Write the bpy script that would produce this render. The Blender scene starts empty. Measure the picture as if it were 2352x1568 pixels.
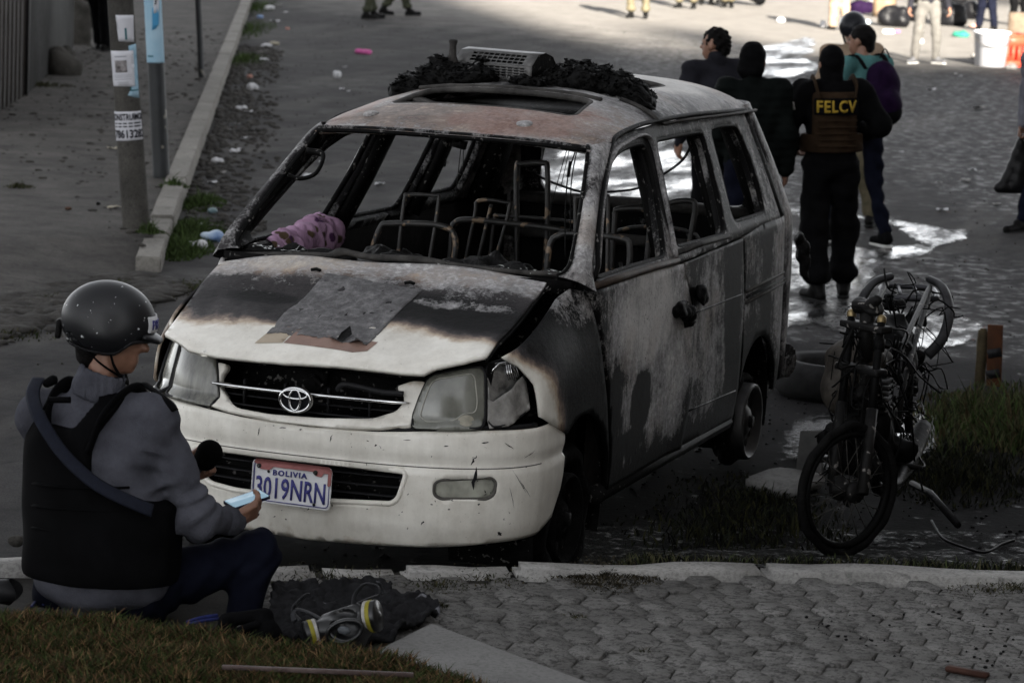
import bpy, bmesh, math, random
import numpy as np
from mathutils import Vector, Matrix, noise as mnoise
from mathutils.geometry import delaunay_2d_cdt
random.seed(7); RNG = np.random.default_rng(7)
S = bpy.context.scene
COL = S.collection
R = math.radians

# ------------------------------------------------------------------ camera
CAM = np.array([4.4281, -10.4984, 2.8218])
YAW, PIT, ROL, FPX = -.33190, .15620, .0436, 7004.8      # heading, tilt, roll, focal length for a 2352 px wide frame
FW = np.array([math.sin(YAW)*math.cos(PIT), math.cos(YAW)*math.cos(PIT), -math.sin(PIT)])
_r0 = np.array([math.cos(YAW), -math.sin(YAW), 0.]); _u0 = np.cross(_r0, FW)
RT = _r0*math.cos(ROL)+_u0*math.sin(ROL); UP = -_r0*math.sin(ROL)+_u0*math.cos(ROL)
FH = np.array([math.sin(YAW), math.cos(YAW), 0.]); RH = np.array([math.cos(YAW), -math.sin(YAW), 0.])
cd = bpy.data.cameras.new('camera'); cam = bpy.data.objects.new('camera', cd); COL.objects.link(cam)
M = Matrix(((RT[0], UP[0], -FW[0], CAM[0]), (RT[1], UP[1], -FW[1], CAM[1]), (RT[2], UP[2], -FW[2], CAM[2]), (0, 0, 0, 1)))
cam.matrix_world = M
cd.sensor_width = 36; cd.lens = 36*FPX/2352; cd.clip_end = 2000; cd.clip_start = .1
cd.dof.use_dof = True; cd.dof.focus_distance = 11.9; cd.dof.aperture_fstop = 6.3
S.camera = cam

# ------------------------------------------------------------------ world, sun, exposure
SUN_EL, SUN_AZ = R(20), math.atan2(.5, -.866)
SD = np.array([.5, -.866, 0.])
W = bpy.data.worlds.new('World'); S.world = W; W.use_nodes = True
nt = W.node_tree; bg = nt.nodes['Background']
sky = nt.nodes.new('ShaderNodeTexSky'); sky.sky_type = 'NISHITA'; sky.sun_disc = False
sky.sun_elevation = SUN_EL; sky.sun_rotation = SUN_AZ; sky.altitude = 3600; sky.dust_density = 2.5; sky.ozone_density = 1.0
hsv = nt.nodes.new('ShaderNodeHueSaturation'); hsv.inputs['Saturation'].default_value = .12
nt.links.new(sky.outputs[0], hsv.inputs['Color']); nt.links.new(hsv.outputs[0], bg.inputs[0])
bg.inputs[1].default_value = .05
sl = bpy.data.lights.new('sun', 'SUN'); sl.energy = 5.0; sl.angle = R(.5); sl.color = (1, .93, .82)
sun = bpy.data.objects.new('sun', sl); COL.objects.link(sun)
_sd = Vector((SD[0]*math.cos(SUN_EL), SD[1]*math.cos(SUN_EL), math.sin(SUN_EL)))
sun.rotation_euler = _sd.to_track_quat('Z', 'Y').to_euler(); sun.location = (20, -40, 30)
S.view_settings.view_transform = 'Standard'; S.view_settings.look = 'None'
S.view_settings.exposure = 3.05; S.view_settings.gamma = 1
S.cycles.max_bounces = 5; S.cycles.diffuse_bounces = 3; S.cycles.glossy_bounces = 3; S.cycles.transparent_max_bounces = 6
S.cycles.caustics_reflective = False; S.cycles.caustics_refractive = False

# ------------------------------------------------------------------ object helpers
def link(o, parent=None):
    COL.objects.link(o)
    if parent is not None:
        o.parent = parent
        if parent.get('is_root'): o.matrix_parent_inverse = parent.matrix_basis.inverted()
    return o
def tag(o, label=None, cat=None, group=None, kind=None):
    if label: o['label'] = label
    if cat: o['category'] = cat
    if group: o['group'] = group
    if kind: o['kind'] = kind
    return o
def thing(name, label, cat, loc=(0, 0, 0), group=None):
    o = bpy.data.objects.new(name, None); o.location = loc; o.empty_display_size = .1
    o['is_root'] = 1; COL.objects.link(o); return tag(o, label, cat, group)
def mesh_np(name, V, F, mat=None, smooth=True, colors=None):
    """V (n,3); F list of index arrays, each (m,3) or (m,4)"""
    me = bpy.data.meshes.new(name); V = np.asarray(V, np.float32)
    if not isinstance(F, (list, tuple)): F = [F]
    F = [np.asarray(f, np.int32) for f in F if len(f)]
    me.vertices.add(len(V)); me.vertices.foreach_set('co', V.ravel())
    li = np.concatenate([f.ravel() for f in F]); tot = np.concatenate([np.full(len(f), f.shape[1], np.int32) for f in F])
    st = np.concatenate([[0], np.cumsum(tot)[:-1]]).astype(np.int32)
    me.loops.add(len(li)); me.loops.foreach_set('vertex_index', li)
    me.polygons.add(len(tot)); me.polygons.foreach_set('loop_start', st)
    try: me.polygons.foreach_set('loop_total', tot)
    except Exception: pass
    me.update(calc_edges=True); me.validate()
    if colors is not None:
        a = me.color_attributes.new('tint', 'FLOAT_COLOR', 'POINT')
        c = np.ones((len(V), 4), np.float32); c[:, :3] = colors; a.data.foreach_set('color', c.ravel())
    if smooth: me.polygons.foreach_set('use_smooth', np.ones(len(me.polygons), bool))
    if mat: me.materials.append(mat)
    return me
def obm(name, V, F, mat=None, parent=None, smooth=True, colors=None):
    return link(bpy.data.objects.new(name, mesh_np(name, V, F, mat, smooth, colors)), parent)
def solid(o, t, off=-1, rim=True):
    m = o.modifiers.new('solidify', 'SOLIDIFY'); m.thickness = t; m.offset = off; m.use_rim = rim; return o
def bev(o, w, seg=2):
    m = o.modifiers.new('bevel', 'BEVEL'); m.width = w; m.segments = seg; m.limit_method = 'ANGLE'; m.angle_limit = R(35); return o
class MB:
    """collects shapes into one mesh"""
    def __init__(s): s.V = []; s.F3 = []; s.F4 = []; s.n = 0; s.C = []
    def add(s, V, F, col=None):
        V = np.asarray(V, float)
        for f in F:
            (s.F3 if len(f) == 3 else s.F4).append([i+s.n for i in f])
        s.V.append(V); s.n += len(V); s.C.append(np.tile(col if col is not None else (1, 1, 1), (len(V), 1))); return s
    def addn(s, V, F, col=None):
        F = np.asarray(F)+s.n
        (s.F3 if F.shape[1] == 3 else s.F4).extend(F.tolist())
        s.V.append(np.asarray(V, float)); s.n += len(V); s.C.append(np.tile(col if col is not None else (1, 1, 1), (len(V), 1))); return s
    def box(s, c, size, rot=None, col=None):
        h = np.array(size)/2.; P = np.array([[x, y, z] for z in (-1, 1) for y in (-1, 1) for x in (-1, 1)])*h
        if rot is not None: P = P@np.array(rot).T
        return s.add(P+np.array(c), [(0, 2, 3, 1), (4, 5, 7, 6), (0, 1, 5, 4), (2, 6, 7, 3), (0, 4, 6, 2), (1, 3, 7, 5)], col)
    def tube(s, pts, r, n=8, cap=True, closed=False, flat=1.0, col=None):
        pts = np.asarray(pts, float); m = len(pts); rr = np.full(m, r) if np.isscalar(r) else np.asarray(r, float)
        if closed: T = np.roll(pts, -1, 0)-np.roll(pts, 1, 0)
        else: T = np.gradient(pts, axis=0)
        T /= np.linalg.norm(T, axis=1, keepdims=True)+1e-12
        a = np.array([0, 0, 1.]) if abs(T[0][2]) < .9 else np.array([1., 0, 0])
        N = np.cross(T[0], a); N /= np.linalg.norm(N); rings = []
        for i in range(m):
            N = N-T[i]*(N@T[i]); N /= np.linalg.norm(N)+1e-12; B = np.cross(T[i], N)
            t = np.arange(n)*2*math.pi/n
            rings.append(pts[i]+rr[i]*(np.cos(t)[:, None]*N+flat*np.sin(t)[:, None]*B))
        V = np.concatenate(rings); F = []
        for i in range(m if closed else m-1):
            j = (i+1) % m
            for k in range(n): F.append((i*n+k, i*n+(k+1) % n, j*n+(k+1) % n, j*n+k))
        if cap and not closed:
            V = np.concatenate([V, pts[:1], pts[-1:]]); a0, a1 = m*n, m*n+1
            for k in range(n): F.append((a0, (k+1) % n, k)); F.append((a1, (m-1)*n+k, (m-1)*n+(k+1) % n))
        return s.add(V, F, col)
    def lathe(s, prof, c, axis=(0, 0, 1), n=24, col=None):
        """prof: (radius, height) pairs"""
        ax = np.array(axis, float); ax /= np.linalg.norm(ax); a = np.array([1., 0, 0]) if abs(ax[0]) < .9 else np.array([0, 1., 0])
        u = np.cross(ax, a); u /= np.linalg.norm(u); v = np.cross(ax, u); t = np.arange(n)*2*math.pi/n
        V = np.concatenate([np.array(c)+ax*h+r*(np.cos(t)[:, None]*u+np.sin(t)[:, None]*v) for r, h in prof]); F = []
        for i in range(len(prof)-1):
            for k in range(n): F.append((i*n+k, i*n+(k+1) % n, (i+1)*n+(k+1) % n, (i+1)*n+k))
        return s.add(V, F, col)
    def prism(s, poly, z0, z1, col=None):
        n = len(poly); P = [(x, y, z0) for x, y in poly]+[(x, y, z1) for x, y in poly]
        me = delaunay_2d_cdt([Vector(p) for p in poly], [], [list(range(n))], 1, 1e-6)
        if len(me[0]) != n: tri = [(0, i, i+1) for i in range(1, n-1)]
        else:
            mp = {i: me[3][i][0] for i in range(n)}; tri = [tuple(mp[i] for i in f) for f in me[2]]
        F = [tuple(i+n for i in f) for f in tri]+[tuple(reversed(f)) for f in tri]
        F += [(i, (i+1) % n, (i+1) % n+n, i+n) for i in range(n)]
        return s.add(P, F, col)
    def build(s, name, mat, parent=None, smooth=True, color=False):
        V = np.concatenate(s.V); F = []
        if s.F3: F.append(np.array(s.F3))
        if s.F4: F.append(np.array(s.F4))
        return obm(name, V, F, mat, parent, smooth, np.concatenate(s.C) if color else None)
def cr(pts, n=6, closed=False):
    """Catmull-Rom through points"""
    P = np.asarray(pts, float); out = []; m = len(P)
    for i in range(m if closed else m-1):
        if closed: p0, p1, p2, p3 = P[i-1], P[i], P[(i+1) % m], P[(i+2) % m]
        else: p0, p1, p2, p3 = P[max(i-1, 0)], P[i], P[i+1], P[min(i+2, m-1)]
        for k in range(n):
            t = k/n; out.append(.5*((2*p1)+(p2-p0)*t+(2*p0-5*p1+4*p2-p3)*t*t+(3*p1-p0-3*p2+p3)*t**3))
    if not closed: out.append(P[-1])
    return np.array(out)
def inpoly(P, poly):
    P = np.asarray(P); x, y = P[:, 0], P[:, 1]; poly = np.asarray(poly); r = np.zeros(len(P), bool); j = len(poly)-1
    for i in range(len(poly)):
        a, b = poly[i], poly[j]
        c = ((a[1] > y) != (b[1] > y)) & (x < (b[0]-a[0])*(y-a[1])/(b[1]-a[1]+1e-15)+a[0]); r ^= c; j = i
    return r
def dense(poly, h, closed=True):
    out = []; n = len(poly)
    for i in range(n if closed else n-1):
        a = np.array(poly[i], float); b = np.array(poly[(i+1) % n], float); k = max(1, int(math.ceil(np.linalg.norm(b-a)/h)))
        for j in range(k): out.append(a+(b-a)*j/k)
    return np.array(out)
def rnd(poly, r=.03, n=4):
    """round the corners of a closed polygon"""
    P = [np.array(p, float) for p in poly]; out = []
    for i in range(len(P)):
        a, b, c = P[i-1], P[i], P[(i+1) % len(P)]
        u = a-b; v = c-b; lu, lv = np.linalg.norm(u), np.linalg.norm(v); d = min(r, lu*.45, lv*.45)
        p, q = b+u/lu*d, b+v/lv*d
        for k in range(n+1):
            t = k/n; out.append((1-t)**2*p+2*t*(1-t)*b+t*t*q)
    return out
def panel(name, poly, fmap, h, mat, parent=None, holes=(), th=0, flip=False, attr=None, smooth=True):
    """fill a 2-D outline (with holes), map it onto a curved surface, give it thickness"""
    loops = [dense(poly, h)]+[dense(q, h) for q in holes]
    V = np.concatenate(loops); E = []; k = 0
    for L in loops:
        n = len(L); E += [(k+i, k+(i+1) % n) for i in range(n)]; k += n
    lo, hi = V.min(0), V.max(0)
    gx, gy = np.meshgrid(np.arange(lo[0]+h/2, hi[0], h), np.arange(lo[1]+h/2, hi[1], h)); G = np.stack([gx.ravel(), gy.ravel()], 1)
    G = G+(np.arange(len(G)) % 7-3)[:, None]*1e-4
    ok = inpoly(G, loops[0])
    for q in loops[1:]: ok &= ~inpoly(G, q)
    G = G[ok]
    if len(G):
        keep = np.ones(len(G), bool)
        for s0 in range(0, len(G), 2000):
            d = ((G[s0:s0+2000, None, :]-V[None])**2).sum(2).min(1); keep[s0:s0+2000] = d > (h*.45)**2
        G = G[keep]
    A = np.concatenate([V, G])
    r = delaunay_2d_cdt([Vector(p) for p in A], E, [], 0, 1e-6)
    Q = np.array([tuple(p) for p in r[0]]); T = np.array(r[2])
    c = Q[T].mean(1); ok = inpoly(c, loops[0])
    for q in loops[1:]: ok &= ~inpoly(c, q)
    T = T[ok]
    if flip: T = T[:, ::-1]
    P = fmap(Q[:, 0], Q[:, 1])
    o = obm(name, P, T, mat, parent, smooth)
    if th: solid(o, th)
    if attr is not None: setattr_v(o, attr(P))
    return o
def setattr_v(o, c, name='burn'):
    a = o.data.color_attributes.new(name, 'FLOAT_COLOR', 'POINT'); q = np.ones((len(c), 4), np.float32); q[:, :3] = c
    a.data.foreach_set('color', q.ravel())
def hnoise(P, s=1., o=3):
    return np.array([mnoise.fractal(Vector(p)*s, 1., 2., o) for p in P])
def unproj(px, py, z):
    d = FW+RT*(px-1176)/FPX-UP*(py-784)/FPX; t = (z-CAM[2])/d[2]; return CAM+d*t
def local(px, py, z): return unproj(px, py, z)
def rotm(axis, a): return np.array(Matrix.Rotation(a, 3, Vector(axis)))
LEAN = rotm(FH, -.040)       # the street is on a slope: upright things lean a little against its plane

# ------------------------------------------------------------------ signed distance shapes -> mesh
def surface_nets(D, org, h):
    ins = D < 0; nx, ny, nz = D.shape
    cs = [(i, j, k) for i in (0, 1) for j in (0, 1) for k in (0, 1)]
    sl_ = lambda A, c: A[c[0]:nx-1+c[0], c[1]:ny-1+c[1], c[2]:nz-1+c[2]]
    cnt = sum(sl_(ins, c).astype(np.int8) for c in cs); act = (cnt > 0) & (cnt < 8)
    I = np.argwhere(act); idx = np.full(act.shape, -1, np.int64); idx[act] = np.arange(len(I))
    vals = {c: D[I[:, 0]+c[0], I[:, 1]+c[1], I[:, 2]+c[2]] for c in cs}
    acc = np.zeros((len(I), 3)); num = np.zeros(len(I))
    for a in cs:
        for ax in range(3):
            if a[ax]: continue
            b = list(a); b[ax] = 1; b = tuple(b); va, vb = vals[a], vals[b]; m = (va < 0) != (vb < 0)
            t = np.where(m, va/(va-vb+1e-20), 0); p = np.array(a, float)[None].repeat(len(I), 0); p[:, ax] = t
            acc[m] += p[m]; num[m] += 1
    V = org+h*(I+acc/np.maximum(num, 1)[:, None]); Fs = []
    for ax in range(3):
        u, v = (ax+1) % 3, (ax+2) % 3
        a = [slice(None)]*3; b = [slice(None)]*3; a[ax] = slice(0, -1); b[ax] = slice(1, None)
        A, B = ins[tuple(a)], ins[tuple(b)]; E = np.argwhere(A != B)
        E = E[(E[:, u] > 0) & (E[:, v] > 0) & (E[:, u] < D.shape[u]-1) & (E[:, v] < D.shape[v]-1)]
        if not len(E): continue
        s = A[E[:, 0], E[:, 1], E[:, 2]]
        def q(du, dv):
            X = E.copy(); X[:, u] += du; X[:, v] += dv; return idx[X[:, 0], X[:, 1], X[:, 2]]
        f = np.stack([q(-1, -1), q(0, -1), q(0, 0), q(-1, 0)], 1); f[~s] = f[~s][:, ::-1]
        Fs.append(f[(f >= 0).all(1)])
    return V, np.concatenate(Fs)
def bbox_prim(p):
    k = p[0]
    if k == 'c': a, b, r = np.array(p[1]), np.array(p[2]), max(p[3], p[4])*max(1, p[6] if len(p) > 5 else 1); return np.minimum(a, b)-r, np.maximum(a, b)+r
    if k == 'e': r = np.linalg.norm(p[2]) if len(p) > 3 and p[3] is not None else np.array(p[2]); return np.array(p[1])-r, np.array(p[1])+r
    r = np.linalg.norm(p[2])+p[4]; return np.array(p[1])-r, np.array(p[1])+r
def eval_prim(p, X):
    k = p[0]
    if k == 'c':      # tapered capsule; optional (direction, stretch)
        a, b = np.array(p[1], float), np.array(p[2], float); ra, rb = p[3], p[4]; ba = b-a; Q = X-a
        if len(p) > 5:
            n = np.array(p[5], float); n /= np.linalg.norm(n); s = p[6]
            Q = Q-n*((Q@n)*(1-1/s))[..., None]; ba = ba-n*((ba@n)*(1-1/s))
        t = np.clip((Q@ba)/(ba@ba+1e-12), 0, 1); return np.linalg.norm(Q-t[..., None]*ba, axis=-1)-(ra+(rb-ra)*t)
    Q = X-np.array(p[1], float)
    if len(p) > 3 and p[3] is not None: Q = Q@np.array(p[3])
    if k == 'e':
        r = np.array(p[2], float); k0 = np.linalg.norm(Q/r, axis=-1); k1 = np.linalg.norm(Q/(r*r), axis=-1); return k0*(k0-1)/(k1+1e-9)
    q = np.abs(Q)-np.array(p[2]); return np.linalg.norm(np.maximum(q, 0), axis=-1)+np.minimum(q.max(-1), 0)-p[4]
def sdf_mesh(prims, h, k=.03, sub=(), disp=None, cut=None, pad=.03):
    bb = [bbox_prim(p) for p in prims]; lo = np.min([b[0] for b in bb], 0)-pad-2*h; hi = np.max([b[1] for b in bb], 0)+pad+2*h
    n = np.ceil((hi-lo)/h).astype(int)+1; D = np.full(n, 1.0, np.float32)
    ax = [lo[i]+h*np.arange(n[i]) for i in range(3)]
    def region(b, m):
        i0 = np.clip(((b[0]-m-lo)/h).astype(int), 0, n-1); i1 = np.clip(np.ceil((b[1]+m-lo)/h).astype(int)+1, 1, n)
        s = tuple(slice(i0[i], i1[i]) for i in range(3))
        return s, np.stack(np.meshgrid(*[ax[i][s[i]] for i in range(3)], indexing='ij'), -1)
    for p, b in zip(prims, bb):
        s, X = region(b, k+3*h); d = eval_prim(p, X); a = D[s]
        hh = np.clip(.5+.5*(a-d)/k, 0, 1); D[s] = np.where(a > .9, d, a+(d-a)*hh-k*hh*(1-hh))
    for p in sub:
        s, X = region(bbox_prim(p), 3*h); d = eval_prim(p, X); D[s] = np.maximum(D[s], -d)
    if disp is not None or cut is not None:
        X = np.stack(np.meshgrid(*ax, indexing='ij'), -1)
        if disp is not None: D = D+disp(X)
        if cut is not None: D = np.maximum(D, cut(X))
    return surface_nets(D, lo, h)
def folds(amp, f, seed=0):
    r = np.random.default_rng(seed); K = r.normal(size=(6, 3)); K /= np.linalg.norm(K, axis=1, keepdims=True); ph = r.uniform(0, 6.3, 6)
    def fn(X):
        return amp*sum(np.sin((X@K[i])*f*(.6+.25*i)+ph[i]) for i in range(6))/3.
    return fn

# ------------------------------------------------------------------ materials
def ramp(nt, fac, stops):
    n = nt.nodes.new('ShaderNodeValToRGB'); e = n.color_ramp.elements
    while len(e) < len(stops): e.new(.5)
    for i, (p, c) in enumerate(stops): e[i].position = p; e[i].color = (*c, 1) if len(c) == 3 else c
    nt.links.new(fac, n.inputs[0]); return n.outputs[0]
def N_(nt, t, **kw):
    n = nt.nodes.new('ShaderNode'+t)
    for k, v in kw.items():
        if k in n.inputs: n.inputs[k].default_value = v
        else: setattr(n, k, v)
    return n
def noise_(nt, vec, scale, detail=4, rough=.6, dist=0.):
    n = N_(nt, 'TexNoise', Scale=scale, Detail=detail, Roughness=rough, Distortion=dist)
    if vec is not None: nt.links.new(vec, n.inputs['Vector'])
    return n.outputs['Fac']
def math_(nt, op, a, b=None, c=None, clamp=False):
    n = nt.nodes.new('ShaderNodeMath'); n.operation = op; n.use_clamp = clamp
    for i, v in enumerate((a, b, c)):
        if v is None: continue
        if isinstance(v, (int, float)): n.inputs[i].default_value = v
        else: nt.links.new(v, n.inputs[i])
    return n.outputs[0]
def mixc(nt, f, a, b):
    n = nt.nodes.new('ShaderNodeMix'); n.data_type = 'RGBA'
    for s, v in ((n.inputs[0], f), (n.inputs[6], a), (n.inputs[7], b)):
        if isinstance(v, (int, float)): s.default_value = v
        elif isinstance(v, tuple): s.default_value = (*v, 1)
        else: nt.links.new(v, s)
    return n.outputs[2]
def base_mat(name):
    m = bpy.data.materials.new(name); m.use_nodes = True; nt = m.node_tree; b = nt.nodes['Principled BSDF']
    tc = nt.nodes.new('ShaderNodeTexCoord'); return m, nt, b, tc.outputs['Object']
def bump_(nt, b, hgt, strength=.3, dist=.01):
    n = N_(nt, 'Bump', Strength=strength, Distance=dist); nt.links.new(hgt, n.inputs['Height']); nt.links.new(n.outputs[0], b.inputs['Normal'])
def mat(name, c1, c2=None, scale=8., rough=.7, metal=0., bump=.2, bscale=None, bdist=.004, spec=.15, detail=5, speck=None, coat=0., r2=None):
    m, nt, b, ob = base_mat(name); c2 = c2 or tuple(x*.6 for x in c1)
    n = noise_(nt, ob, scale, detail, .65); col = ramp(nt, n, [(.3, c2), (.7, c1)])
    if speck:
        s = noise_(nt, ob, speck[1], 2, .5); f = ramp(nt, s, [(speck[2], (0, 0, 0)), (speck[2]+.03, (1, 1, 1))]); col = mixc(nt, f, col, speck[0])
    nt.links.new(col, b.inputs['Base Color']); b.inputs['Metallic'].default_value = metal
    if r2 is not None:
        nt.links.new(ramp(nt, n, [(.3, (r2,)*3), (.7, (rough,)*3)]), b.inputs['Roughness'])
    else: b.inputs['Roughness'].default_value = rough
    b.inputs['Specular IOR Level'].default_value = spec; b.inputs['Coat Weight'].default_value = coat
    if bump: bump_(nt, b, noise_(nt, ob, bscale or scale*4, 4, .6), bump, bdist)
    return m
def tint_mat(name, rough=.8, spec=.3, bump=0., bscale=60., sss=0., trans=0.):
    m, nt, b, ob = base_mat(name); a = N_(nt, 'Attribute', attribute_name='tint')
    n = noise_(nt, ob, 30, 3); col = mixc(nt, ramp(nt, n, [(.3, (0, 0, 0)), (.75, (.5, .5, .5))]), a.outputs['Color'], (0.01, 0.01, 0.008))
    nt.links.new(col, b.inputs['Base Color']); b.inputs['Roughness'].default_value = rough; b.inputs['Specular IOR Level'].default_value = spec
    if bump: bump_(nt, b, noise_(nt, ob, bscale, 4), bump, .004)
    return m
def cloth(name, c, c2=None, rough=.9, weave=260., bump=.25):
    return mat(name, c, c2 or tuple(x*.55 for x in c), 14., rough, 0, bump, weave, .002, .03)
# ================================================================== ground
def blob_(nt, ob, c, rx, ry, ang=0., nz=None, amp=.5):
    m = N_(nt, 'Mapping', vector_type='TEXTURE'); m.inputs['Location'].default_value = (c[0], c[1], 0)
    m.inputs['Rotation'].default_value = (0, 0, ang); m.inputs['Scale'].default_value = (rx, ry, 1e4)
    nt.links.new(ob, m.inputs['Vector']); l = N_(nt, 'VectorMath', operation='LENGTH'); nt.links.new(m.outputs[0], l.inputs[0])
    v = l.outputs['Value']
    if nz is not None: v = math_(nt, 'MULTIPLY_ADD', nz, amp*2, math_(nt, 'ADD', v, -amp))
    return math_(nt, 'SMOOTHSTEP', v, 1.25, .75) if False else math_(nt, 'MULTIPLY_ADD', v, -2.5, 2.9, clamp=True)
def road_mat():
    m, nt, b, ob = base_mat('asphalt')
    mp = N_(nt, 'Mapping'); mp.inputs['Rotation'].default_value = (0, 0, .41); mp.inputs['Scale'].default_value = (1, .22, 1); nt.links.new(ob, mp.inputs[0])
    big = noise_(nt, mp.outputs[0], .55, 6, .65); mid = noise_(nt, ob, 2.2, 6, .7); fine = noise_(nt, ob, 110, 3, .7)
    c = ramp(nt, big, [(.34, (.040, .039, .039)), (.5, (.062, .060, .059)), (.64, (.095, .091, .088))])
    c = mixc(nt, ramp(nt, mid, [(.38, (.8,)*3), (.58, (0, 0, 0))]), c, (.028, .027, .027))
    c = mixc(nt, ramp(nt, fine, [(.35, (.7,)*3), (.6, (0, 0, 0))]), c, (.014, .014, .014))
    v = N_(nt, 'TexVoronoi', feature='DISTANCE_TO_EDGE', Scale=.5); wv = N_(nt, 'VectorMath', operation='MULTIPLY_ADD')
    nz = N_(nt, 'TexNoise', Scale=2.5, Detail=5); nt.links.new(ob, nz.inputs[0]); nt.links.new(nz.outputs['Color'], wv.inputs[0]); wv.inputs[1].default_value = (.8, .8, 0); nt.links.new(ob, wv.inputs[2]); nt.links.new(wv.outputs[0], v.inputs['Vector'])
    crack = ramp(nt, v.outputs['Distance'], [(0, (1, 1, 1)), (.012, (0, 0, 0))]); c = mixc(nt, math_(nt, 'MULTIPLY', crack, .7), c, (.025, .025, .025))
    n2 = noise_(nt, ob, 1.6, 5, .6)
    burn = None
    for ctr, rx, ry, a in (((.5, 2.3), 1.7, 3.6, 0.), ((2.3, 3.2), 2.2, 3.2, .2), ((.4, 5.8), 1.8, 1.6, 0.), ((2.8, 1.5), 2.6, 1.6, .4), ((-.2, -.2), 1.1, .9, 0), ((1.6, 6.3), 1.3, 1.2, 0)):
        q = blob_(nt, ob, ctr, rx, ry, a, n2, .35); burn = q if burn is None else math_(nt, 'MAXIMUM', burn, q)
    c = mixc(nt, burn, c, ramp(nt, mid, [(.3, (.0015, .0015, .0015)), (.7, (.0055, .0052, .005))]))
    damp = None
    for ctr, rx, ry, a in (((-.1, 9.2), 2.6, 4.0, .2), ((.7, 7.0), 1.6, 2.6, .1), ((-3.2, 16.), 2.0, 6.5, .35), ((-6.3, 30.), 2.2, 12., .36), ((.8, 20), 3.4, 7., .3), ((-1.5, 27), 3.2, 9., .3)):
        q = blob_(nt, ob, ctr, rx, ry, a, n2, .4); damp = q if damp is None else math_(nt, 'MAXIMUM', damp, q)
    c = mixc(nt, math_(nt, 'MULTIPLY', damp, .5), c, (.035, .034, .035))
    # churned dirt and thin dust laid over the tar
    dust = ramp(nt, noise_(nt, mp.outputs[0], .9, 7, .7), [(.5, (0, 0, 0)), (.75, (.6,)*3)]); c = mixc(nt, math_(nt, 'MULTIPLY', dust, math_(nt, 'SUBTRACT', 1, burn, clamp=True)), c, (.115, .108, .10))
    pale = blob_(nt, ob, (-9.5, 49.), 10., 13., .5, n2, .3); c = mixc(nt, math_(nt, 'MULTIPLY', pale, .75), c, ramp(nt, mid, [(.3, (.16, .15, .138)), (.7, (.25, .235, .218))]))  # sunlight put into the colour: road lightened where the sunlit wedge falls
    nt.links.new(c, b.inputs['Base Color'])
    wet = math_(nt, 'MAXIMUM', math_(nt, 'MULTIPLY', damp, .6), burn)
    rr = math_(nt, 'MULTIPLY_ADD', math_(nt, 'MULTIPLY', wet, ramp(nt, math_(nt, 'MULTIPLY_ADD', burn, -.14, noise_(nt, ob, 7, 5, .7)), [(.45, (0, 0, 0)), (.60, (1, 1, 1))])), -.5, .85)
    nt.links.new(rr, b.inputs['Roughness']); nt.links.new(ramp(nt, rr, [(.45, (.25,)*3), (.7, (.02,)*3)]), b.inputs['Specular IOR Level'])
    h = math_(nt, 'ADD', math_(nt, 'MULTIPLY', fine, .5), math_(nt, 'MULTIPLY', mid, .5)); h = math_(nt, 'SUBTRACT', h, math_(nt, 'MULTIPLY', crack, .8))
    h = math_(nt, 'ADD', h, math_(nt, 'MULTIPLY', burn, math_(nt, 'MULTIPLY', noise_(nt, ob, 22, 4, .7), 3.0)))
    bump_(nt, b, h, .32, .006); return m
def wet_mat():
    m, nt, b, ob = base_mat('shallow_water'); mp = N_(nt, 'Mapping'); mp.inputs['Rotation'].default_value = (0, 0, -.33); mp.inputs['Scale'].default_value = (1, .35, 1); nt.links.new(ob, mp.inputs[0])
    n = noise_(nt, mp.outputs[0], 1.7, 7, .72); n2 = noise_(nt, ob, 21, 4, .7); f = noise_(nt, ob, 110, 3, .7)
    k = math_(nt, 'ADD', math_(nt, 'MULTIPLY', n, .72), math_(nt, 'MULTIPLY', n2, .28)); dry = ramp(nt, k, [(.46, (0, 0, 0)), (.56, (1, 1, 1))])
    nt.links.new(mixc(nt, dry, (.018, .018, .018), ramp(nt, f, [(.3, (.03, .029, .029)), (.7, (.075, .073, .071))])), b.inputs['Base Color'])
    nt.links.new(ramp(nt, k, [(.42, (.10,)*3), (.50, (.30,)*3), (.58, (.75,)*3)]), b.inputs['Roughness']); b.inputs['IOR'].default_value = 1.33
    nt.links.new(ramp(nt, k, [(.46, (.42,)*3), (.56, (.12,)*3)]), b.inputs['Specular IOR Level'])
    bump_(nt, b, math_(nt, 'ADD', math_(nt, 'MULTIPLY', dry, f), math_(nt, 'MULTIPLY', n2, .25)), .5, .012)
    at = N_(nt, 'Attribute', attribute_name='burn'); cov = math_(nt, 'SUBTRACT', at.outputs['Fac'], math_(nt, 'MULTIPLY', math_(nt, 'ADD', n, math_(nt, 'MULTIPLY', n2, .5)), .75)); cov = ramp(nt, math_(nt, 'ADD', cov, .5), [(.36, (0, 0, 0)), (.52, (1, 1, 1))])
    tr = nt.nodes.new('ShaderNodeBsdfTransparent'); mx = nt.nodes.new('ShaderNodeMixShader'); nt.links.new(cov, mx.inputs[0]); nt.links.new(tr.outputs[0], mx.inputs[1]); nt.links.new(b.outputs[0], mx.inputs[2]); nt.links.new(mx.outputs[0], nt.nodes['Material Output'].inputs['Surface']); return m
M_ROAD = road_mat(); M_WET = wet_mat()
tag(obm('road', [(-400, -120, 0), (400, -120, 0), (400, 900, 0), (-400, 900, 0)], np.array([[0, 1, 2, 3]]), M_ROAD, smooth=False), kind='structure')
def ragged(poly, amp, h, seed, f=2.2):
    P = dense(poly, h); c = P.mean(0); out = []
    for i, p in enumerate(P):
        d = p-c; d /= np.linalg.norm(d); n = mnoise.fractal(Vector((p[0]*f+seed, p[1]*f*.6, seed)), 1., 2., 4); out.append(p+d*amp*n)
    return out
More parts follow.
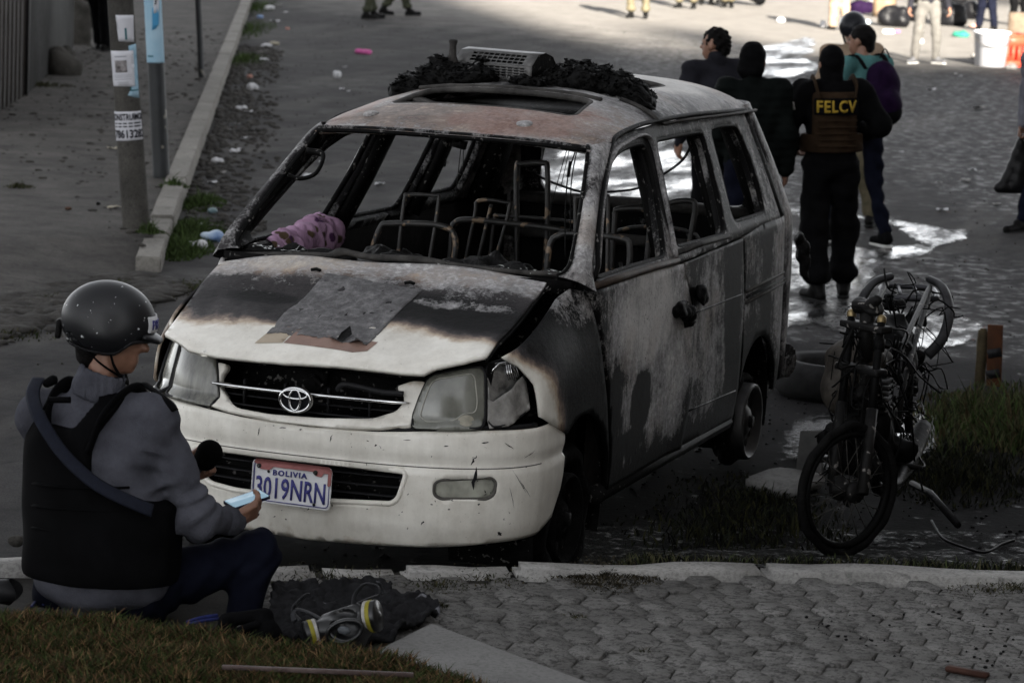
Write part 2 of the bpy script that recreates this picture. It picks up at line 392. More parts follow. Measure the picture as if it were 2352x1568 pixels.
PUD = [[(-1.9, 8.8), (-.2, 8.3), (.3, 9.0), (-.1, 10.4), (-.4, 11.6), (-1.3, 12.8), (-2.1, 14.6), (-2.6, 15.2), (-2.2, 12.4), (-2.1, 10.5)], [(-6.2, 27), (-5.7, 29.5), (-6.0, 32.), (-7.6, 39.5), (-8.6, 43.), (-8.1, 36.), (-6.9, 31.5), (-6.5, 28)],
       [(-5.6, 20.2), (-4.5, 20.0), (-4.1, 22), (-5.1, 27), (-6.0, 29.5), (-6.4, 27), (-5.6, 23)],
       [(-3.9, 14.6), (-2.9, 14.2), (-1.9, 14.5), (-1.2, 15.1), (-2.1, 15.6), (-3.0, 16.5), (-3.9, 18.8), (-4.7, 20.6), (-5.3, 20), (-4.6, 16.8)],
       [(-1.9, 14.0), (-1.1, 14.2), (-.35, 13.8), (-.1, 13.0), (-.35, 12.0), (-.9, 11.7), (-.75, 12.5), (-1.0, 13.3), (-1.6, 13.5)],
       [(-1.75, 9.4), (-.7, 9.3), (-.45, 10.1), (-.8, 11.5), (-1.2, 12.6), (-1.6, 13.0), (-1.85, 11.5)],
       [(.25, 8.0), (.85, 7.9), (.8, 8.6), (.3, 9.0), (-.1, 9.3), (-.3, 9.0)], [(-.95, 7.3), (-.3, 7.6), (-.2, 8.4), (-.8, 8.9), (-1.2, 8.4)],
       [(.95, 4.0), (1.35, 4.1), (1.5, 4.9), (1.2, 5.2), (.95, 4.7)], [(-5.3, 22.3), (-4.6, 23), (-5.5, 27.), (-6.4, 28.3), (-6.2, 25)]]
for i, q in enumerate(PUD):
    c_ = np.mean(q, 0); L = ragged([tuple(c_+(np.array(p)-c_)*1.0+nrm0*.0) for p in q for nrm0 in (np.zeros(2),)], .25, .10, i*3.1); c0 = np.array(L); g = np.array([.45, .9])
    big = [tuple(p+(p-c_)/np.linalg.norm(p-c_)*np.array([.35, .7])) for p in c0]
    o = panel('puddle', big, lambda x, y, z=.004+.0012*i: np.stack([x, y, 0*x+z], 1), .16, M_WET, smooth=False); tag(o, kind='structure')
    P = np.array([v.co[:2] for v in o.data.vertices]); B = dense(big, .08)*np.array([1, .5]); d = np.array([np.sqrt((((p*np.array([1, .5]))-B)**2).sum(1).min()) for p in P]); setattr_v(o, np.stack([np.clip(d/.40, 0, 1)]*3, 1))

# ---- left sidewalk with its kerb of concrete stones
KD = np.array([-.395, .919]); KN = np.array([-.919, -.395])   # along the kerb, away from the road
K0 = np.array([-4.40, 7.84])
def concrete_mat(name, c1, c2, sc=3., stain=(.06, .056, .05), bump=.5):
    m, nt, b, ob = base_mat(name); n = noise_(nt, ob, sc, 7, .7); c = ramp(nt, n, [(.3, c2), (.7, c1)])
    f = noise_(nt, ob, sc*28, 4, .7); c = mixc(nt, ramp(nt, f, [(.28, (.6,)*3), (.55, (0, 0, 0))]), c, stain)
    g = noise_(nt, ob, sc*5, 6, .75); c = mixc(nt, ramp(nt, g, [(.55, (0, 0, 0)), (.72, (.75,)*3)]), c, stain)
    nt.links.new(c, b.inputs['Base Color']); b.inputs['Roughness'].default_value = .9; b.inputs['Specular IOR Level'].default_value = .08
    bump_(nt, b, math_(nt, 'ADD', f, math_(nt, 'MULTIPLY', g, 1.6)), bump, .008); return m
M_SIDE = concrete_mat('sidewalk_concrete', (.098, .091, .083), (.035, .033, .031), 2.4, (.014, .0135, .013), .9)
M_KERB = concrete_mat('kerb_concrete', (.24, .228, .205), (.14, .132, .12), 1.2, (.055, .052, .047))
M_KERBN = concrete_mat('near_kerb_concrete', (.38, .37, .35), (.22, .215, .205), 2.5, (.055, .053, .05))
M_PAVE = concrete_mat('paver_concrete', (.27, .262, .25), (.15, .146, .14), 3.2, (.045, .043, .041), .9)
_nt = M_PAVE.node_tree; _b = _nt.nodes['Principled BSDF']; _src = _b.inputs['Base Color'].links[0].from_socket; _oi = _nt.nodes.new('ShaderNodeObjectInfo')
_geo = N_(_nt, 'NewGeometry'); _n = noise_(_nt, _geo.outputs['Position'], 2.1, 6, .7); _n2 = noise_(_nt, _geo.outputs['Position'], 34, 5, .8)
_c = mixc(_nt, ramp(_nt, _oi.outputs['Random'], [(0, (0, 0, 0)), (1, (.45,)*3)]), _src, (.12, .116, .11)); _c = mixc(_nt, ramp(_nt, _n, [(.42, (0, 0, 0)), (.68, (.75,)*3)]), _c, (.07, .067, .063)); _c = mixc(_nt, ramp(_nt, _n2, [(.50, (0, 0, 0)), (.58, (.8,)*3)]), _c, (.035, .034, .032)); _nt.links.new(_c, _b.inputs['Base Color'])
M_SLAB = concrete_mat('slab_concrete', (.21, .207, .20), (.14, .137, .132), 2.2, (.08, .077, .073), .3)
M_DIRT = concrete_mat('dark_soil', (.045, .042, .038), (.014, .013, .012), 4., (.008, .008, .008), 1.)
far = K0+KD*46
side = [K0+KN*.12, far+KN*.12, far+KN*14, np.array([-22, 16.]), np.array(unproj(-120, 690, .12)[:2]), np.array(unproj(60, 655, .12)[:2]), np.array(unproj(230, 612, .12)[:2])]
nr = [K0+KN*.10-KD*.06]+[p for p in side[::-1][:4]]; inn = [K0+KN*.10+KD*.25]+[p+KD*1.5 for p in side[::-1][:4]]
_ne = dense([tuple(p) for p in nr], .15, False)
def side_map(x, y):
    P = np.stack([x, y], 1); d = np.array([np.sqrt(((p-_ne)**2).sum(1).min()) for p in P]); return np.stack([x, y, .128*sst0(d/1.3)-.008+.006*np.sin(x*2.1+y*1.3)*sst0(d/2)*0], 1)
def sst0(t): t = np.clip(t, 0, 1); return t*t*(3-2*t)
tag(panel('sidewalk', [tuple(p) for p in nr[:1]+[far+KN*.12, far+KN*14, np.array([-22, 18.])]+nr[:0:-1]], side_map, .45, M_SIDE), kind='structure')
def rough_box(name, c, size, rotz, matl, parent, amp=.008, div=.12, seed=0, r=.02, smooth=True):
    bm = bmesh.new(); bmesh.ops.create_cube(bm, size=1); nx = [max(1, int(s/div)) for s in size]
    for v in bm.verts: v.co = Vector((v.co.x*size[0], v.co.y*size[1], v.co.z*size[2]))
    bmesh.ops.bevel(bm, geom=bm.edges[:], offset=r, segments=2, affect='EDGES')
    bmesh.ops.subdivide_edges(bm, edges=[e for e in bm.edges if e.calc_length() > div*2], cuts=max(1, min(9, int(max(size)/div/2))), use_grid_fill=True)
    Rz = Matrix.Rotation(rotz, 4, 'Z')
    for v in bm.verts:
        n = mnoise.noise_vector(v.co*9+Vector((seed*3.1, seed, 0))); v.co += n*amp; n = mnoise.noise_vector(v.co*2.3+Vector((seed*1.7, 3, 0))); v.co += n*amp*.8
        v.co = Rz@v.co+Vector(c)
    me = bpy.data.meshes.new(name); bm.to_mesh(me); bm.free(); me.materials.append(matl)
    me.polygons.foreach_set('use_smooth', np.full(len(me.polygons), smooth)); return link(bpy.data.objects.new(name, me), parent)
kerb = bpy.data.objects.new('kerb', mesh_np('kerb', [(*K0, -.03), (*far, -.03), (*(far+KN*.14), -.03), (*(K0+KN*.14), -.03)], np.array([[0, 1, 2, 3]]), M_KERB, False)); link(kerb); tag(kerb, kind='structure')
t = 0.; ka = math.atan2(KD[1], KD[0]); i = 0
for L in (1.25, .75, 2.6, 2.4, 3.0, 2.2, 2.6, 2.4, 2.9, 2.5, 2.5, 2.6, 2.4, 2.7, 2.5, 2.6, 2.5):
    c = K0+KD*(t+L/2)+KN*.085; z = .075 if i > 1 else (.03, .052)[i]
    rough_box('kerb_stone', (*c, z-.06), (L-.015, .17, .27), ka, M_KERB, kerb, .006, .3, i, .010, False); t += L; i += 1

# ---- wall on the left with a dark plank door, boulders at its foot
M_WALL = concrete_mat('grey_render', (.105, .105, .104), (.055, .055, .054), .9, (.04, .039, .038), .4)
M_STONE = concrete_mat('stone', (.07, .065, .058), (.025, .024, .021), 4., (.015, .014, .013), .8)
M_PLANK = mat('old_plank', (.028, .021, .017), (.012, .010, .009), 9, .75, 0, .3)
wb0, wb1 = unproj(60, 218, .12), unproj(168, 118, .12)
wdir = (wb1-wb0)[:2]; wl = np.linalg.norm(wdir); wdir /= wl; wn = np.array([-wdir[1], wdir[0]])
wt = thing('rendered_wall', 'grey rendered wall beside the sidewalk at the left edge', 'wall', (*wb0[:2], .12))
mb = MB(); a = wb0[:2]; b_ = wb1[:2]; mb.prism([tuple(a), tuple(b_), tuple(b_+wn*.35), tuple(a+wn*.35)], .08, 3.4); o = mb.build('wall_face', M_WALL, wt, False)
d0 = unproj(-60, 292, .12)[:2]; dd = a-d0; dl = np.linalg.norm(dd); dd /= dl; dn = np.array([-dd[1], dd[0]])
dr = thing('plank_door', 'dark brown plank door in a frame left of the grey wall', 'door', (*d0, .12))
nP = 12
for k in range(nP):
    p0 = d0+dd*dl*(k+.05)/nP; p1 = d0+dd*dl*(k+.93)/nP
    mb = MB(); mb.prism([tuple(p0), tuple(p1), tuple(p1+dn*.04), tuple(p0+dn*.04)], .10, 3.1); mb.build('plank', M_PLANK, dr, False)
mb = MB(); p0 = a-dd*.16-dn*.03; p1 = a-dd*.005-dn*.03; mb.prism([tuple(p0), tuple(p1), tuple(p1+dn*.14), tuple(p0+dn*.14)], .09, 3.3); mb.build('door_frame', mat('dark_frame', (.012, .011, .011), None, 9, .6), dr, False)
mb = MB(); mb.prism([tuple(d0+dn*.05), tuple(a+dn*.05), tuple(a+dn*.1), tuple(d0+dn*.1)], .09, 3.3); mb.build('backing_board', M_PLANK, dr, False)
for k, (px, py, sx, sz, lab) in enumerate([(160, 172, .42, .34, 'squat grey boulder at the foot of the rendered wall'), (172, 100, .46, .75, 'tall rough boulder behind the squat one by the wall'), (186, 62, .4, .8, 'dark boulder farthest along the wall, behind the black trousers'), (142, 140, .3, .25, 'small dark stone resting between boulder and wall')]):
    c = unproj(px, py, .12); V, F = sdf_mesh([('e', (c[0], c[1], .12+sz*.3), (sx*.62, sx*.5, sz*.62))], .05, .05, disp=lambda Q, k=k: folds(.09, 7, k)(Q)+folds(.03, 22, k+9)(Q)); o = obm('boulder', V, F, M_STONE, None, False); tag(o, lab, 'boulder')

# ---- near sidewalk: kerb stones, hexagonal pavers, concrete slab
ZP = .235
kf = [np.array(p) for p in ((-2.6, -1.79), (-.803, -.903), (.116, -.453), (1.178, .158), (1.928, .508), (2.625, .80), (4.4, 1.62))]
def kline(x):
    for p, q in zip(kf[:-1], kf[1:]):
        if x <= q[0] or q is kf[-1]: return p[1]+(q[1]-p[1])*(x-p[0])/(q[0]-p[0])
pv = bpy.data.objects.new('pavement', mesh_np('pavement', [(p[0], p[1]-.05, ZP-.012) for p in kf]+[(7, -8, ZP-.012), (-6, -8, ZP-.012)], [np.array([[8, i, i+1] for i in range(0, 6)][0:6]), np.array([[8, 6, 7]])], M_DIRT, False)); link(pv); tag(pv, kind='structure')
nk = bpy.data.objects.new('near_kerb', mesh_np('near_kerb', [(p[0], p[1]+.02, .0) for p in kf]+[(p[0], p[1]-.15, .0) for p in kf[::-1]], np.array([[i, i+1, 12-i, 13-i] for i in range(6)]), M_KERBN, False)); link(nk); nk.name = 'kerb_foundation'; tag(nk, kind='structure')
x = -2.3; i = 0
for L in (1.1, .8, .62, .34, .3, .42, .95, 1.25, 1.1, 1.3):
    p = np.array([x, kline(x)]); q = np.array([x+L*.88, kline(x+L*.88)]); d = q-p; Lr = np.linalg.norm(d); d /= Lr; n = np.array([d[1], -d[0]]); c = (p+q)/2+n*.10
    rough_box('kerb_stone', (c[0], c[1], .262-.14+(-.022 if i in (3, 4, 5) else 0)+.004*(i % 2)), (Lr-.012, .185 if i not in (3, 4, 5) else .15, .28), math.atan2(d[1], d[0]), M_KERBN, nk, .011, .09, i+30, .022); x += L*.88; i += 1
KA = math.atan2(.53, 1.1)       # direction of the kerb
eu = np.array([math.cos(KA-.05), math.sin(KA-.05)]); ev = np.array([-eu[1], eu[0]])
PW, PH = .0685, .098            # half width along the kerb, half depth
def paver_mesh(seed):
    r = random.Random(seed); hx = [(-1, 0), (-.48, -1), (.48, -1), (1, 0), (.48, 1), (-.48, 1)]; V = []; j = [(r.uniform(-.05, .04), r.uniform(-.06, .04)) for _ in hx]
    for s, z in ((.992, -.02), (.985, .009), (.955, .0122)):
        for (hx_, hy_), (a, b) in zip(hx, j):
            p = eu*(hx_+a)*PW*s+ev*(hy_+b)*PH*s; V.append((p[0], p[1], z+(r.uniform(-.0025, .0015) if z > 0 else 0)))
    F4 = [(k+o, (k+1) % 6+o, (k+1) % 6+6+o, k+6+o) for o in (0, 6) for k in range(6)]; V.append((0, 0, .0135)); F3 = [(12+k, 12+(k+1) % 6, 18) for k in range(6)]
    return mesh_np('paver', V, [np.array(F4), np.array(F3)], M_PAVE, False)
PM = [paver_mesh(s) for s in range(7)]; org = np.array([1.6, -.55]); cnt = 0
cands = []
for iu in range(-22, 30):
    for iv in range(-16, 12):
        p = org+eu*iu*PW*1.5+ev*(iv+.5*(iu % 2))*PH*2*.985
        X = np.array([p[0], p[1], ZP]); d = X-CAM; z = d@FW; px = 1176+FPX*(d@RT)/z; py = 784-FPX*(d@UP)/z
        if p[1] > kline(p[0])-.235-abs(.04*math.sin(iu*2.1)): continue
        if px < 560 or px > 2440 or py > 1625: continue
        cands.append((py, p))
for py, p in cands:
    o = bpy.data.objects.new('paver', PM[random.randrange(7)]); o.location = (p[0]+random.uniform(-.003, .003), p[1]+random.uniform(-.003, .003), ZP+random.uniform(-.006, .003)-(.006 if p[0] < 1.0 else 0))
    o.rotation_euler = (random.uniform(-.018, .018), random.uniform(-.018, .018), random.choice((0, math.pi))+random.uniform(-.02, .02)); link(o, pv)
print('pavers', len(cands))
sp = [tuple(unproj(a, b, .262)[:2]) for a, b in ((862, 1492), (990, 1428), (1362, 1568), (1500, 1625), (1180, 1700))]
mb = MB(); mb.prism(sp[::-1], .20, .262); o = mb.build('concrete_slab', M_SLAB, None, False); bev(o, .008); tag(o, 'pale flat concrete slab in the lawn edge at the bottom', 'slab')
o = rough_box('wood_offcut', (*unproj(2222, 1547, .25)[:2], .258), (.15, .035, .018), -.25, mat('red_brown_wood', (.06, .028, .02), None, 20, .8), None, .002, .05, 3, .004); tag(o, 'short reddish wood offcut lying on the hexagonal pavers', 'wood scrap')

# ---- grass
M_GRASS = tint_mat('grass_blades', .8, .06)
def grass(name, P, hgt, cols, wid=.004, lean=.5, kind='stuff', label=None, seed=0, parent=None):
    r = np.random.default_rng(seed+11); n = len(P); P = np.asarray(P, float); a = r.uniform(0, 6.283, n); h = hgt*r.uniform(.5, 1.25, n) if np.isscalar(hgt) else hgt
    ld = r.uniform(0, 6.283, n); ll = h*lean*r.uniform(.2, 1.3, n); w = wid*r.uniform(.6, 1.3, n)
    wv = np.stack([np.cos(a)*w, np.sin(a)*w, 0*a], 1); L = np.stack([np.cos(ld)*ll, np.sin(ld)*ll, 0*a], 1); H = np.stack([0*a, 0*a, h], 1)
    V = np.stack([P-wv, P+wv, P+.55*H+.35*L+wv*.8, P+.55*H+.35*L-wv*.8, P+H*.95+L], 1).reshape(-1, 3); b = np.arange(n)*5
    F4 = np.stack([b, b+1, b+2, b+3], 1); F3 = np.stack([b+3, b+2, b+4], 1)
    ci = r.integers(0, len(cols), n) if np.ndim(cols) == 2 else None
    c = np.array(cols)[ci] if ci is not None else cols; c = c*r.uniform(.65, 1.25, (n, 1)); c = np.repeat(c, 5, 0)
    o = obm(name, V, [F4, F3], M_GRASS, parent, False, c); 
    if kind: tag(o, label, None, None, kind)
    return o
def scatter(poly, n, seed=0):
    r = np.random.default_rng(seed); poly = np.array(poly); lo, hi = poly.min(0), poly.max(0); out = np.zeros((0, 2))
    while len(out) < n:
        q = r.uniform(lo, hi, (n*2, 2)); out = np.concatenate([out, q[inpoly(q, poly)]])
    return out[:n]
GR = [(.022, .034, .008), (.035, .05, .013), (.02, .026, .008), (.05, .06, .022)]
DRY = [(.10, .058, .028), (.065, .038, .02), (.14, .088, .043), (.04, .024, .013)]
BURNT = [(.005, .005, .0045), (.010, .011, .006), (.016, .019, .010)]
# lawn mound in the near left corner
def lawn_edge(w): return np.interp(w, [-2.2, -.87, -.25, 0, .15, .39, .57, .75, 1.1, 1.6], [-1.50, -1.64, -1.72, -1.80, -1.92, -1.93, -2.10, -2.30, -2.75, -3.4])
def lawn_z(X, Y):
    w = X*RH[0]+Y*RH[1]; t = X*FH[0]+Y*FH[1]; d = lawn_edge(w)-t; s = np.clip((d+.13)/.28, 0, 1); s = s*s*(3-2*s)
    return ZP-.03+s*(.125+.01*np.sin(X*7+1)*np.sin(Y*6)+.012*np.sin(X*17)*np.cos(Y*15+2))
ww, tt = np.meshgrid(np.linspace(-2.2, 1.7, 90), np.linspace(-5.5, -1.35, 90)); gx = ww*RH[0]+tt*FH[0]; gy = ww*RH[1]+tt*FH[1]; gz = lawn_z(gx, gy)
F = np.array([[i*90+j, i*90+j+1, (i+1)*90+j+1, (i+1)*90+j] for i in range(89) for j in range(89)])
tag(obm('lawn_soil', np.stack([gx.ravel(), gy.ravel(), gz.ravel()], 1), F, mat('lawn_soil_brown', (.06, .042, .026), (.02, .016, .011), 14, .95, 0, .6)), kind='structure')
r = np.random.default_rng(3); n = 80000; w_ = r.uniform(-1.6, 1.35, n); t_ = lawn_edge(w_)-.0-np.abs(r.normal(0, .55, n))-r.uniform(-.07, .45, n); X = w_*RH[0]+t_*FH[0]; Y = w_*RH[1]+t_*FH[1]
gn = np.array([mnoise.fractal(Vector((a*2.6, b*2.6, 1.)), 1., 2., 3) for a, b in zip(X, Y)])+np.clip((w_-.35)*1.1, -.12, .8)
cg = np.array(GR)[r.integers(0, 4, n)]; cdry = np.array(DRY)[r.integers(0, 4, n)]; pd = np.clip(.42+gn*2.4, .06, .96); cols = np.where((r.uniform(0, 1, n) < pd)[:, None], cdry, cg)
grass('lawn_grass', np.stack([X, Y, lawn_z(X, Y)-.004], 1), .048, cols*1.25, .0032, 1.0, seed=1)
# verge soil sloping from the near kerb down to the street
uu, vv = np.meshgrid(np.linspace(.62, 5.4, 70), np.linspace(0, 2.2, 40)); ky = np.array([kline(v) for v in uu.ravel()]).reshape(uu.shape); tap = np.clip((uu-.75)/.55, 0, 1); tap = tap*tap*(3-2*tap)
VG = lambda x, y: np.clip((x-.75)/.55, 0, 1)**2*(3-2*np.clip((x-.75)/.55, 0, 1))*.235*(1-np.clip((y-kline(x))/1.5, 0, 1)**1.3)
bumpy = .012*np.sin(uu*9+vv*3)*np.cos(vv*11)+.008*np.sin(uu*23)*np.sin(vv*19)
zz = tap*.235*(1-np.clip(vv/1.5, 0, 1)**1.3)+bumpy*np.clip(2.1-vv, 0, .5)*2*tap+np.where(vv > 2., -.02, .004)
F = np.array([[i*70+j, i*70+j+1, (i+1)*70+j+1, (i+1)*70+j] for i in range(39) for j in range(69)])
M_VERGE = road_mat.__call__() if False else None
def verge_mat():
    m, nt, b, ob = base_mat('burnt_soil'); n = noise_(nt, ob, 9, 7, .75); c = ramp(nt, n, [(.35, (.0022, .0022, .0022)), (.6, (.006, .0058, .0055)), (.75, (.016, .015, .0145))]); nt.links.new(c, b.inputs['Base Color'])
    nt.links.new(ramp(nt, noise_(nt, ob, 15, 5, .7), [(.52, (.85,)*3), (.70, (.3,)*3)]), b.inputs['Roughness']); nt.links.new(ramp(nt, noise_(nt, ob, 15, 5, .7), [(.52, (.03,)*3), (.70, (.4,)*3)]), b.inputs['Specular IOR Level']); bump_(nt, b, math_(nt, 'ADD', n, noise_(nt, ob, 60, 4)), 1., .02); return m
tag(obm('verge_soil', np.stack([uu.ravel(), (ky+vv).ravel(), zz.ravel()], 1), F, verge_mat()), kind='structure')
def vz(P): return np.array([VG(a, b) for a, b in P])
q = [(.95, .1), (4.2, 1.6), (4.2, 1.75), (2.3, .84), (1.6, .5), (.95, .25)]
P = scatter(q, 2600, 4); P = P[[b > kline(a)-.01 for a, b in P]]; grass('kerb_grass', np.column_stack([P, vz(P)]), .045, BURNT+[(.06, .075, .03), (.09, .085, .045)], .003, .8, seed=2)
def tuft(px, py, z, rad, n, h, cols, seed, wid=.004, name='grass_tuft', ry=None):
    c = unproj(px, py, z)[:2]; r = np.random.default_rng(seed); a = r.uniform(0, 6.28, n); d = r.uniform(0, 1, n)**.75*rad*1.25
    P = c+d[:, None]*(np.cos(a)[:, None]*RH[:2]+np.sin(a)[:, None]*FH[:2]*(ry or 1.)); zz = np.full(n, z); P = np.column_stack([P, zz]); tuft.h.append(1.15-.75*d/rad); return P
def multi(name, specs, h, cols, seed, wid=.004, lean=.6):
    tuft.h = []; P = np.concatenate([tuft(*s[:4], s[4], h, cols, seed+i, ry=s[5] if len(s) > 5 else None) for i, s in enumerate(specs)]); r_ = np.random.default_rng(seed); grass(name, P, h*np.concatenate(tuft.h)*r_.uniform(.35, 1.0, len(P))*np.where(r_.uniform(0, 1, len(P)) < .07, 1.7, 1.), cols, wid, lean, seed=seed)
multi('tall_verge_grass', [(2230, 960, 0, .22, 900, 3.0), (2310, 975, 0, .28, 1300, 2.8), (2380, 960, 0, .34, 1400, 2.6), (2165, 1000, 0, .16, 500, 3.5), (2340, 1020, 0, .25, 700)], .17, [(.055, .09, .024), (.04, .06, .02), (.08, .095, .04), (.09, .08, .04), (.07, .05, .025), (.02, .025, .01)], 21, .0042, .75)
multi('scorched_grass', [(2160, 1090, 0, .33, 1500, 2.), (2230, 1070, 0, .3, 1000, 2), (1690, 1195, .03, .30, 800, 2.6), (1800, 1215, .06, .30, 600, 2.), (1600, 1235, .08, .30, 400, 1.6), (1750, 1150, 0, .25, 400, 2.)], .085, BURNT+[(.03, .03, .012)], 31, .0045, .8)
multi('gutter_grass', [(440, 535, 0, .22, 2200, 3.4), (415, 575, 0, .19, 1600, 2.6), (465, 470, 0, .15, 1000, 3), (400, 430, .13, .10, 200), (345, 535, .13, .08, 160), (560, 140, 0, .25, 700, 5), (572, 70, 0, .3, 700, 8), (585, 20, 0, .3, 600, 9)], .11, [(.045, .075, .02), (.06, .09, .03), (.035, .055, .015)], 41, .006, .7)
multi('weeds', [(85, 195, .12, .35, 500), (45, 430, .12, .10, 150), (330, 585, 0, .12, 200), (280, 655, 0, .16, 220), (190, 720, 0, .16, 220), (440, 665, 0, .2, 240, 2), (20, 770, 0, .25, 200), (110, 690, 0, .12, 150)], .05, [(.03, .04, .014), (.05, .05, .025), (.06, .055, .035)], 51, .006, 1.)
multi('dead_grass_heap', [(1395, 1318, .245, .13, 900, 2.0), (1330, 1325, .24, .12, 500, 1.2), (1470, 1330, .24, .10, 260, 1.), (1420, 1345, .24, .06, 260, 1.5)], .022, [(.02, .018, .012), (.035, .03, .02), (.06, .05, .03)], 61, .003, 2.2)
multi('joint_weeds', [(1000, 1390, .24, .05, 120), (1320, 1420, .24, .06, 120), (1480, 1500, .24, .05, 90), (2270, 1360, .24, .16, 300), (2330, 1350, .245, .12, 300), (1000, 1345, .245, .10, 200), (760, 1330, .245, .25, 400), (1120, 1330, .24, .2, 300)], .02, [(.04, .045, .02), (.07, .06, .035), (.025, .025, .015)], 71, .0025, 1.6)
# ---- small stones: gutter rubble, cobbles left of the van, char crumbs round the wreck
def stones(name, P, size, matl, flat=.5, seed=0, z=0.):
    r = np.random.default_rng(seed); ico = bmesh.new(); bmesh.ops.create_icosphere(ico, subdivisions=1, radius=1); ico.verts.ensure_lookup_table(); v0 = np.array([v.co[:] for v in ico.verts]); f0 = np.array([[v.index for v in f.verts] for f in ico.faces]); ico.free()
    n = len(P); s = size*r.uniform(.45, 1.5, n); a = r.uniform(0, 6.28, n); ca, sa = np.cos(a), np.sin(a); v = v0[None]*r.uniform(.75, 1.25, (n, len(v0), 1)); v = v*(s[:, None]*np.array([1, .75, flat]))[:, None, :] if False else v*np.stack([s, s*r.uniform(.6, 1, n), s*flat], 1)[:, None, :]
    x = v[..., 0]*ca[:, None]-v[..., 1]*sa[:, None]; y = v[..., 0]*sa[:, None]+v[..., 1]*ca[:, None]; zc = P[:, 2] if P.shape[1] > 2 else np.full(n, z)
    V = np.stack([x+P[:, 0:1], y+P[:, 1:2], v[..., 2]+zc[:, None]+(s*flat*.3)[:, None]], -1).reshape(-1, 3); F = (f0[None]+(np.arange(n)*len(v0))[:, None, None]).reshape(-1, 3)
    o = obm(name, V, F, matl, None, flat < .4); tag(o, kind='stuff'); return o
M_COB = concrete_mat('cobble', (.075, .07, .064), (.028, .027, .025), 2.5, (.016, .015, .014), .6)
M_CHAR = mat('char', (.006, .0058, .0056), (.002, .002, .002), 25, .6, 0, .8, 60, .01, .10)
gut = [tuple(K0-KN*.02+KD*1.5), tuple(K0-KN*.65+KD*2.2), tuple(K0-KN*.75+KD*9), tuple(K0-KN*.65+KD*24), tuple(K0-KN*.02+KD*24)]
P = scatter(gut, 2300, 5); _d = (K0-P)@KN; _d = np.abs(_d); P = P[np.random.default_rng(6).uniform(0, 1, len(P)) > np.clip(_d/.8, 0, 1)**1.1+.35*np.sin(P[:, 1]*1.7)*np.sin(P[:, 0]*2.3)]; stones('gutter_rubble', P, .034, M_COB, .5, 6)
cob = [tuple(unproj(a, b, 0)[:2]) for a, b in ((-40, 700), (150, 655), (330, 630), (450, 660), (330, 700), (240, 745), (100, 740), (-40, 790))]
stones('worn_cobbles', scatter(cob, 900, 7), .10, M_COB, .22, 8, -.005)
cr_ = [(-.9, -.3), (1.0, .3), (3.6, 1.6), (3.4, 3.6), (1.6, 6.2), (-.6, 6.4), (-1.3, 3)]
P = scatter(cr_, 1500, 9); z = np.array([VG(a, b) if b-kline(a) < 2 and a > .6 else 0 for a, b in P]); stones('char_crumbs', np.column_stack([P, z]), .008, M_CHAR, .7, 10)
sw_ = [tuple(p) for p in (inn[0], inn[1], inn[2]+KD*3, K0+KD*26+KN*7, K0+KD*26+KN*.1)]
P = scatter(sw_, 1500, 21); stones('sidewalk_grit', np.column_stack([P, np.full(len(P), .118)]), .014, M_COB, .45, 22); P = scatter(sw_, 500, 23); stones('sidewalk_clods', np.column_stack([P, np.full(len(P), .118)]), .034, M_STONE, .35, 24)
P = scatter([tuple(p) for p in nr]+[tuple(p-KD*1.6) for p in nr[::-1]], 900, 25); stones('crumbled_edge', np.column_stack([P, np.full(len(P), .0)]), .05, M_COB, .5, 26)
P = scatter([tuple(K0-KN*.7), tuple(K0-KN*.7+KD*34), tuple(K0-KN*9+KD*34), (1.5, 8), (-1.2, 4), (-2.5, 0), (-4.5, 2)], 2600, 27); stones('road_grit', P[:1300], .009, M_COB, .5, 28, .002)
P = scatter([(.5, 8), (-2, 24), (2.5, 26), (4, 12), (3, 7)], 1500, 29); stones('road_crumbs', P[:500], .008, M_STONE, .5, 30, .002)
P = scatter([(2.0, -.2), (3.1, .45), (3.1, -.7), (2.2, -.7)], 160, 12); stones('char_flecks', np.column_stack([P, np.full(len(P), ZP+.010)]), .006, M_CHAR, .7, 13)

# ---- buildings out of frame behind the camera: their shade covers the street up to the sunlit wedge
pa = np.array([.866, .5]); sdv = np.array([.5, -.866])
M_BLD = mat('building_plaster', (.30, .27, .24), (.24, .21, .19), .5, .9, 0, .1)
M_WIN = mat('dark_window', (.02, .022, .025), None, 2, .1, 0, 0)
def building(name, label, p0, p1, q0, q1, hgt, extra=()):
    P = lambda p, q: tuple(pa*p+sdv*q)
    t = thing(name, label, 'building', (*P((p0+p1)/2, q0), 0)); mb = MB(); mb.prism([P(p0, q0), P(p1, q0), P(p1, q1), P(p0, q1)], -.2, hgt); mb.build('wall', M_BLD, t, False)
    for a0, a1, hh in extra:
        mb = MB(); mb.prism([P(a0, q0+.1), P(a1, q0+.1), P(a1, q0+2), P(a0, q0+2)], hgt-.3, hh); mb.build('roof_tank', M_BLD, t, False)
    mb = MB(); n = int((p1-p0)/3.2); f = int(hgt/3)
    for i in range(n):
        for k in range(f):
            c = P(p0+1.6+3.2*i, q0-.01); mb.box((c[0], c[1], 1.7+3*k), (1.5, .06, 1.4), rotm((0, 0, 1), math.atan2(pa[1], pa[0])))
    tag(mb.build('window_rows', M_WIN, t, False), kind='stuff')
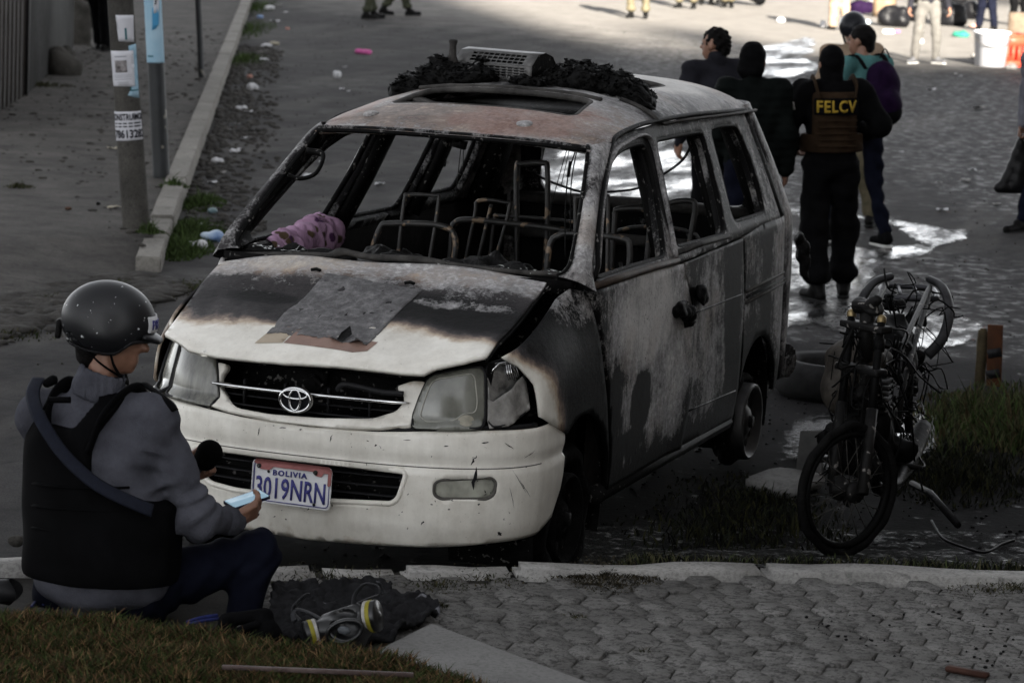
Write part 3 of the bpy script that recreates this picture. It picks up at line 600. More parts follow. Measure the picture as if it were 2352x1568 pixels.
def house():  # unseen house, added to block sky light and darken the right side
    t = thing('light_blocking_house', 'added two storey house blocking sky light from the right, out of frame', 'building', (8.8, 4, 0)); mb = MB(); mb.box((8.8, 4, 3.2), (6.4, 18, 6.8)); mb.build('wall', M_BLD, t, False); mb = MB(); mb.box((8.7, 4, 6.7), (7.0, 18.6, .18)); mb.build('roof', M_SLAB, t, False)
    for y in (-2.5, 1.5, 5.5, 9.5):
        for z in (1.7, 4.6): mb = MB(); mb.box((5.59, y, z), (.06, 1.3, 1.3)); mb.build('window', M_WIN, t, False)
house()
tq = math.tan(SUN_EL); Q0 = 150.
building('apartment_block', 'tall plastered apartment block standing across the street, out of frame', -44, 9.1, Q0, Q0+14, (Q0+68)*tq)
building('corner_building', 'lower plastered corner building with a roof tank, out of frame', 9.12, 34, Q0, Q0+12, (Q0+33.4)*tq, [(10.7, 12.1, (Q0+42)*tq)])
# ================================================================== burnt van
van = thing('burnt_van', 'burnt out white passenger van with a sooty hood and no glass', 'van', (0, 2.2, 0))
def sst(e0, e1, x):
    t = np.clip((x-e0)/(e1-e0), 0, 1); return t*t*(3-2*t)
def van_mat(name='scorched_paint'):
    m, nt, b, ob = base_mat(name); a = N_(nt, 'Attribute', attribute_name='burn'); sp = N_(nt, 'SeparateColor'); nt.links.new(a.outputs['Color'], sp.inputs[0])
    br, ash, rust = sp.outputs[0], sp.outputs[1], sp.outputs[2]
    n1 = noise_(nt, ob, 7, 7, .72, .4); n2 = noise_(nt, ob, 38, 6, .75); fl = noise_(nt, ob, 85, 5, .8)
    mp = N_(nt, 'Mapping'); mp.inputs['Scale'].default_value = (14, 14, 1.6); nt.links.new(ob, mp.inputs[0]); st = noise_(nt, mp.outputs[0], 1.4, 5, .7)
    k = math_(nt, 'MULTIPLY_ADD', math_(nt, 'SUBTRACT', n1, .5), .42, br); k = math_(nt, 'MULTIPLY_ADD', math_(nt, 'SUBTRACT', n2, .5), .16, k); k = math_(nt, 'MULTIPLY_ADD', math_(nt, 'MULTIPLY', math_(nt, 'SUBTRACT', st, .5), br), .45, k, clamp=True)
    c = ramp(nt, k, [(0, (.78, .755, .69)), (.16, (.71, .68, .61)), (.27, (.45, .36, .27)), (.36, (.17, .125, .10)), (.48, (.042, .038, .039)), (.66, (.010, .0095, .010)), (.85, (.003, .003, .003))])
    # ash and bare grey metal flakes over the soot
    af = math_(nt, 'MULTIPLY_ADD', math_(nt, 'SUBTRACT', fl, .5), .9, ash); af = math_(nt, 'MULTIPLY_ADD', math_(nt, 'SUBTRACT', n1, .5), 1.5, af)
    af = math_(nt, 'MULTIPLY_ADD', math_(nt, 'SUBTRACT', st, .5), .9, af)
    af = math_(nt, 'MULTIPLY', ramp(nt, af, [(.30, (0, 0, 0)), (.50, (.55,)*3), (.85, (1, 1, 1))]), ramp(nt, ash, [(.02, (0, 0, 0)), (.14, (1, 1, 1))]))
    ac = ramp(nt, n2, [(.3, (.20, .195, .198)), (.5, (.36, .352, .352)), (.7, (.66, .65, .64))]); ac = mixc(nt, ramp(nt, ash, [(.72, (0, 0, 0)), (1.0, (.85,)*3)]), ac, (.68, .665, .64)); n0 = noise_(nt, ob, 2.3, 4, .6, .6); ac = mixc(nt, 1.0, ac, ac); hs = N_(nt, 'HueSaturation'); nt.links.new(ac, hs.inputs['Color']); nt.links.new(ramp(nt, n0, [(.32, (.70,)*3), (.5, (1.,)*3), (.66, (1.0,)*3)]), hs.inputs['Value']); ac = mixc(nt, ramp(nt, n0, [(.5, (0, 0, 0)), (.7, (.55,)*3)]), hs.outputs['Color'], (.30, .245, .20)); c = mixc(nt, af, c, ac)
    rf = ramp(nt, math_(nt, 'MULTIPLY_ADD', math_(nt, 'SUBTRACT', n1, .5), 1.4, rust), [(.42, (0, 0, 0)), (.7, (.85,)*3)]); rf = math_(nt, 'MULTIPLY', rf, ramp(nt, rust, [(.02, (0, 0, 0)), (.15, (1, 1, 1))])); c = mixc(nt, rf, c, ramp(nt, n2, [(.35, (.12, .055, .042)), (.7, (.27, .16, .12))]))
    # blistered black pits where it burnt, grime specks where it did not
    pit = ramp(nt, noise_(nt, ob, 55, 4, .8), [(.60, (0, 0, 0)), (.66, (1, 1, 1))]); c = mixc(nt, math_(nt, 'MULTIPLY', pit, ramp(nt, br, [(.3, (0, 0, 0)), (.6, (.8,)*3)])), c, (.006, .006, .006))
    spk = ramp(nt, noise_(nt, ob, 130, 2, .5), [(.70, (0, 0, 0)), (.73, (.7,)*3)]); c = mixc(nt, math_(nt, 'MULTIPLY', spk, ramp(nt, n1, [(.45, (0, 0, 0)), (.6, (1, 1, 1))])), c, (.05, .045, .04))
    grime = ramp(nt, math_(nt, 'ADD', math_(nt, 'MULTIPLY', noise_(nt, ob, 3.2, 6, .75), .7), math_(nt, 'MULTIPLY', st, .3)), [(.40, (0, 0, 0)), (.68, (.8,)*3)]); c = mixc(nt, math_(nt, 'MULTIPLY', grime, ramp(nt, k, [(.22, (1, 1, 1)), (.42, (0, 0, 0))])), c, mixc(nt, .5, c, (.22, .19, .145)))
    nt.links.new(c, b.inputs['Base Color'])
    nt.links.new(math_(nt, 'MAXIMUM', ramp(nt, k, [(.1, (.30,)*3), (.35, (.5,)*3), (.7, (.5,)*3)]), math_(nt, 'MULTIPLY', af, .78)), b.inputs['Roughness']); nt.links.new(ramp(nt, k, [(.15, (.5,)*3), (.5, (.07,)*3)]), b.inputs['Specular IOR Level'])
    h = math_(nt, 'ADD', math_(nt, 'MULTIPLY', math_(nt, 'ADD', n2, math_(nt, 'MULTIPLY', fl, .5)), ramp(nt, br, [(.2, (.04,)*3), (.5, (1, 1, 1))])), math_(nt, 'MULTIPLY', af, .35)); h = math_(nt, 'ADD', h, math_(nt, 'MULTIPLY', noise_(nt, ob, 5.5, 2, .5), 1.1)); bump_(nt, b, h, .55, .006); return m
M_VAN = van_mat()
M_SOOT = mat('sooty_metal', (.006, .0058, .0056), (.0018, .0018, .0018), 12, .6, .0, .5, 60, .006, .05, speck=((.10, .095, .09), 42, .65))
M_SOOT2 = mat('ashy_metal', (.075, .071, .067), (.008, .0075, .007), 9, .7, 0, .5, 50, .006, .1)
M_BLACK = mat('black_plastic', (.012, .012, .013), None, 12, .5, 0, .15)
M_CHROME = mat('chrome', (.75, .75, .75), (.55, .55, .55), 20, .16, 1., .05)
M_TUBE = mat('burnt_tube', (.034, .032, .03), (.008, .008, .008), 16, .5, .2, .4, 70, .003, .5, speck=((.20, .14, .09), 14, .60))
def blobf(P, c, r, hard=.5):
    d = np.sqrt((((P-np.array(c))/np.array(r))**2).sum(1)); return 1-sst(1-hard, 1+hard, d)
# --- shared body surface
FW_W, FW_D, FW_N = .845, .50, 2.6
def plan_x(yq): q = np.clip(1-np.asarray(yq)/FW_D, 0, 1); return FW_W*(1-q**FW_N)**(1/FW_N)
_t = np.linspace(0, math.pi/2, 400); _px = FW_W*np.sin(_t)**(2/FW_N); _py = FW_D*(1-np.cos(_t)**(2/FW_N)); _s = np.concatenate([[0], np.cumsum(np.hypot(np.diff(_px), np.diff(_py)))])
def inset(z): return np.interp(z, [.18, .25, .32, .40, .48, .545, .56, .60, .68, .715, .73, .80, .90, .97, 1.1], [.07, .035, .015, .008, .0, .0, .014, .004, .010, .030, .060, .075, .105, .14, .20])
def SF(s, z, off=0.):       # front face: arc length round the nose, height
    s = np.asarray(s, float); z = np.asarray(z, float); a = np.abs(s); x = np.interp(a, _s, _px); y = np.interp(a, _s, _py); e = np.clip(a-_s[-1], 0, None); y = y+e
    nx = np.gradient(_py, _s); ny = -np.gradient(_px, _s); NX = np.interp(a, _s, nx); NY = np.interp(a, _s, ny); d = -inset(z)+off
    return np.stack([np.sign(s)*(x+NX*d), y+NY*d, z], 1)
def sarc(x): return np.sign(x)*np.interp(abs(x), _px, _s)
def hood_z(x, y): return .903+.335*y-.020*(np.abs(x)/.68)**4+.006
def WX(y, z):
    y = np.asarray(y, float); z = np.asarray(z, float); x = plan_x(np.clip(y-inset(z)*.8, .002, None))
    x = x*np.interp(z, [.15, .30, .42, .62, .85, 1.14], [.945, .985, .997, 1.0, .997, .985])
    x = x-sst(3.85, 4.35, y)*.075
    up = np.clip(z-1.14, 0, None); x = x-up*.385
    ft = .80; zt = .925+.30*np.clip(y, 0, .95); q = np.clip((z-ft)/(zt-ft), 0, 1.1); fr = np.clip((1.02-y)/.25, 0, 1); x = x-(x-.715)*q**2.4*fr
    return x
def side(sg): return lambda y, z: np.stack([sg*WX(y, z), y, z], 1)
def attr_of(fn):
    def f(P): return np.clip(fn(P), 0, 1.2)
    return f
def A_side(P):
    x, y, z = P.T; b = np.full(len(P), .60); a = np.zeros(len(P)); ru = np.zeros(len(P)); n = hnoise(P, 2.2)
    b = np.where(y < .9, .10+.85*sst(.36, .68, y+.10*n-(.75-z)*.06+.16*sst(.85, 1.05, z)), .88)
    b = np.maximum(b, .95*blobf(P, (.84, .90, .72), (.5, .30, .5), .5)*sst(.45, .7, y)); a += .42*blobf(P, (.75, .80, 1.10), (.4, .22, .10))
    a = np.maximum(a, .86*blobf(P, (.84, 1.66, .97), (.5, .58, .28), .5)); a = np.maximum(a, .66*blobf(P, (.84, 1.72, .62), (.5, .46, .22), .5)); a = np.maximum(a, .74*blobf(P, (.84, 2.05, .80), (.5, .22, .45), .5))
    a = np.maximum(a, .52*blobf(P, (.84, 2.62, .76), (.5, .38, .45), .6)); a = np.maximum(a, .36*blobf(P, (.84, 1.5, .42), (.5, .4, .06), .5))
    a = np.maximum(a, .60*blobf(P, (.8, 3.9, .86), (.5, .20, .40), .5)); a = np.maximum(a, .36*blobf(P, (.84, 3.3, .95), (.5, .3, .3), .6))
    hole = blobf(P, (.84, 1.55+.05*n[0], .61), (.5, .15, .13), .12); hole = np.maximum(hole, blobf(P, (.84, 1.22, .66), (.5, .07, .14), .3)); hole = np.maximum(hole, blobf(P, (.84, 1.4, .46), (.5, .25, .05), .3)*.8); hole = np.maximum(hole, blobf(P, (.84, 3.0, .85), (.5, .12, .35), .4)*.9)
    a *= 1-hole; b = np.maximum(b, hole*1.0); b = np.maximum(b, .95*sst(.42, .30, z)); a = np.maximum(a, np.where(y > 1.0, .17+.22*n, 0)*(1-hole)); a *= sst(.30, .42, z)
    return np.stack([b, np.where(a > .04, a*1.15-.06, 0), ru], 1)
def A_upper(P):
    x, y, z = P.T; n = hnoise(P, 3.); a = .24+.2*n; a = a+.2*sst(1.45, 1.7, z)*sst(1.0, 2.0, y)*0; a += .16*sst(3.5, 3.8, y); return np.stack([np.full(len(P), .74), a, 0*a+.05], 1)
def A_hood(P):
    x, y, z = P.T; n = hnoise(P, 3.5, 4); yb = .335+.04*np.sin(x*5)+.09*n-.06*sst(.25, .6, x)-.05*np.exp(-((x+.02)/.25)**2); b = .08+.50*sst(yb-.10, yb+.12, y)
    b = b-.20*sst(.60, .80, y+.06*n); b += .22*blobf(P, (.35, .45, 1.05), (.34, .16, .3), .5); b = np.maximum(b, .80*blobf(P, (-.42, .50, 1.07), (.19, .07, .3), .5)); b += .12*sst(-.66, -.70, x)*0
    a = .26*sst(.40, .70, y)+.42*sst(.62, .80, y+.07*n); a = np.maximum(a, .45*blobf(P, (.42, .56, 1.08), (.26, .035, .3), .6))
    b -= .1*blobf(P, (-.45, .78, 1.15), (.3, .1, .3), .6)
    return np.stack([np.clip(b, .06, 1), a, .10*blobf(P, (-.66, .7, 1.1), (.1, .3, .4))], 1)
def A_roof(P):
    x, y, z = P.T; n = hnoise(P, 2.6, 4); a = .50+.36*n+.62*sst(2.3, 2.8, y)*sst(.64, .34, np.abs(x))-.15*sst(.45, .6, np.abs(x)); a += .05*sst(2.3, 3.0, y); ru = .75*blobf(P, (.28, 1.78, 1.75), (.34, .30, .3), .6)+.62*blobf(P, (-.56, 1.9, 1.75), (.10, .5, .3), .6)+.42*blobf(P, (.05, 1.56, 1.72), (.4, .12, .3), .6)
    a -= .2*blobf(P, (-.25, 1.62, 1.7), (.22, .14, .3), .6); b = .40+.12*sst(2.2, 2.6, y); b += .3*blobf(P, (0, 2.5, 1.85), (.75, .3, .3), .5); return np.stack([b, a, ru], 1)
def A_white(P):
    x, y, z = P.T; n = hnoise(P, 5., 3); b = .06+.05*n+.16*sst(.33, .20, z)+.20*sst(.72, .80, np.abs(x))*0; b += .12*sst(.655, .70, z)*sst(.0, .6, x); return np.stack([np.clip(b, 0, 1), 0*b, 0*b], 1)
def A_soot(P): n = hnoise(P, 3.); return np.stack([.8+0*n, .12+.2*n, 0*n], 1)

# --- lower sides, both flanks
ARF = (.80, .27, .405); ARR = (3.53, .262, .365)
def arch(c, a0, a1, n=22): return [(c[0]+c[2]*math.cos(R(a0+(a1-a0)*k/n)), c[1]+c[2]*math.sin(R(a0+(a1-a0)*k/n))) for k in range(n+1)]
DF = [(.925, 1.15), (1.01, .949), (1.125, .699), (1.185, .48), (1.20, .30)]
DM = [(2.165, 1.125), (2.30, .93), (2.315, .80), (2.305, .648), (2.25, .45), (2.215, .30)]
FEN = [(.355, .735), (.45, .69)]+[p for p in arch(ARF, 118, 8)]+[(1.19, .30), (1.175, .47), (1.11, .695), (.995, .945), (.905, 1.15), (.84, 1.165), (.70, 1.115), (.52, 1.058), (.33, .998), (.235, .968), (.30, .93), (.342, .86)]
DOOR = DF+DM[::-1]+[(1.6, 1.15)]
SLIDE = [(2.19, 1.125), (2.32, .93), (2.335, .80), (2.325, .648), (2.272, .45), (2.235, .30), (3.165, .285)]+[(3.168, .33), (3.19, .43), (3.20, .55), (3.2, .84), (3.2, .90), (3.165, 1.135)]
QUART = [(3.185, 1.14), (3.22, .90), (3.22, .55), (3.20, .45)]+arch(ARR, 148, 8)+[(3.99, .30), (4.18, .31), (4.30, .48), (4.33, .75), (4.32, .95), (4.27, 1.155), (3.9, 1.165), (3.6, 1.165)]
for sg in (1, -1):
    f = side(sg); fl = sg < 0
    at = A_side if sg > 0 else A_soot
    panel('front_fender', FEN, f, .034, M_VAN, van, th=.012, flip=fl, attr=at if sg > 0 else A_hood)
    fd = panel('front_door', DOOR, (lambda y, z, f=f: f(y, z)+np.array([sg*.004, 0, 0])-(sst(2.0, 2.3, y)*sst(1.0, .6, z))[:, None]*np.array([-sg*.022, 0, 0])), .034, M_VAN, van, th=.03, flip=fl, attr=at)
    sd_ = panel('sliding_door', SLIDE, f, .034, M_VAN, van, th=.02, flip=fl, attr=at)
    qp = panel('rear_quarter_panel', QUART, f, .034, M_VAN, van, th=.02, flip=fl, attr=at)
    if sg > 0:     # pressed lines, slide rail, charred handles
        for pr, pts in ((fd, [(1.22, .876), (1.6, .872), (2.24, .858)]), (fd, [(1.19, .545), (1.6, .53), (2.2, .512)]), (sd_, [(2.34, .885), (3.17, .872)]), (sd_, [(2.34, .45), (3.14, .42)])):
            q = cr(pts, 5); mb = MB(); mb.tube(f(q[:, 0], q[:, 1])-np.array([.002, 0, 0]), .005, 6); o = mb.build('pressed_line', M_VAN, pr); setattr_v(o, A_side(np.array([v.co[:] for v in o.data.vertices]))*np.array([1., .5, 1]))
        mb = MB()
        for zz in (.878, .826): q = np.array([(3.225, zz), (3.6, zz+.005), (3.98, zz+.006)]); mb.tube(f(q[:, 0], q[:, 1])+np.array([.002, 0, 0]), .009, 6)
        q = np.array([(3.23, .852), (3.6, .856), (3.975, .857)]); mb2 = MB(); mb2.tube(f(q[:, 0], q[:, 1])-np.array([.004, 0, 0]), .02, 8, flat=.3); o = mb.build('slide_rail', M_SOOT2, qp); mb2.build('rail_channel', M_SOOT, qp)
        for nm, c, rr, sd in (('charred_handle', (.862, 2.07, .945), (.03, .075, .035), 1), ('charred_handle', (.868, 2.13, .915), (.035, .06, .03), 2), ('charred_handle', (.862, 2.40, .975), (.03, .055, .04), 3)):
            V, F = sdf_mesh([('e', c, rr), ('e', (c[0], c[1]+.05, c[2]-.03), (.02, .03, .03))], .009, .02, disp=folds(.012, 90, sd)); obm(nm, V, F, M_CHAR, fd if sd < 3 else sd_)
# black gap strips behind the panels, sills, inner shell
mb = MB()
for sg in (1, -1):
    f = side(sg); yy, z_ = np.meshgrid(np.linspace(1.0, 4.25, 60), np.linspace(.27, 1.13, 16)); P = f(yy.ravel(), z_.ravel()); P[:, 0] -= sg*.05
    k = ~(((yy.ravel()-ARR[0])**2+(z_.ravel()-ARR[1])**2) < .40**2); idx = np.arange(60*16).reshape(16, 60)
    F = [(idx[i, j], idx[i, j+1], idx[i+1, j+1], idx[i+1, j]) for i in range(15) for j in range(59) if k[[idx[i, j], idx[i, j+1], idx[i+1, j+1], idx[i+1, j]]].all()]
    mb.add(P, F)
    P2 = f(yy.ravel(), z_.ravel())
mb.build('inner_side_shell', mat('inner_soot', (.022, .02, .019), (.004, .004, .004), 9, .8, 0, .5, 50, .006, .05), van)
mb = MB(); mb.box((0, 2.6, .33), (1.52, 3.2, .05)); mb.box((0, 1.0, .70), (1.5, .06, .75)); mb.box((0, 2.3, .27), (1.5, 3.9, .06)); mb.build('floor_pan', M_SOOT, van)
for sg in (1, -1):
    mb = MB(); q = np.array([(1.1, .285), (2.0, .28), (3.15, .27)]); mb.tube(side(sg)(q[:, 0], q[:, 1])-np.array([sg*.03, 0, 0]), .04, 8); mb.build('sill', M_SOOT, van)
for (cy, cz, rad), nm in ((ARF, 'front'), (ARR, 'rear')):
    for sg in (1, -1):
        mb = MB(); a = np.linspace(R(-20), R(200), 26); V = []
        for x in (.80, .45): V += [(sg*x, cy+(rad+.02)*math.cos(t), cz+(rad+.02)*math.sin(t)) for t in a]
        V.append((sg*.45, cy, cz)); n = len(a); mb.add(V, [(i, i+1, n+i+1, n+i) for i in range(n-1)]+[(n+i, n+i+1, 2*n) for i in range(n-1)]); mb.build('wheel_well', M_SOOT, van)
# wheels: rear ones burnt to the rim, front tyres collapsed
M_RIM = mat('burnt_rim', (.055, .053, .052), (.015, .015, .015), 7, .5, .6, .3, 40, .004)
M_ASHTY = mat('burnt_tyre', (.008, .0078, .0076), (.003, .003, .003), 18, .9, 0, .8, 45, .012, .04)
def wheel(x, y, z, sg, tyre=.0, tilt=0.):
    t = MB(); ax = (sg, 0, 0)
    t.lathe([(.185, -.09), (.185, .055), (.178, .068), (.168, .066), (.150, .03), (.085, .022), (.06, .045), (.03, .052), (0.001, .052)], (x, y, z), ax, 36)
    o = t.build('wheel', M_RIM if not tyre else M_ASHTY, van); h = MB()
    for k in range(10): a = k*2*math.pi/10; h = MB(); h.lathe([(.022, .030), (.0, .033)], (x, y+.115*math.cos(a), z+.115*math.sin(a)), ax, 8); h.build('vent_hole', M_SOOT, o)
    h = MB(); h.lathe([(.03, .05), (.028, .068), (.001, .07)], (x, y, z), ax, 12); h.build('hub_cap', M_SOOT, o)
    h = MB(); a = np.linspace(0, 2*math.pi, 48, endpoint=False); rr = .205+tyre*.06; pts = np.stack([np.full(48, x-sg*.02), y+rr*np.cos(a), np.maximum(z+rr*np.sin(a), .045)], 1); pts += .006*np.sin(a*7)[:, None]; h.tube(pts, .055 if tyre else .028, 10, closed=True, flat=1.5); h.build('tyre', M_ASHTY, o)
wheel(.775, 3.50, .215, 1); wheel(-.775, 3.50, .215, -1); wheel(.74, .80, .25, 1, .8); wheel(-.74, .80, .25, -1, .8)
# --- upper sides: pillars and window openings
FWIN = [(.985, 1.19), (1.10, 1.265), (1.26, 1.385), (1.43, 1.50), (1.60, 1.588), (1.75, 1.628), (1.95, 1.64), (2.165, 1.637), (2.12, 1.45), (2.03, 1.30), (1.955, 1.175), (1.5, 1.185)]
SWIN = [(2.30, 1.638), (2.265, 1.5), (2.19, 1.33), (2.125, 1.195), (2.5, 1.185), (2.925, 1.175), (2.985, 1.33), (3.04, 1.53), (3.045, 1.625), (2.8, 1.632)]
QWIN = [(3.165, 1.63), (3.15, 1.5), (3.12, 1.35), (3.085, 1.21), (3.4, 1.205), (3.66, 1.205), (3.69, 1.32), (3.675, 1.5), (3.635, 1.615), (3.4, 1.63)]
UP_O = [(.95, 1.16), (1.17, 1.36), (1.43, 1.53), (1.64, 1.645), (1.76, 1.682), (2.05, 1.702), (2.35, 1.706), (2.87, 1.70), (3.86, 1.669), (3.90, 1.55), (3.97, 1.38), (4.02, 1.25), (4.06, 1.16), (3.6, 1.163), (3.1, 1.145), (2.15, 1.135), (1.5, 1.15)]
for sg in (1, -1):
    f = side(sg)
    o = panel('window_frame', rnd(UP_O, .05), f, .03, M_VAN, van, [rnd(FWIN, .04), rnd(SWIN, .06), rnd(QWIN, .09)], .05, flip=sg < 0, attr=A_upper)
    for W_ in (FWIN, SWIN, QWIN):
        q = np.array(rnd(W_, .07)); mb = MB(); mb.tube(f(q[:, 0], q[:, 1])-np.array([sg*.012, 0, 0]), .013, 6, closed=True); mb.build('window_seal', M_SOOT, o)
    # raised outer frame of the front door and its lower sash, drip rail
    q = cr([(1.0, 1.215), (1.24, 1.40), (1.45, 1.54), (1.62, 1.618), (1.80, 1.655), (2.20, 1.658), (2.16, 1.42), (2.06, 1.16)], 6); mb = MB(); mb.tube(f(q[:, 0], q[:, 1])+np.array([sg*.006, 0, 0]), .016, 8, flat=.6); o2 = mb.build('door_frame', M_VAN, van); setattr_v(o2, np.tile([.6, .55, .05], (len(o2.data.vertices), 1)))
    q = np.array([(.96, 1.165), (1.3, 1.165), (1.75, 1.158), (2.07, 1.15)]); mb = MB(); mb.tube(f(q[:, 0], q[:, 1])+np.array([sg*.004, 0, 0]), .017, 8); mb.tube(f(q[:, 0], q[:, 1]+.02)-np.array([sg*.012, 0, 0]), .010, 8); mb.build('window_sash', mat('rusty_sash', (.07, .05, .038), (.02, .017, .015), 14, .6, 0, .4) if sg > 0 else M_SOOT, van)
    q = np.array([(2.1, 1.178), (2.5, 1.178), (2.93, 1.168)]); mb = MB(); mb.tube(f(q[:, 0], q[:, 1]), .014, 8); mb.build('window_sash', M_SOOT2, van)
    q = cr([(.97, 1.19), (1.17, 1.372), (1.43, 1.545), (1.63, 1.655), (1.76, 1.696), (2.05, 1.716), (2.35, 1.719), (2.9, 1.712), (3.5, 1.69), (3.88, 1.676)], 6); P = f(q[:, 0], q[:, 1]); P[:, 0] += sg*.012; mb = MB(); mb.tube(P, .011, 8); o3 = mb.build('drip_rail', M_SOOT, van)
    q = np.array([(2.45, 1.702), (2.9, 1.695), (3.5, 1.678), (3.98, 1.668)]); P = f(q[:, 0], q[:, 1]); P[:, 0] += sg*np.array([.012, .02, .025, .03]); mb = MB(); mb.tube(P, .008, 6); mb.build('trim_strip', M_SOOT2, o3)
    # inner faces of the B and C pillars
    for (y0, z0, y1, z1, w) in ((2.235, 1.66, 2.06, 1.14, .10), (3.10, 1.66, 3.02, 1.14, .10), (3.85, 1.64, 3.93, 1.14, .22)):
        mb = MB(); q = np.array([(y0, z0), (.5*y0+.5*y1+.02, (z0+z1)/2), (y1, z1)]); P = f(q[:, 0], q[:, 1]); P[:, 0] -= sg*.07; mb.tube(P, w*.62, 8, flat=.55); mb.build('inner_pillar', M_SOOT, van)
# rear corner posts and tailgate
for sg in (1, -1):
    mb = MB(); V = []; n = 9; zz = np.linspace(.32, 1.70, 24)
    for z in zz:
        y0 = float(np.interp(z, [.3, 1.16, 1.25, 1.38, 1.55, 1.70], [4.16, 4.06, 4.02, 3.97, 3.90, 3.86])); yr = float(np.interp(z, [.3, .5, .9, 1.16, 1.4, 1.6, 1.70], [4.33, 4.37, 4.40, 4.36, 4.27, 4.16, 4.08])); x0 = float(WX(np.array([y0]), np.array([z]))[0]); x1 = x0-.20
        for k in range(n):
            a = k/(n-1)*math.pi/2; V.append((sg*(x1+(x0-x1)*math.cos(a)**.7), y0+(yr-y0)*math.sin(a)**.7, z))
    mb.add(V, [(i*n+k, i*n+k+1, (i+1)*n+k+1, (i+1)*n+k) if sg < 0 else (i*n+k, (i+1)*n+k, (i+1)*n+k+1, i*n+k+1) for i in range(len(zz)-1) for k in range(n-1)]); o = mb.build('rear_corner_post', M_VAN, van); solid(o, .02, 0); P = np.array([v.co[:] for v in o.data.vertices])
    nn = hnoise(P, 3); setattr_v(o, np.stack([.62+0*nn, .52+.3*nn-.5*sst(.5, .3, P[:, 2]), 0*nn], 1))
TG = [(-.62, 1.13), (.62, 1.13), (.64, .45), (-.64, .45)]
ty = lambda z: np.interp(z, [.3, .5, .9, 1.16, 1.4, 1.6, 1.72], [4.33, 4.37, 4.40, 4.36, 4.27, 4.16, 4.08])
tgm = lambda x, z: np.stack([x, ty(z)-.05*(x/.6)**2, z], 1)
panel('tailgate', [(-.66, .42), (.66, .42), (.66, 1.14), (.60, 1.70), (-.60, 1.70), (-.66, 1.14)], tgm, .05, M_VAN, van, [rnd([(-.56, 1.15), (.56, 1.15), (.50, 1.62), (-.50, 1.62)], .10)], .05, flip=True, attr=A_soot)
mb = MB(); mb.tube([(-.68, 4.22, 1.125), (0, 4.25, 1.135), (.68, 4.22, 1.125)], .03, 8); mb.tube([(-.7, 4.2, .95), (.7, 4.2, .95)], .03, 8); mb.build('rear_cross_beam', M_SOOT2, van)
mb = MB(); q = np.linspace(-.80, .80, 17); mb.tube(np.stack([q, 4.42-.16*(np.abs(q)/.8)**4, np.full(17, .40)], 1), .075, 10, flat=1.2); o = mb.build('rear_bumper', M_VAN, van); setattr_v(o, A_soot(np.array([v.co[:] for v in o.data.vertices]))+np.array([0, .18, 0]))
V, F = sdf_mesh([('c', (.80, 4.40, 1.0), (.83, 4.42, .82), .03, .02), ('e', (.82, 4.42, .93), (.03, .02, .05))], .01, .02, disp=folds(.012, 80, 5)); obm('melted_tail_lamp', V, F, M_CHAR, van)

# --- roof
def roof_zc(y): return np.interp(y, [1.40, 1.46, 1.60, 1.80, 2.05, 2.3, 2.7, 3.2, 3.6, 3.9, 4.08, 4.16], [1.672, 1.695, 1.738, 1.782, 1.815, 1.836, 1.850, 1.846, 1.832, 1.805, 1.76, 1.70])
def roof_ze(y): return np.interp(y, [1.40, 1.6, 1.76, 2.05, 2.35, 2.87, 3.5, 3.86, 4.1], [1.650, 1.672, 1.695, 1.714, 1.717, 1.710, 1.69, 1.672, 1.655])
def roof_w(y): return np.interp(y, [1.40, 1.66, 1.8, 2.35, 3.0, 3.86, 4.12], [.615, .640, .632, .625, .628, .637, .60])
def RF(u, y):       # u in -1..1
    w = roof_w(y); x = np.sign(u)*w*np.sin(np.abs(u)*math.pi/2)**.92; e = np.abs(x)/w; z = roof_ze(y)+(roof_zc(y)-roof_ze(y))*np.clip(1-e**2.7, 0, 1)**.72
    z = z-.012*np.exp(-((y-2.42)/.03)**2)*sst(.1, .5, np.abs(u))      # seam across the roof
    y2 = y+.03*e**4*(y < 1.6); return np.stack([x, y2, z], 1)
SUNR = rnd([(-.42, 1.80), (.42, 1.80), (.385, 2.20), (-.385, 2.20)], .07, 5)
REARH = rnd([(-.40, 2.52), (.40, 2.52), (.40, 3.25), (-.40, 3.25)], .06, 5)
us = lambda L: [(math.copysign(math.asin(min(1, abs(x)/.63)**(1/.92))*2/math.pi, x), y) for x, y in L]
roof = panel('roof', [(-1, 1.42), (1, 1.42), (1, 4.12), (-1, 4.12)], RF, .034, M_VAN, van, [us(SUNR), us(REARH)], .018, attr=A_roof)
for L, nm in ((SUNR, 'sunroof_rim'), (REARH, 'sunroof_rim')):
    q = dense(us(L), .05); P = RF(q[:, 0], q[:, 1]); P[:, 2] -= .012; mb = MB(); mb.tube(P, .014, 8, closed=True, flat=1.0); mb.build(nm, M_SOOT2, roof)
mb = MB(); mb.tube([(-.44, 2.215, 1.802), (-.3, 2.225, 1.821), (0, 2.23, 1.832), (.3, 2.225, 1.822), (.41, 2.215, 1.806)], .016, 8, flat=.7); mb.build('roof_bow', M_SOOT2, roof)
mb = MB(); mb.box((0, 2.02, 1.70), (.92, .50, .012)); mb.box((0, 2.9, 1.70), (.9, .80, .012)); mb.build('headliner_pan', M_SOOT, roof)
mb = MB(); mb.tube(cr([(-.40, 2.05, 1.752), (-.25, 2.0, 1.75), (0, 1.97, 1.748), (.06, 2.02, 1.76)], 6), .017, 6, flat=.5); mb.tube(cr([(.08, 1.98, 1.75), (.22, 2.0, 1.752), (.37, 1.95, 1.745)], 6), .016, 6, flat=.5); mb.box((-.34, 2.05, 1.755), (.10, .12, .012), rotm((0, 1, .2), .3)); mb.build('bent_roof_frame', M_SOOT2, roof)
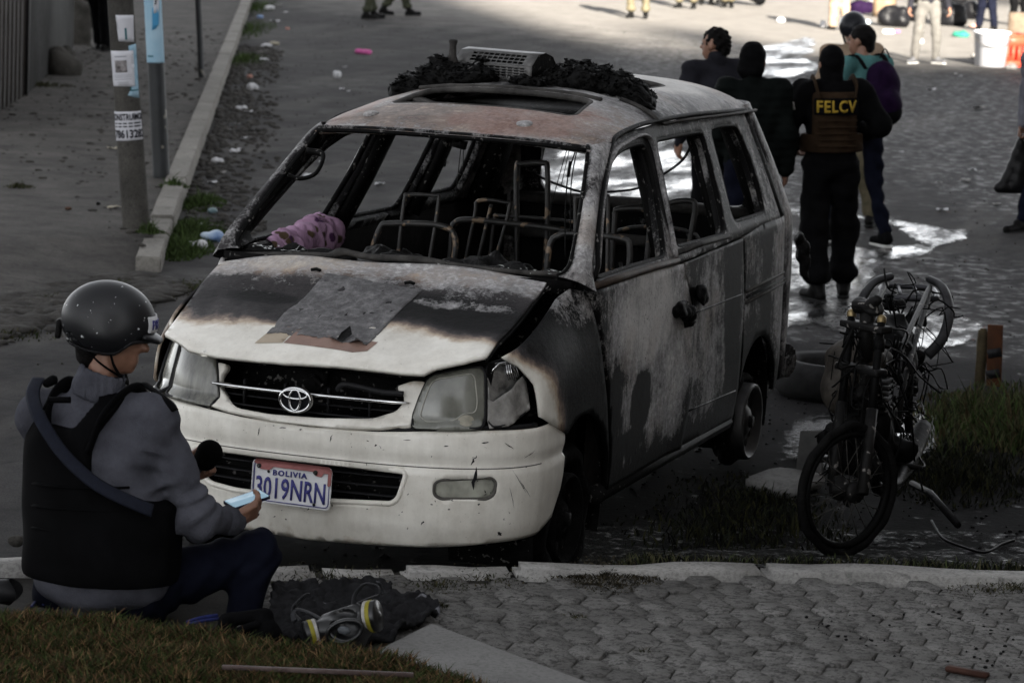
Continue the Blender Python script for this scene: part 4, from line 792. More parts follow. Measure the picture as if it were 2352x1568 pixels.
for c in ((-.41, 1.62), (.25, 1.60)):
    P = RF(np.array([math.asin(abs(c[0])/.63)*2/math.pi*np.sign(c[0])]), np.array([c[1]]))[0]; mb = MB(); mb.lathe([(.035, -.004), (.034, .004), (.022, .007), (.001, .008)], P, (0, -.25, 1), 16); o = mb.build('roof_plug', M_VAN, roof); setattr_v(o, np.tile([.5, .55, .1], (len(o.data.vertices), 1)))
mb = MB(); P = RF(np.linspace(.50, .985, 14), np.full(14, 2.36)); mb.tube(P+np.array([0, 0, .006]), .022, 8, flat=.45); o = mb.build('roof_seam_strip', M_SOOT2, roof)
# header, A pillars, windscreen surround
hd = MB(); xs = np.linspace(-.60, .60, 25); n = 4; V = []
for x in xs:
    e = abs(x)/.6; V += [(x, 1.425+.02*e**2, 1.690-.02*e**3), (x, 1.452+.02*e**2, 1.668-.012*e**3), (x, 1.50+.02*e**2, 1.66-.012*e**3), (x, 1.62, 1.685)]
hd.add(V, [(i*n+k, i*n+k+1, (i+1)*n+k+1, (i+1)*n+k) for i in range(24) for k in range(3)]); o = hd.build('windscreen_header', M_VAN, van); solid(o, .012, 0); setattr_v(o, np.tile([.8, .30, 0], (len(o.data.vertices), 1)))
mb = MB(); mb.tube([(x, 1.418+.02*(abs(x)/.6)**2, 1.672-.016*(abs(x)/.6)**3) for x in xs], .010, 6); mb.build('windscreen_rubber', M_SOOT, o)
API = np.array([(.590, 1.50, 1.668), (.612, 1.440, 1.640), (.663, 1.234, 1.485), (.713, .998, 1.305), (.722, .90, 1.232), (.690, .868, 1.205)])
APO = np.array([(.640, 1.69, 1.672), (.664, 1.56, 1.61), (.700, 1.37, 1.49), (.752, 1.15, 1.355), (.800, .98, 1.225), (.835, .93, 1.15)])
for sg in (1, -1):
    I, O = cr(API, 6), cr(APO, 6); V = []
    for a, b_ in zip(I, O):
        m_ = (a+b_)/2+np.array([.022, -.035, .012]); bk = b_+np.array([-.045, .02, -.01]); ib = a+np.array([-.012, .125, .022])
        V += [a+np.array([-.004, .018, .004]), a, a*.7+m_*.3+np.array([.005, -.012, .004]), m_, b_*.75+m_*.25+np.array([.004, -.008, 0]), b_, bk, ib]
    V = np.array(V); V[:, 0] *= sg; n = 8; mb = MB(); mb.add(V, [((i*n+k, i*n+(k+1) % n, (i+1)*n+(k+1) % n, (i+1)*n+k) if sg < 0 else (i*n+k, (i+1)*n+k, (i+1)*n+(k+1) % n, i*n+(k+1) % n)) for i in range(len(I)-1) for k in range(n)])
    o = mb.build('windscreen_pillar', M_VAN, van); P = V; nn = hnoise(P, 4); ki = np.arange(len(P)) % 8; setattr_v(o, np.stack([np.where((ki >= 2) & (ki <= 5), .58, .85), np.where((ki >= 2) & (ki <= 5), .55 if sg > 0 else .30, .22)+.3*nn, .05+0*nn], 1))
    mb = MB(); Q = I+np.array([-.006, .008, 0]); Q[:, 0] *= sg; mb.tube(Q, .010, 6); mb.build('windscreen_rubber', M_SOOT, o)
    # grab strap inside
    if sg < 0: mb = MB(); mb.tube(cr([(-.585, 1.30, 1.58), (-.50, 1.27, 1.57), (-.50, 1.2, 1.50), (-.56, 1.17, 1.475), (-.605, 1.15, 1.49)], 5), .009, 6, flat=1.6); mb.build('grab_handle', M_SOOT, van)

# --- hood, slightly sprung open, its front lip buckled
HB = [(-.742, .80), (-.70, .40), (-.668, .14), (-.565, .075), (-.52, .045), (-.40, .028), (-.26, .022), (-.10, .012), (.05, .012), (.20, .018), (.37, .030), (.452, .036), (.490, .075), (.58, .115), (.655, .17), (.650, .30), (.662, .55), (.650, .865), (.30, .865), (0, .86), (-.35, .845), (-.60, .825)]
def HF(x, y):
    z = hood_z(x, y); z = z-.016*np.exp(-np.clip(y-.02, 0, None)/.03)+.008
    z = z+.010*np.sin(x*7+1)*np.exp(-((y-.05)/.12)**2)-.012*blobf(np.stack([x, y, 0*x], 1), (-.40, .50, 0), (.22, .12, 1), .8)+.006*np.sin(x*9+y*14)*sst(.2, .5, y)+.028*sst(.35, .66, x)*sst(.7, .1, y)
    return np.stack([x, y, z], 1)
hood = panel('hood', HB, HF, .020, M_VAN, van, th=.016, attr=A_hood)
# peeling burnt film in the middle of the hood
def film_mat():
    m, nt, b, ob = base_mat('burnt_film'); n = noise_(nt, ob, 26, 7, .8); l = noise_(nt, ob, 9, 5, .7); c = ramp(nt, n, [(.34, (.035, .033, .034)), (.5, (.10, .095, .098)), (.62, (.19, .185, .185)), (.74, (.30, .29, .29))]); c = mixc(nt, ramp(nt, l, [(.45, (0, 0, 0)), (.7, (.7,)*3)]), c, (.035, .033, .034))
    nt.links.new(c, b.inputs['Base Color']); b.inputs['Roughness'].default_value = .6; bump_(nt, b, n, 1., .012); return m
FB = [(-.255, .18), (-.195, .205), (-.16, .19), (-.12, .20), (-.05, .185), (.0, .195), (.03, .155), (.06, .17), (.11, .16), (.145, .15), (.17, .165), (.20, .66), (-.23, .70), (-.262, .40)]
fb = []
for p in dense(FB, .012): n = mnoise.fractal(Vector((p[0]*45, p[1]*45, 3)), 1, 2, 3); fb.append((p[0], p[1]+(.014*n if p[1] < .3 else .004*n)))
fl_ = panel('burnt_film', fb, lambda x, y: HF(x, y)+np.stack([0*x, 0*x, .002+.004*hnoise(np.stack([x, y, 0*x], 1), 30)+.012*np.exp(-(y-.17)/.02)*(.5+.5*np.sin(x*60))], 1), .014, film_mat(), hood); solid(fl_, .002)
M_FILM2 = mat('scorched_brown_film', (.26, .165, .13), (.17, .11, .09), 10, .5, 0, .1); M_FILM3 = mat('tan_film', (.42, .36, .28), (.34, .28, .21), 10, .5, 0, .1)
panel('film_backing', [(-.16, .130), (.14, .094), (.19, .12), (.2, .2), (-.15, .22)], lambda x, y: HF(x, y)+np.array([0, 0, .0015]), .02, M_FILM2, hood)
panel('film_edge', [(-.275, .115), (-.165, .130), (-.16, .22), (-.255, .21)], lambda x, y: HF(x, y)+np.array([0, 0, .0018]), .02, M_FILM3, hood)
mb = MB(); P = HF(np.array([.045, .075, .085, .06, .05]), np.array([.16, .155, .22, .26, .2]))+np.array([0, 0, .012]); P[3:, 2] += .014; mb.add(P, [(0, 1, 2), (0, 2, 3), (0, 3, 4)]); mb.build('film_curl', M_CHAR, hood, False)
for x, y in ((-.28, .715), (.13, .70)):
    P = HF(np.array([x]), np.array([y]))[0]; mb = MB(); mb.tube([P+np.array([-.022, 0, .004]), P+np.array([.0, 0, .009]), P+np.array([.02, -.004, .004])], .007, 6); mb.build('washer_nozzle', M_CHAR, hood)
mb = MB()
for x0, x1 in ((-.70, -.62),): 
    q = np.linspace(.14, .80, 12); P = HF(np.interp(q, [.14, .4, .8], [-.668, -.70, -.742]), q); pass
q = np.linspace(.17, .86, 12); P = HF(np.interp(q, [.17, .3, .55, .86], [.655, .650, .662, .650]), q); mb.tube(P-np.array([0, 0, .018]), .008, 6); mb.build('hood_inner_lip', M_SOOT, hood)
# cowl: melted wiper pipe, glass crumbs, char
mb = MB(); mb.tube(cr([(-.70, .86, 1.175), (-.43, .88, 1.198), (-.30, .885, 1.205), (-.23, .88, 1.225), (-.12, .895, 1.212), (.10, .90, 1.218), (.25, .90, 1.208), (.5, .895, 1.205), (.68, .90, 1.21)], 6), np.interp(np.arange(49), [0, 12, 16, 20, 30, 40, 48], [.012, .012, .020, .013, .016, .010, .010]), 8); mb.build('melted_wiper', M_SOOT2, van)
mb = MB(); mb.box((0, .95, 1.165), (1.5, .20, .05)); mb.box((0, 1.12, 1.0), (1.46, .22, .28)); mb.build('dashboard_beam', M_SOOT, van)
V, F = sdf_mesh([('c', (-.70, .95, 1.19), (.70, .95, 1.195), .022, .022)], .014, .02, disp=folds(.018, 60, 9)); obm('cowl_char', V, F, M_CHAR, van)
M_SHARD = mat('glass_shard', (.55, .56, .54), (.25, .26, .26), 20, .15, 0, 0)
mb = MB(); rr = np.random.default_rng(5)
for i in range(150):
    x = rr.choice([rr.uniform(-.66, -.35), rr.uniform(.0, .22), rr.uniform(.40, .68)]); c = np.array([x, rr.uniform(.885, .96), 1.205+rr.uniform(0, .016)]); s = rr.uniform(.004, .014)*(2.2 if i % 17 == 0 else 1); d = rr.normal(size=(3, 3))*np.array([1, .7, .25])*s; mb.add(c+d, [(0, 1, 2)])
tag(mb.build('glass_crumbs', M_SHARD, van, False), kind='stuff')
# --- dark bay seen under the lip
mb = MB(); mb.box((0, .26, .77), (1.30, .03, .34)); mb.box((0, .19, .66), (1.2, .10, .03)); mb.build('radiator_support', M_SOOT, van)
mb = MB(); mb.tube([(-.55, .19, .86), (0, .19, .875), (.55, .19, .86)], .016, 8); mb.tube(cr([(-.05, .2, .84), (-.04, .17, .83), (.0, .16, .80)], 4), .010, 6); mb.box((-.02, .19, .83), (.05, .03, .06)); mb.build('hood_latch', M_SOOT, van)
mb = MB(); mb.tube(cr([(.10, .05, .815), (.13, .035, .84), (.20, .04, .835), (.28, .045, .825), (.37, .05, .826)], 6), .006, 6, flat=2.); mb.build('melted_strip', M_BLACK, van)
# --- nose: grille panel, chrome bar, emblem, lamps, bumper
so = lambda L: [(float(sarc(x)), z) for x, z in L]
GP = so([(-.470, .79), (-.468, .835), (-.445, .862), (-.405, .858), (-.400, .840), (-.418, .815), (-.42, .775), (-.38, .738), (-.30, .708), (-.16, .701), (.05, .707), (.26, .722), (.345, .752), (.372, .79), (.368, .812), (.345, .826), (.34, .845), (.40, .868), (.455, .868), (.445, .80), (.415, .715), (.30, .690), (.10, .678), (-.12, .678), (-.35, .693), (-.462, .708)])
GO = so([(-.415, .825), (-.38, .806), (-.30, .803), (.09, .795), (.20, .80), (.365, .812), (.372, .79), (.345, .752), (.26, .722), (.05, .707), (-.16, .701), (-.30, .708), (-.38, .738), (-.42, .775)])
gmap = lambda s, z: SF(s, z, .012)
def A_grille(P): x, y, z = P.T; n = hnoise(P, 6); return np.stack([np.clip(.06+.12*sst(.80, .86, z)*sst(.2, .4, np.abs(x))+.05*n, 0, 1), 0*x, 0*x], 1)
gp = panel('grille_panel', rnd(GP, .02), gmap, .012, M_VAN, van, (), .03, attr=A_grille)
# the two grey rungs left above the opening are burnt away: only a low lip remains
mb = MB()
for zz in (.715, .745, .772): q = np.linspace(-.41, .37, 24); mb.tube(SF(np.array([float(sarc(x)) for x in q]), np.full(24, zz), -.03), .008, 6, flat=.5)
for x in (-.30, -.13, .05, .22): mb.box((x, .10, .75), (.008, .03, .12))
mb.build('grille_bars', M_BLACK, gp)
q = np.linspace(-.455, .395, 40); P = SF(np.array([float(sarc(x)) for x in q]), .787+.0*q-.012*np.sin((q+.455)/.85*math.pi)*0+.004*q, .024); mb = MB(); mb.tube(P, np.interp(q, [-.455, -.40, .33, .395], [.003, .013, .013, .004]), 10, flat=.7); bar = mb.build('chrome_bar', M_CHROME, gp)
ec = np.array([-.048, -.002, .769]); ey = np.array([0, -1, 0])
def ell(a, b, n=40, c=(0, 0)): t = np.linspace(0, 2*math.pi, n, endpoint=False); return np.stack([ec[0]+c[0]+a*np.cos(t), np.full(n, ec[1]), ec[2]+c[1]+b*np.sin(t)], 1)
mb = MB(); t = np.linspace(0, 2*math.pi, 40, endpoint=False); V = np.concatenate([ell(.062, .044), [ec+np.array([0, -.001, 0])]])+np.array([0, .006, 0]); mb.add(V, [(i, (i+1) % 40, 40) for i in range(40)]); em = mb.build('emblem', mat('emblem_black', (.012, .013, .016), None, 9, .25, 0, 0), gp)
mb = MB(); mb.tube(ell(.0625, .0455), .0062, 8, closed=True); mb.tube(ell(.0225, .0395)+np.array([0, -.003, 0]), .0050, 8, closed=True); mb.tube(ell(.050, .0165, c=(0, .0215))+np.array([0, -.003, 0]), .0048, 8, closed=True); mb.build('emblem_rings', M_CHROME, em)
mb = MB(); V = np.concatenate([ell(.069, .052)+np.array([0, .012, 0]), ell(.062, .046)+np.array([0, .0, 0])]); mb.add(V, [(i, (i+1) % 40, 40+(i+1) % 40, 40+i) for i in range(40)]); mb.build('emblem_rim', M_CHROME, em)
# headlamps
def lamp_mat(name, c1, c2, streak):
    m, nt, b, ob = base_mat(name); mp = N_(nt, 'Mapping'); mp.inputs['Scale'].default_value = (16, 16, 1.5); nt.links.new(ob, mp.inputs[0]); s = noise_(nt, mp.outputs[0], 1.1, 5, .65); n = noise_(nt, ob, 11, 5, .6)
    k = mixc(nt, streak, n, s); nt.links.new(ramp(nt, k, [(.32, c2), (.62, c1)]), b.inputs['Base Color']); b.inputs['Roughness'].default_value = .22; b.inputs['Coat Weight'].default_value = .4; b.inputs['Coat Roughness'].default_value = .12; bump_(nt, b, noise_(nt, ob, 120, 3), .12, .002); return m
M_LENS = lamp_mat('fogged_lens', (.17, .172, .148), (.085, .086, .072), .35); M_LENS2 = lamp_mat('smoked_lens', (.16, .158, .135), (.02, .0195, .017), .95)
HL = [(.418, .700), (.408, .735), (.437, .830), (.466, .892), (.58, .915), (.688, .934), (.680, .708), (.55, .703)]
HO = [(.695, .934), (.74, .945), (.80, .955), (.826, .948), (.838, .905), (.836, .83), (.828, .76), (.80, .735), (.75, .716), (.690, .708)]
bulge = lambda s, z, L, o=.016: SF(s, z, .012+o*np.clip(1-((s-np.mean([p[0] for p in L]))/.16)**2, 0, 1)*np.clip(1-((z-np.mean([p[1] for p in L]))/.13)**2, 0, 1))
for sg in (1, -1):
    L1 = so(HL); L2 = [(_s[np.searchsorted(_px, min(x, .8445))] if x < .82 else _s[np.searchsorted(_px, .82)]+(x-.82)*1.9, z) for x, z in HO]
    if sg < 0: L1 = [(-a, b_) for a, b_ in L1]; L2 = [(-a, b_) for a, b_ in L2]
    hl = panel('headlight', rnd(L1, .045, 6), lambda s, z, L=L1: bulge(s, z, L), .014, M_LENS if sg > 0 else M_LENS2, van, flip=False); solid(hl, .02)
    q = np.array(rnd(L1, .045, 6)); mb = MB(); mb.tube(bulge(q[:, 0], q[:, 1], L1, .0)+np.array([0, .004, 0]), .007, 6, closed=True); mb.build('lamp_seal', M_BLACK, hl)
    I1 = [(float(sarc(sg*x)), z) for x, z in ((.44, .742), (.452, .80), (.478, .878), (.58, .897), (.645, .907), (.655, .80), (.648, .762), (.60, .758), (.575, .735), (.52, .727), (.46, .725))]
    if sg > 0:
        q = np.array(rnd(I1, .03, 5)); mb = MB(); mb.tube(bulge(q[:, 0], q[:, 1], L1)+np.array([0, -.001, 0]), .0028, 5, closed=True); mb.build('reflector_edge', mat('pale_edge', (.42, .41, .36), None, 9, .4), hl)
        q = ell(.030, .019)-ec; P = bulge(np.array([float(sarc(.612+p[0])) for p in q]), .735+q[:, 2]-.0, L1); P[:, 1] -= .001; mb = MB(); mb.add(np.concatenate([P, [P.mean(0)+np.array([0, -.006, 0])]]), [(i, (i+1) % 40, 40) for i in range(40)]); mb.build('side_lamp', mat('side_lamp_lens', (.33, .31, .25), (.22, .21, .17), 40, .2), hl)
        # corner indicator: broken open, chrome bowl behind, a jagged rest of lens below
        il = panel('indicator', rnd(L2, .035, 5), lambda s, z: SF(s, z, -.012), .016, mat('indicator_bowl', (.30, .30, .29), (.06, .06, .06), 18, .25, .7, .3), van); solid(il, .015)
        q = np.array(rnd(L2, .035, 5)); mb = MB(); mb.tube(SF(q[:, 0], q[:, 1], .004), .005, 6, closed=True); mb.build('lamp_seal', M_BLACK, il)
        J = [(L2[9][0], L2[9][1]), L2[8], L2[7], L2[6], (L2[5][0]-.01, .86), (L2[4][0]-.03, .885), (L2[3][0]-.06, .86), (L2[2][0]-.02, .85), (L2[1][0]+.02, .83), (L2[0][0]+.025, .80), (L2[0][0]+.0, .81)]
        br_ = panel('broken_lens', J, lambda s, z: SF(s, z, .012+.006*np.sin(s*40)), .016, mat('broken_lens_plastic', (.30, .29, .27), (.09, .085, .08), 14, .25, 0, .3), il); solid(br_, .004)
        J2 = [(L2[0][0]+.03, .91), (L2[1][0]+.02, .935), (L2[2][0], .94), (L2[2][0]+.02, .90), (L2[1][0]+.0, .885)]
        mb = MB(); q = np.array(J2[:4]); mb.tube(SF(q[:, 0], q[:, 1], .0), .006, 6); mb.build('bulb_hood', M_CHROME, il)
        mb = MB()
        for k in range(6): s0 = L2[2][0]-.03+k*.016; q = np.array([(s0, .875), (s0, .935)]); mb.tube(SF(q[:, 0], q[:, 1], -.004), .0035, 5)
        mb.build('reflector_ribs', M_CHROME, il)
    else:
        il = panel('indicator', rnd(L2, .035, 5), lambda s, z: SF(s, z, .006), .018, M_LENS2, van); solid(il, .015)
        q = np.array(rnd(L2, .035, 5)); mb = MB(); mb.tube(SF(q[:, 0], q[:, 1], .012), .008, 6, closed=True); mb.build('lamp_seal', M_BLACK, il)
# bumper
SM = float(_s[-1])+.10
BO = [(-SM, .70), (-SM+.05, .70)]+[(s, z) for s, z in zip(np.linspace(-.95, .95, 21), np.interp(np.abs(np.linspace(-.95, .95, 21)), [0, .3, .45, .7, .95], [.668, .676, .690, .700, .695]))]+[(SM-.05, .70), (SM, .66), (SM-.012, .545), (SM-.03, .42), (SM-.10, .32), (SM-.22, .27)]+[(s, z) for s, z in zip(np.linspace(.75, -.75, 17), np.interp(np.abs(np.linspace(.75, -.75, 17)), [0, .5, .75], [.222, .240, .262]))]+[(-SM+.22, .27), (-SM+.10, .32), (-SM+.03, .42), (-SM+.012, .545)]
BG = so([(-.50, .535), (.405, .535), (.375, .43), (.35, .405), (.05, .388), (-.30, .388), (-.42, .40), (-.47, .44)])
FOG = lambda sg: [(sg*float(sarc(x)), z) for x, z in ((.505, .497), (.53, .512), (.70, .522), (.715, .505), (.712, .455), (.69, .438), (.53, .436), (.505, .452))]
bmp = panel('front_bumper', BO, SF, .018, M_VAN, van, [rnd(BG, .03), rnd(FOG(1), .02), rnd(FOG(-1), .02)], .025, attr=A_white)
mb = MB()
for zz in (.425, .462, .502): q = np.linspace(-.50, .44, 30); mb.tube(SF(np.array([float(sarc(x)) for x in q]), np.full(30, zz), -.05), .015, 8, flat=.35)
mb.build('lower_grille_slat', M_BLACK, bmp)
mb = MB(); q = np.linspace(-.55, .5, 20); P = np.concatenate([SF(q, np.full(20, .37), -.09), SF(q, np.full(20, .56), -.09)]); mb.add(P, [(i, i+1, 21+i, 20+i) for i in range(19)]); mb.build('lower_grille_back', M_SOOT, bmp)
for L, d in ((BG, -.004),):
    q = np.array(rnd(L, .03)); mb = MB(); mb.tube(SF(q[:, 0], q[:, 1], d), .011, 8, closed=True); o = mb.build('grille_opening_edge', M_VAN, bmp); setattr_v(o, A_white(np.array([v.co[:] for v in o.data.vertices])))
for sg in (1, -1):
    L = FOG(sg); fg = panel('fog_lamp', rnd(L, .02), lambda s, z: SF(s, z, -.010+.0), .014, lamp_mat('fog_lens', (.40, .40, .34), (.20, .20, .17), .2), bmp); solid(fg, .01)
    q = np.array(rnd(L, .02)); mb = MB(); mb.tube(SF(q[:, 0], q[:, 1], -.004), .007, 6, closed=True); mb.build('lamp_seal', mat('grey_seal', (.10, .095, .085), None, 9, .5), fg)
# paint chips and scratches on the bumper
mb = MB(); rr = np.random.default_rng(8)
for (s, z, l, a, w) in [(.655, .585, .05, 1.2, .004), (.66, .52, .09, 1.45, .006), (.10, .635, .03, 1.3, .002), (-.20, .63, .035, 1.3, .002), (.47, .34, .02, 1.2, .003), (.02, .36, .035, .9, .003), (-.2, .3, .03, 1.0, .003), (.85, .50, .12, 2.2, .0012), (.88, .47, .10, 2.3, .0012), (.82, .44, .09, 1.9, .0012), (.9, .60, .06, .4, .0014), (.8, .64, .05, 2.6, .0016), (.55, .64, .02, .2, .002), (.7, .655, .03, .1, .003), (.78, .30, .025, 2.4, .006), (.28, .625, .012, .4, .003), (.4, .655, .03, .05, .002), (-.1, .655, .03, .1, .002)]+[(rr.uniform(-.5, .95), rr.uniform(.28, .66), rr.uniform(.003, .015), rr.uniform(0, 3), rr.uniform(.001, .003)) for _ in range(60)]:
    k = 7; u = np.linspace(-.5, .5, k)*l; jit = rr.normal(size=k)*w*.8; ss = s+u*math.cos(a)-jit*math.sin(a); zz = z+u*math.sin(a)+jit*math.cos(a)*.3; wv = np.maximum(w*(1-(np.linspace(-1, 1, k))**2)*rr.uniform(.5, 1.5, k), .0002)
    A_ = SF(ss-wv*math.sin(a), zz+wv*math.cos(a), .0012); B_ = SF(ss+wv*math.sin(a), zz-wv*math.cos(a), .0012); mb.add(np.concatenate([A_, B_]), [(i, i+1, k+i+1, k+i) for i in range(k-1)])
tag(mb.build('paint_scratches', M_BLACK, bmp, False), kind='stuff')
q = np.linspace(-.98, .98, 60); mb = MB(); mb.tube(SF(q, np.full(60, .5545), .001), .0022, 5); mb.build('bumper_crease', mat('crease_grey', (.10, .095, .085), None, 9, .8), bmp)  # thin grey line drawn along the bumper crease
q = np.linspace(-.98, .98, 60); mb = MB(); mb.tube(SF(q, np.interp(np.abs(q), [0, .3, .45, .7, .98], [.672, .680, .695, .705, .70]), -.018), .010, 6); mb.build('bumper_top_gap', M_BLACK, bmp)
# --- number plate
M_PLATE = mat('plate_white', (.66, .66, .67), (.52, .52, .53), 6, .4, 0, .15, 14, .01); M_BLUE = mat('plate_blue', (.055, .055, .20), (.04, .04, .15), 30, .4, 0, .1); M_RED = mat('plate_bracket_red', (.28, .11, .105), (.20, .075, .07), 22, .6, 0, .2)
pl = bpy.data.objects.new('number_plate', None); pl = None
pc = np.array([-.040, -.030, .448]); pw, ph = .163, .080
PM_ = rotm((0, 1, 0), .012)@rotm((1, 0, 0), -.06)
def PL(x, z, d=0.): x = np.asarray(x, float); z = np.asarray(z, float); w = .004*np.sin(x*25+.5)*np.cos(z*18); return np.stack([x, -d+w+0*x, z], 1)@PM_.T+pc
plate = panel('number_plate', rnd([(-pw, -ph), (pw, -ph), (pw, ph), (-pw, ph)], .02), PL, .012, M_PLATE, van); solid(plate, .003)
q = np.array(rnd([(-pw+.007, -ph+.007), (pw-.007, -ph+.007), (pw-.007, ph-.007), (-pw+.007, ph-.007)], .018)); mb = MB(); mb.tube(PL(q[:, 0], q[:, 1], .001), .0032, 6, closed=True, flat=.6); mb.build('plate_border', M_BLUE, plate)
mb = MB(); q = np.array(rnd([(-pw, -ph), (pw, -ph), (pw, ph), (-pw, ph)], .02)); mb.tube(PL(q[:, 0], q[:, 1], .001), .0022, 6, closed=True); mb.build('plate_rim', M_PLATE, plate)
def text_obj(name, body, size, m, parent, fmap, sx=1., ext=.002, spacing=1., bold=0., fit=None):
    cu = bpy.data.curves.new(name, 'FONT'); cu.body = body; cu.size = size; cu.align_x = 'CENTER'; cu.align_y = 'CENTER'; cu.space_character = spacing; cu.resolution_u = 3; cu.offset = bold; cu.extrude = 0
    t = bpy.data.objects.new(name+'_tmp', cu); COL.objects.link(t); dg = bpy.context.evaluated_depsgraph_get(); me = bpy.data.meshes.new_from_object(t.evaluated_get(dg)); bpy.data.objects.remove(t)
    V = np.array([v.co[:] for v in me.vertices]); 
    bmx = bmesh.new(); bmx.from_mesh(me); bmesh.ops.triangulate(bmx, faces=bmx.faces[:]); 
    bmx.to_mesh(me); bmx.free(); V = np.array([v.co[:] for v in me.vertices]); F = np.array([p.vertices[:] for p in me.polygons])
    lo, hi = V.min(0), V.max(0); V = V-(lo+hi)/2
    if fit: V = V*np.array([fit[0]/(hi[0]-lo[0]), fit[1]/(hi[1]-lo[1]), 1.])
    P = fmap(V[:, 0]*sx, V[:, 1], ext); o = obm(name, P, F, m, parent, False); solid(o, ext*1.0, 0); return o
text_obj('plate_number', '3019NRN', .128, M_BLUE, plate, lambda x, z, d: PL(x-.002, z-.021, .002), 1., .0022, 1.04, .0022, fit=(.288, .082))
text_obj('plate_country', 'BOLIVIA', .036, M_BLUE, plate, lambda x, z, d: PL(x-.008, z+.0385, .002), 1., .002, 1.22, .0012, fit=(.138, .0215))
mb = MB()
def strip(mb, poly, d0, d1):
    P0 = PL(*np.array(poly).T, d0); P1 = PL(*np.array(poly).T, d1); n = len(poly); tri = delaunay_2d_cdt([Vector(p) for p in poly], [], [list(range(n))], 1, 1e-6); mp_ = {i: tri[3][i][0] for i in range(len(tri[0]))}
    mb.add(np.concatenate([P0, P1]), [tuple(n+mp_[i] for i in f) for f in tri[2]]+[(i, (i+1) % n, n+(i+1) % n, n+i) for i in range(n)])
strip(mb, [(-.158, .070), (-.150, .084), (.150, .084), (.164, .072), (.164, .016), (.154, .010), (.150, .016), (.150, .058), (.132, .058), (.122, .043), (.100, .045), (.088, .060), (-.075, .060), (-.092, .046), (-.128, .046), (-.140, .062)], .003, .0062); mb.build('plate_bracket', M_RED, plate, False)
for x in (-.135, .098):
    mb = MB(); c = PL(np.array([x]), np.array([.058]), .006)[0]; mb.lathe([(.009, 0), (.009, .004), (.005, .007), (.001, .0075)], c, (0, -1, 0), 12); mb.build('plate_bolt', M_SOOT2, plate)
for x, z in ((-.112, -.066), (.098, -.066), (-.095, .040)):
    mb = MB(); c = PL(np.array([x]), np.array([z]), .003)[0]; mb.lathe([(.006, 0), (.0001, .0004)], c, (0, -1, 0), 10); mb.build('bolt_hole', M_BLACK, plate)

# --- seat frames and loose bits in the cabin
def hoop(pts, r=.011, n=5): return cr(pts, n), r
SEATS = {'front': (1.85, [[(-.50, .95), (-.496, 1.07), (-.461, 1.205), (-.41, 1.232), (-.18, 1.242), (-.107, 1.192), (-.110, 1.05), (-.115, .9)], [(-.375, .9), (-.368, 1.066), (-.355, 1.336), (-.336, 1.362), (-.217, 1.369), (-.196, 1.341), (-.22, 1.071), (-.23, .9)]]),
         'driver': (1.85, [[(.32, .95), (.326, 1.189), (.365, 1.244), (.426, 1.256), (.637, 1.254), (.686, 1.212), (.684, 1.05), (.68, .9)], [(.437, 1.0), (.437, 1.244), (.426, 1.40), (.446, 1.412), (.554, 1.422), (.572, 1.404), (.592, 1.126), (.6, .95)]]),
         'mid': (2.6, [[(-.40, .8), (-.396, 1.124), (-.385, 1.164), (-.344, 1.183), (-.211, 1.186), (.176, 1.17), (.2, 1.1), (.2, .8)], [(-.33, .8), (-.32, .996), (-.291, 1.211), (-.278, 1.275), (-.149, 1.277), (-.127, 1.247), (-.178, .992), (-.19, .8)], [(-.215, 1.264), (-.268, .953), (-.28, .8)]]),
         'mid2': (3.0, [[(.26, .8), (.258, 1.184), (.255, 1.233), (.306, 1.248), (.394, 1.251), (.43, 1.2), (.42, .8)], [(.30, 1.0), (.36, .8)]]),
         'rear': (3.3, [[(-.30, .8), (-.324, 1.101), (-.345, 1.362), (-.316, 1.385), (-.213, 1.397), (-.19, 1.366), (-.169, 1.105), (-.16, .8)], [(-.45, .8), (-.44, 1.10), (-.40, 1.13), (-.05, 1.13), (.0, 1.1), (.0, .8)]]),
         'rear2': (3.2, [[(.40, .8), (.44, 1.2), (.459, 1.266), (.554, 1.284), (.585, 1.255), (.572, 1.089), (.56, .8)], [(.2, .9), (.22, 1.12), (.60, 1.13), (.62, .9)]])}
for k, (y, hs) in SEATS.items():
    o = None
    for i, h in enumerate(hs):
        P = cr([(a, y+(1.25-b_)*-.10, b_) for a, b_ in h], 5); mb = MB(); mb.tube(P, .014 if i == 0 and len(h) > 4 else .009, 8)
        q = mb.build('seat_frame' if i == 0 else 'headrest_frame', M_TUBE, van if o is None else o); o = o or q
    mb = MB(); xs_ = [p[0] for p in hs[0]]; mb.box(((min(xs_)+max(xs_))/2, y-.25, .72), (max(xs_)-min(xs_), .45, .05)); mb.tube([(min(xs_), y-.45, .74), (max(xs_), y-.45, .74)], .014, 6); mb.box(((min(xs_)+max(xs_))/2, y-.25, .5), (max(xs_)-min(xs_)-.1, .35, .36)); mb.build('seat_base', M_SOOT, o)
mb = MB(); mb.box((.01, 1.53, 1.635), (.06, .03, .035), rotm((0, 1, 0), .2)); mb.tube([(0, 1.5, 1.665), (.005, 1.53, 1.64)], .01, 6); mb.build('mirror_stub', M_CHAR, van)
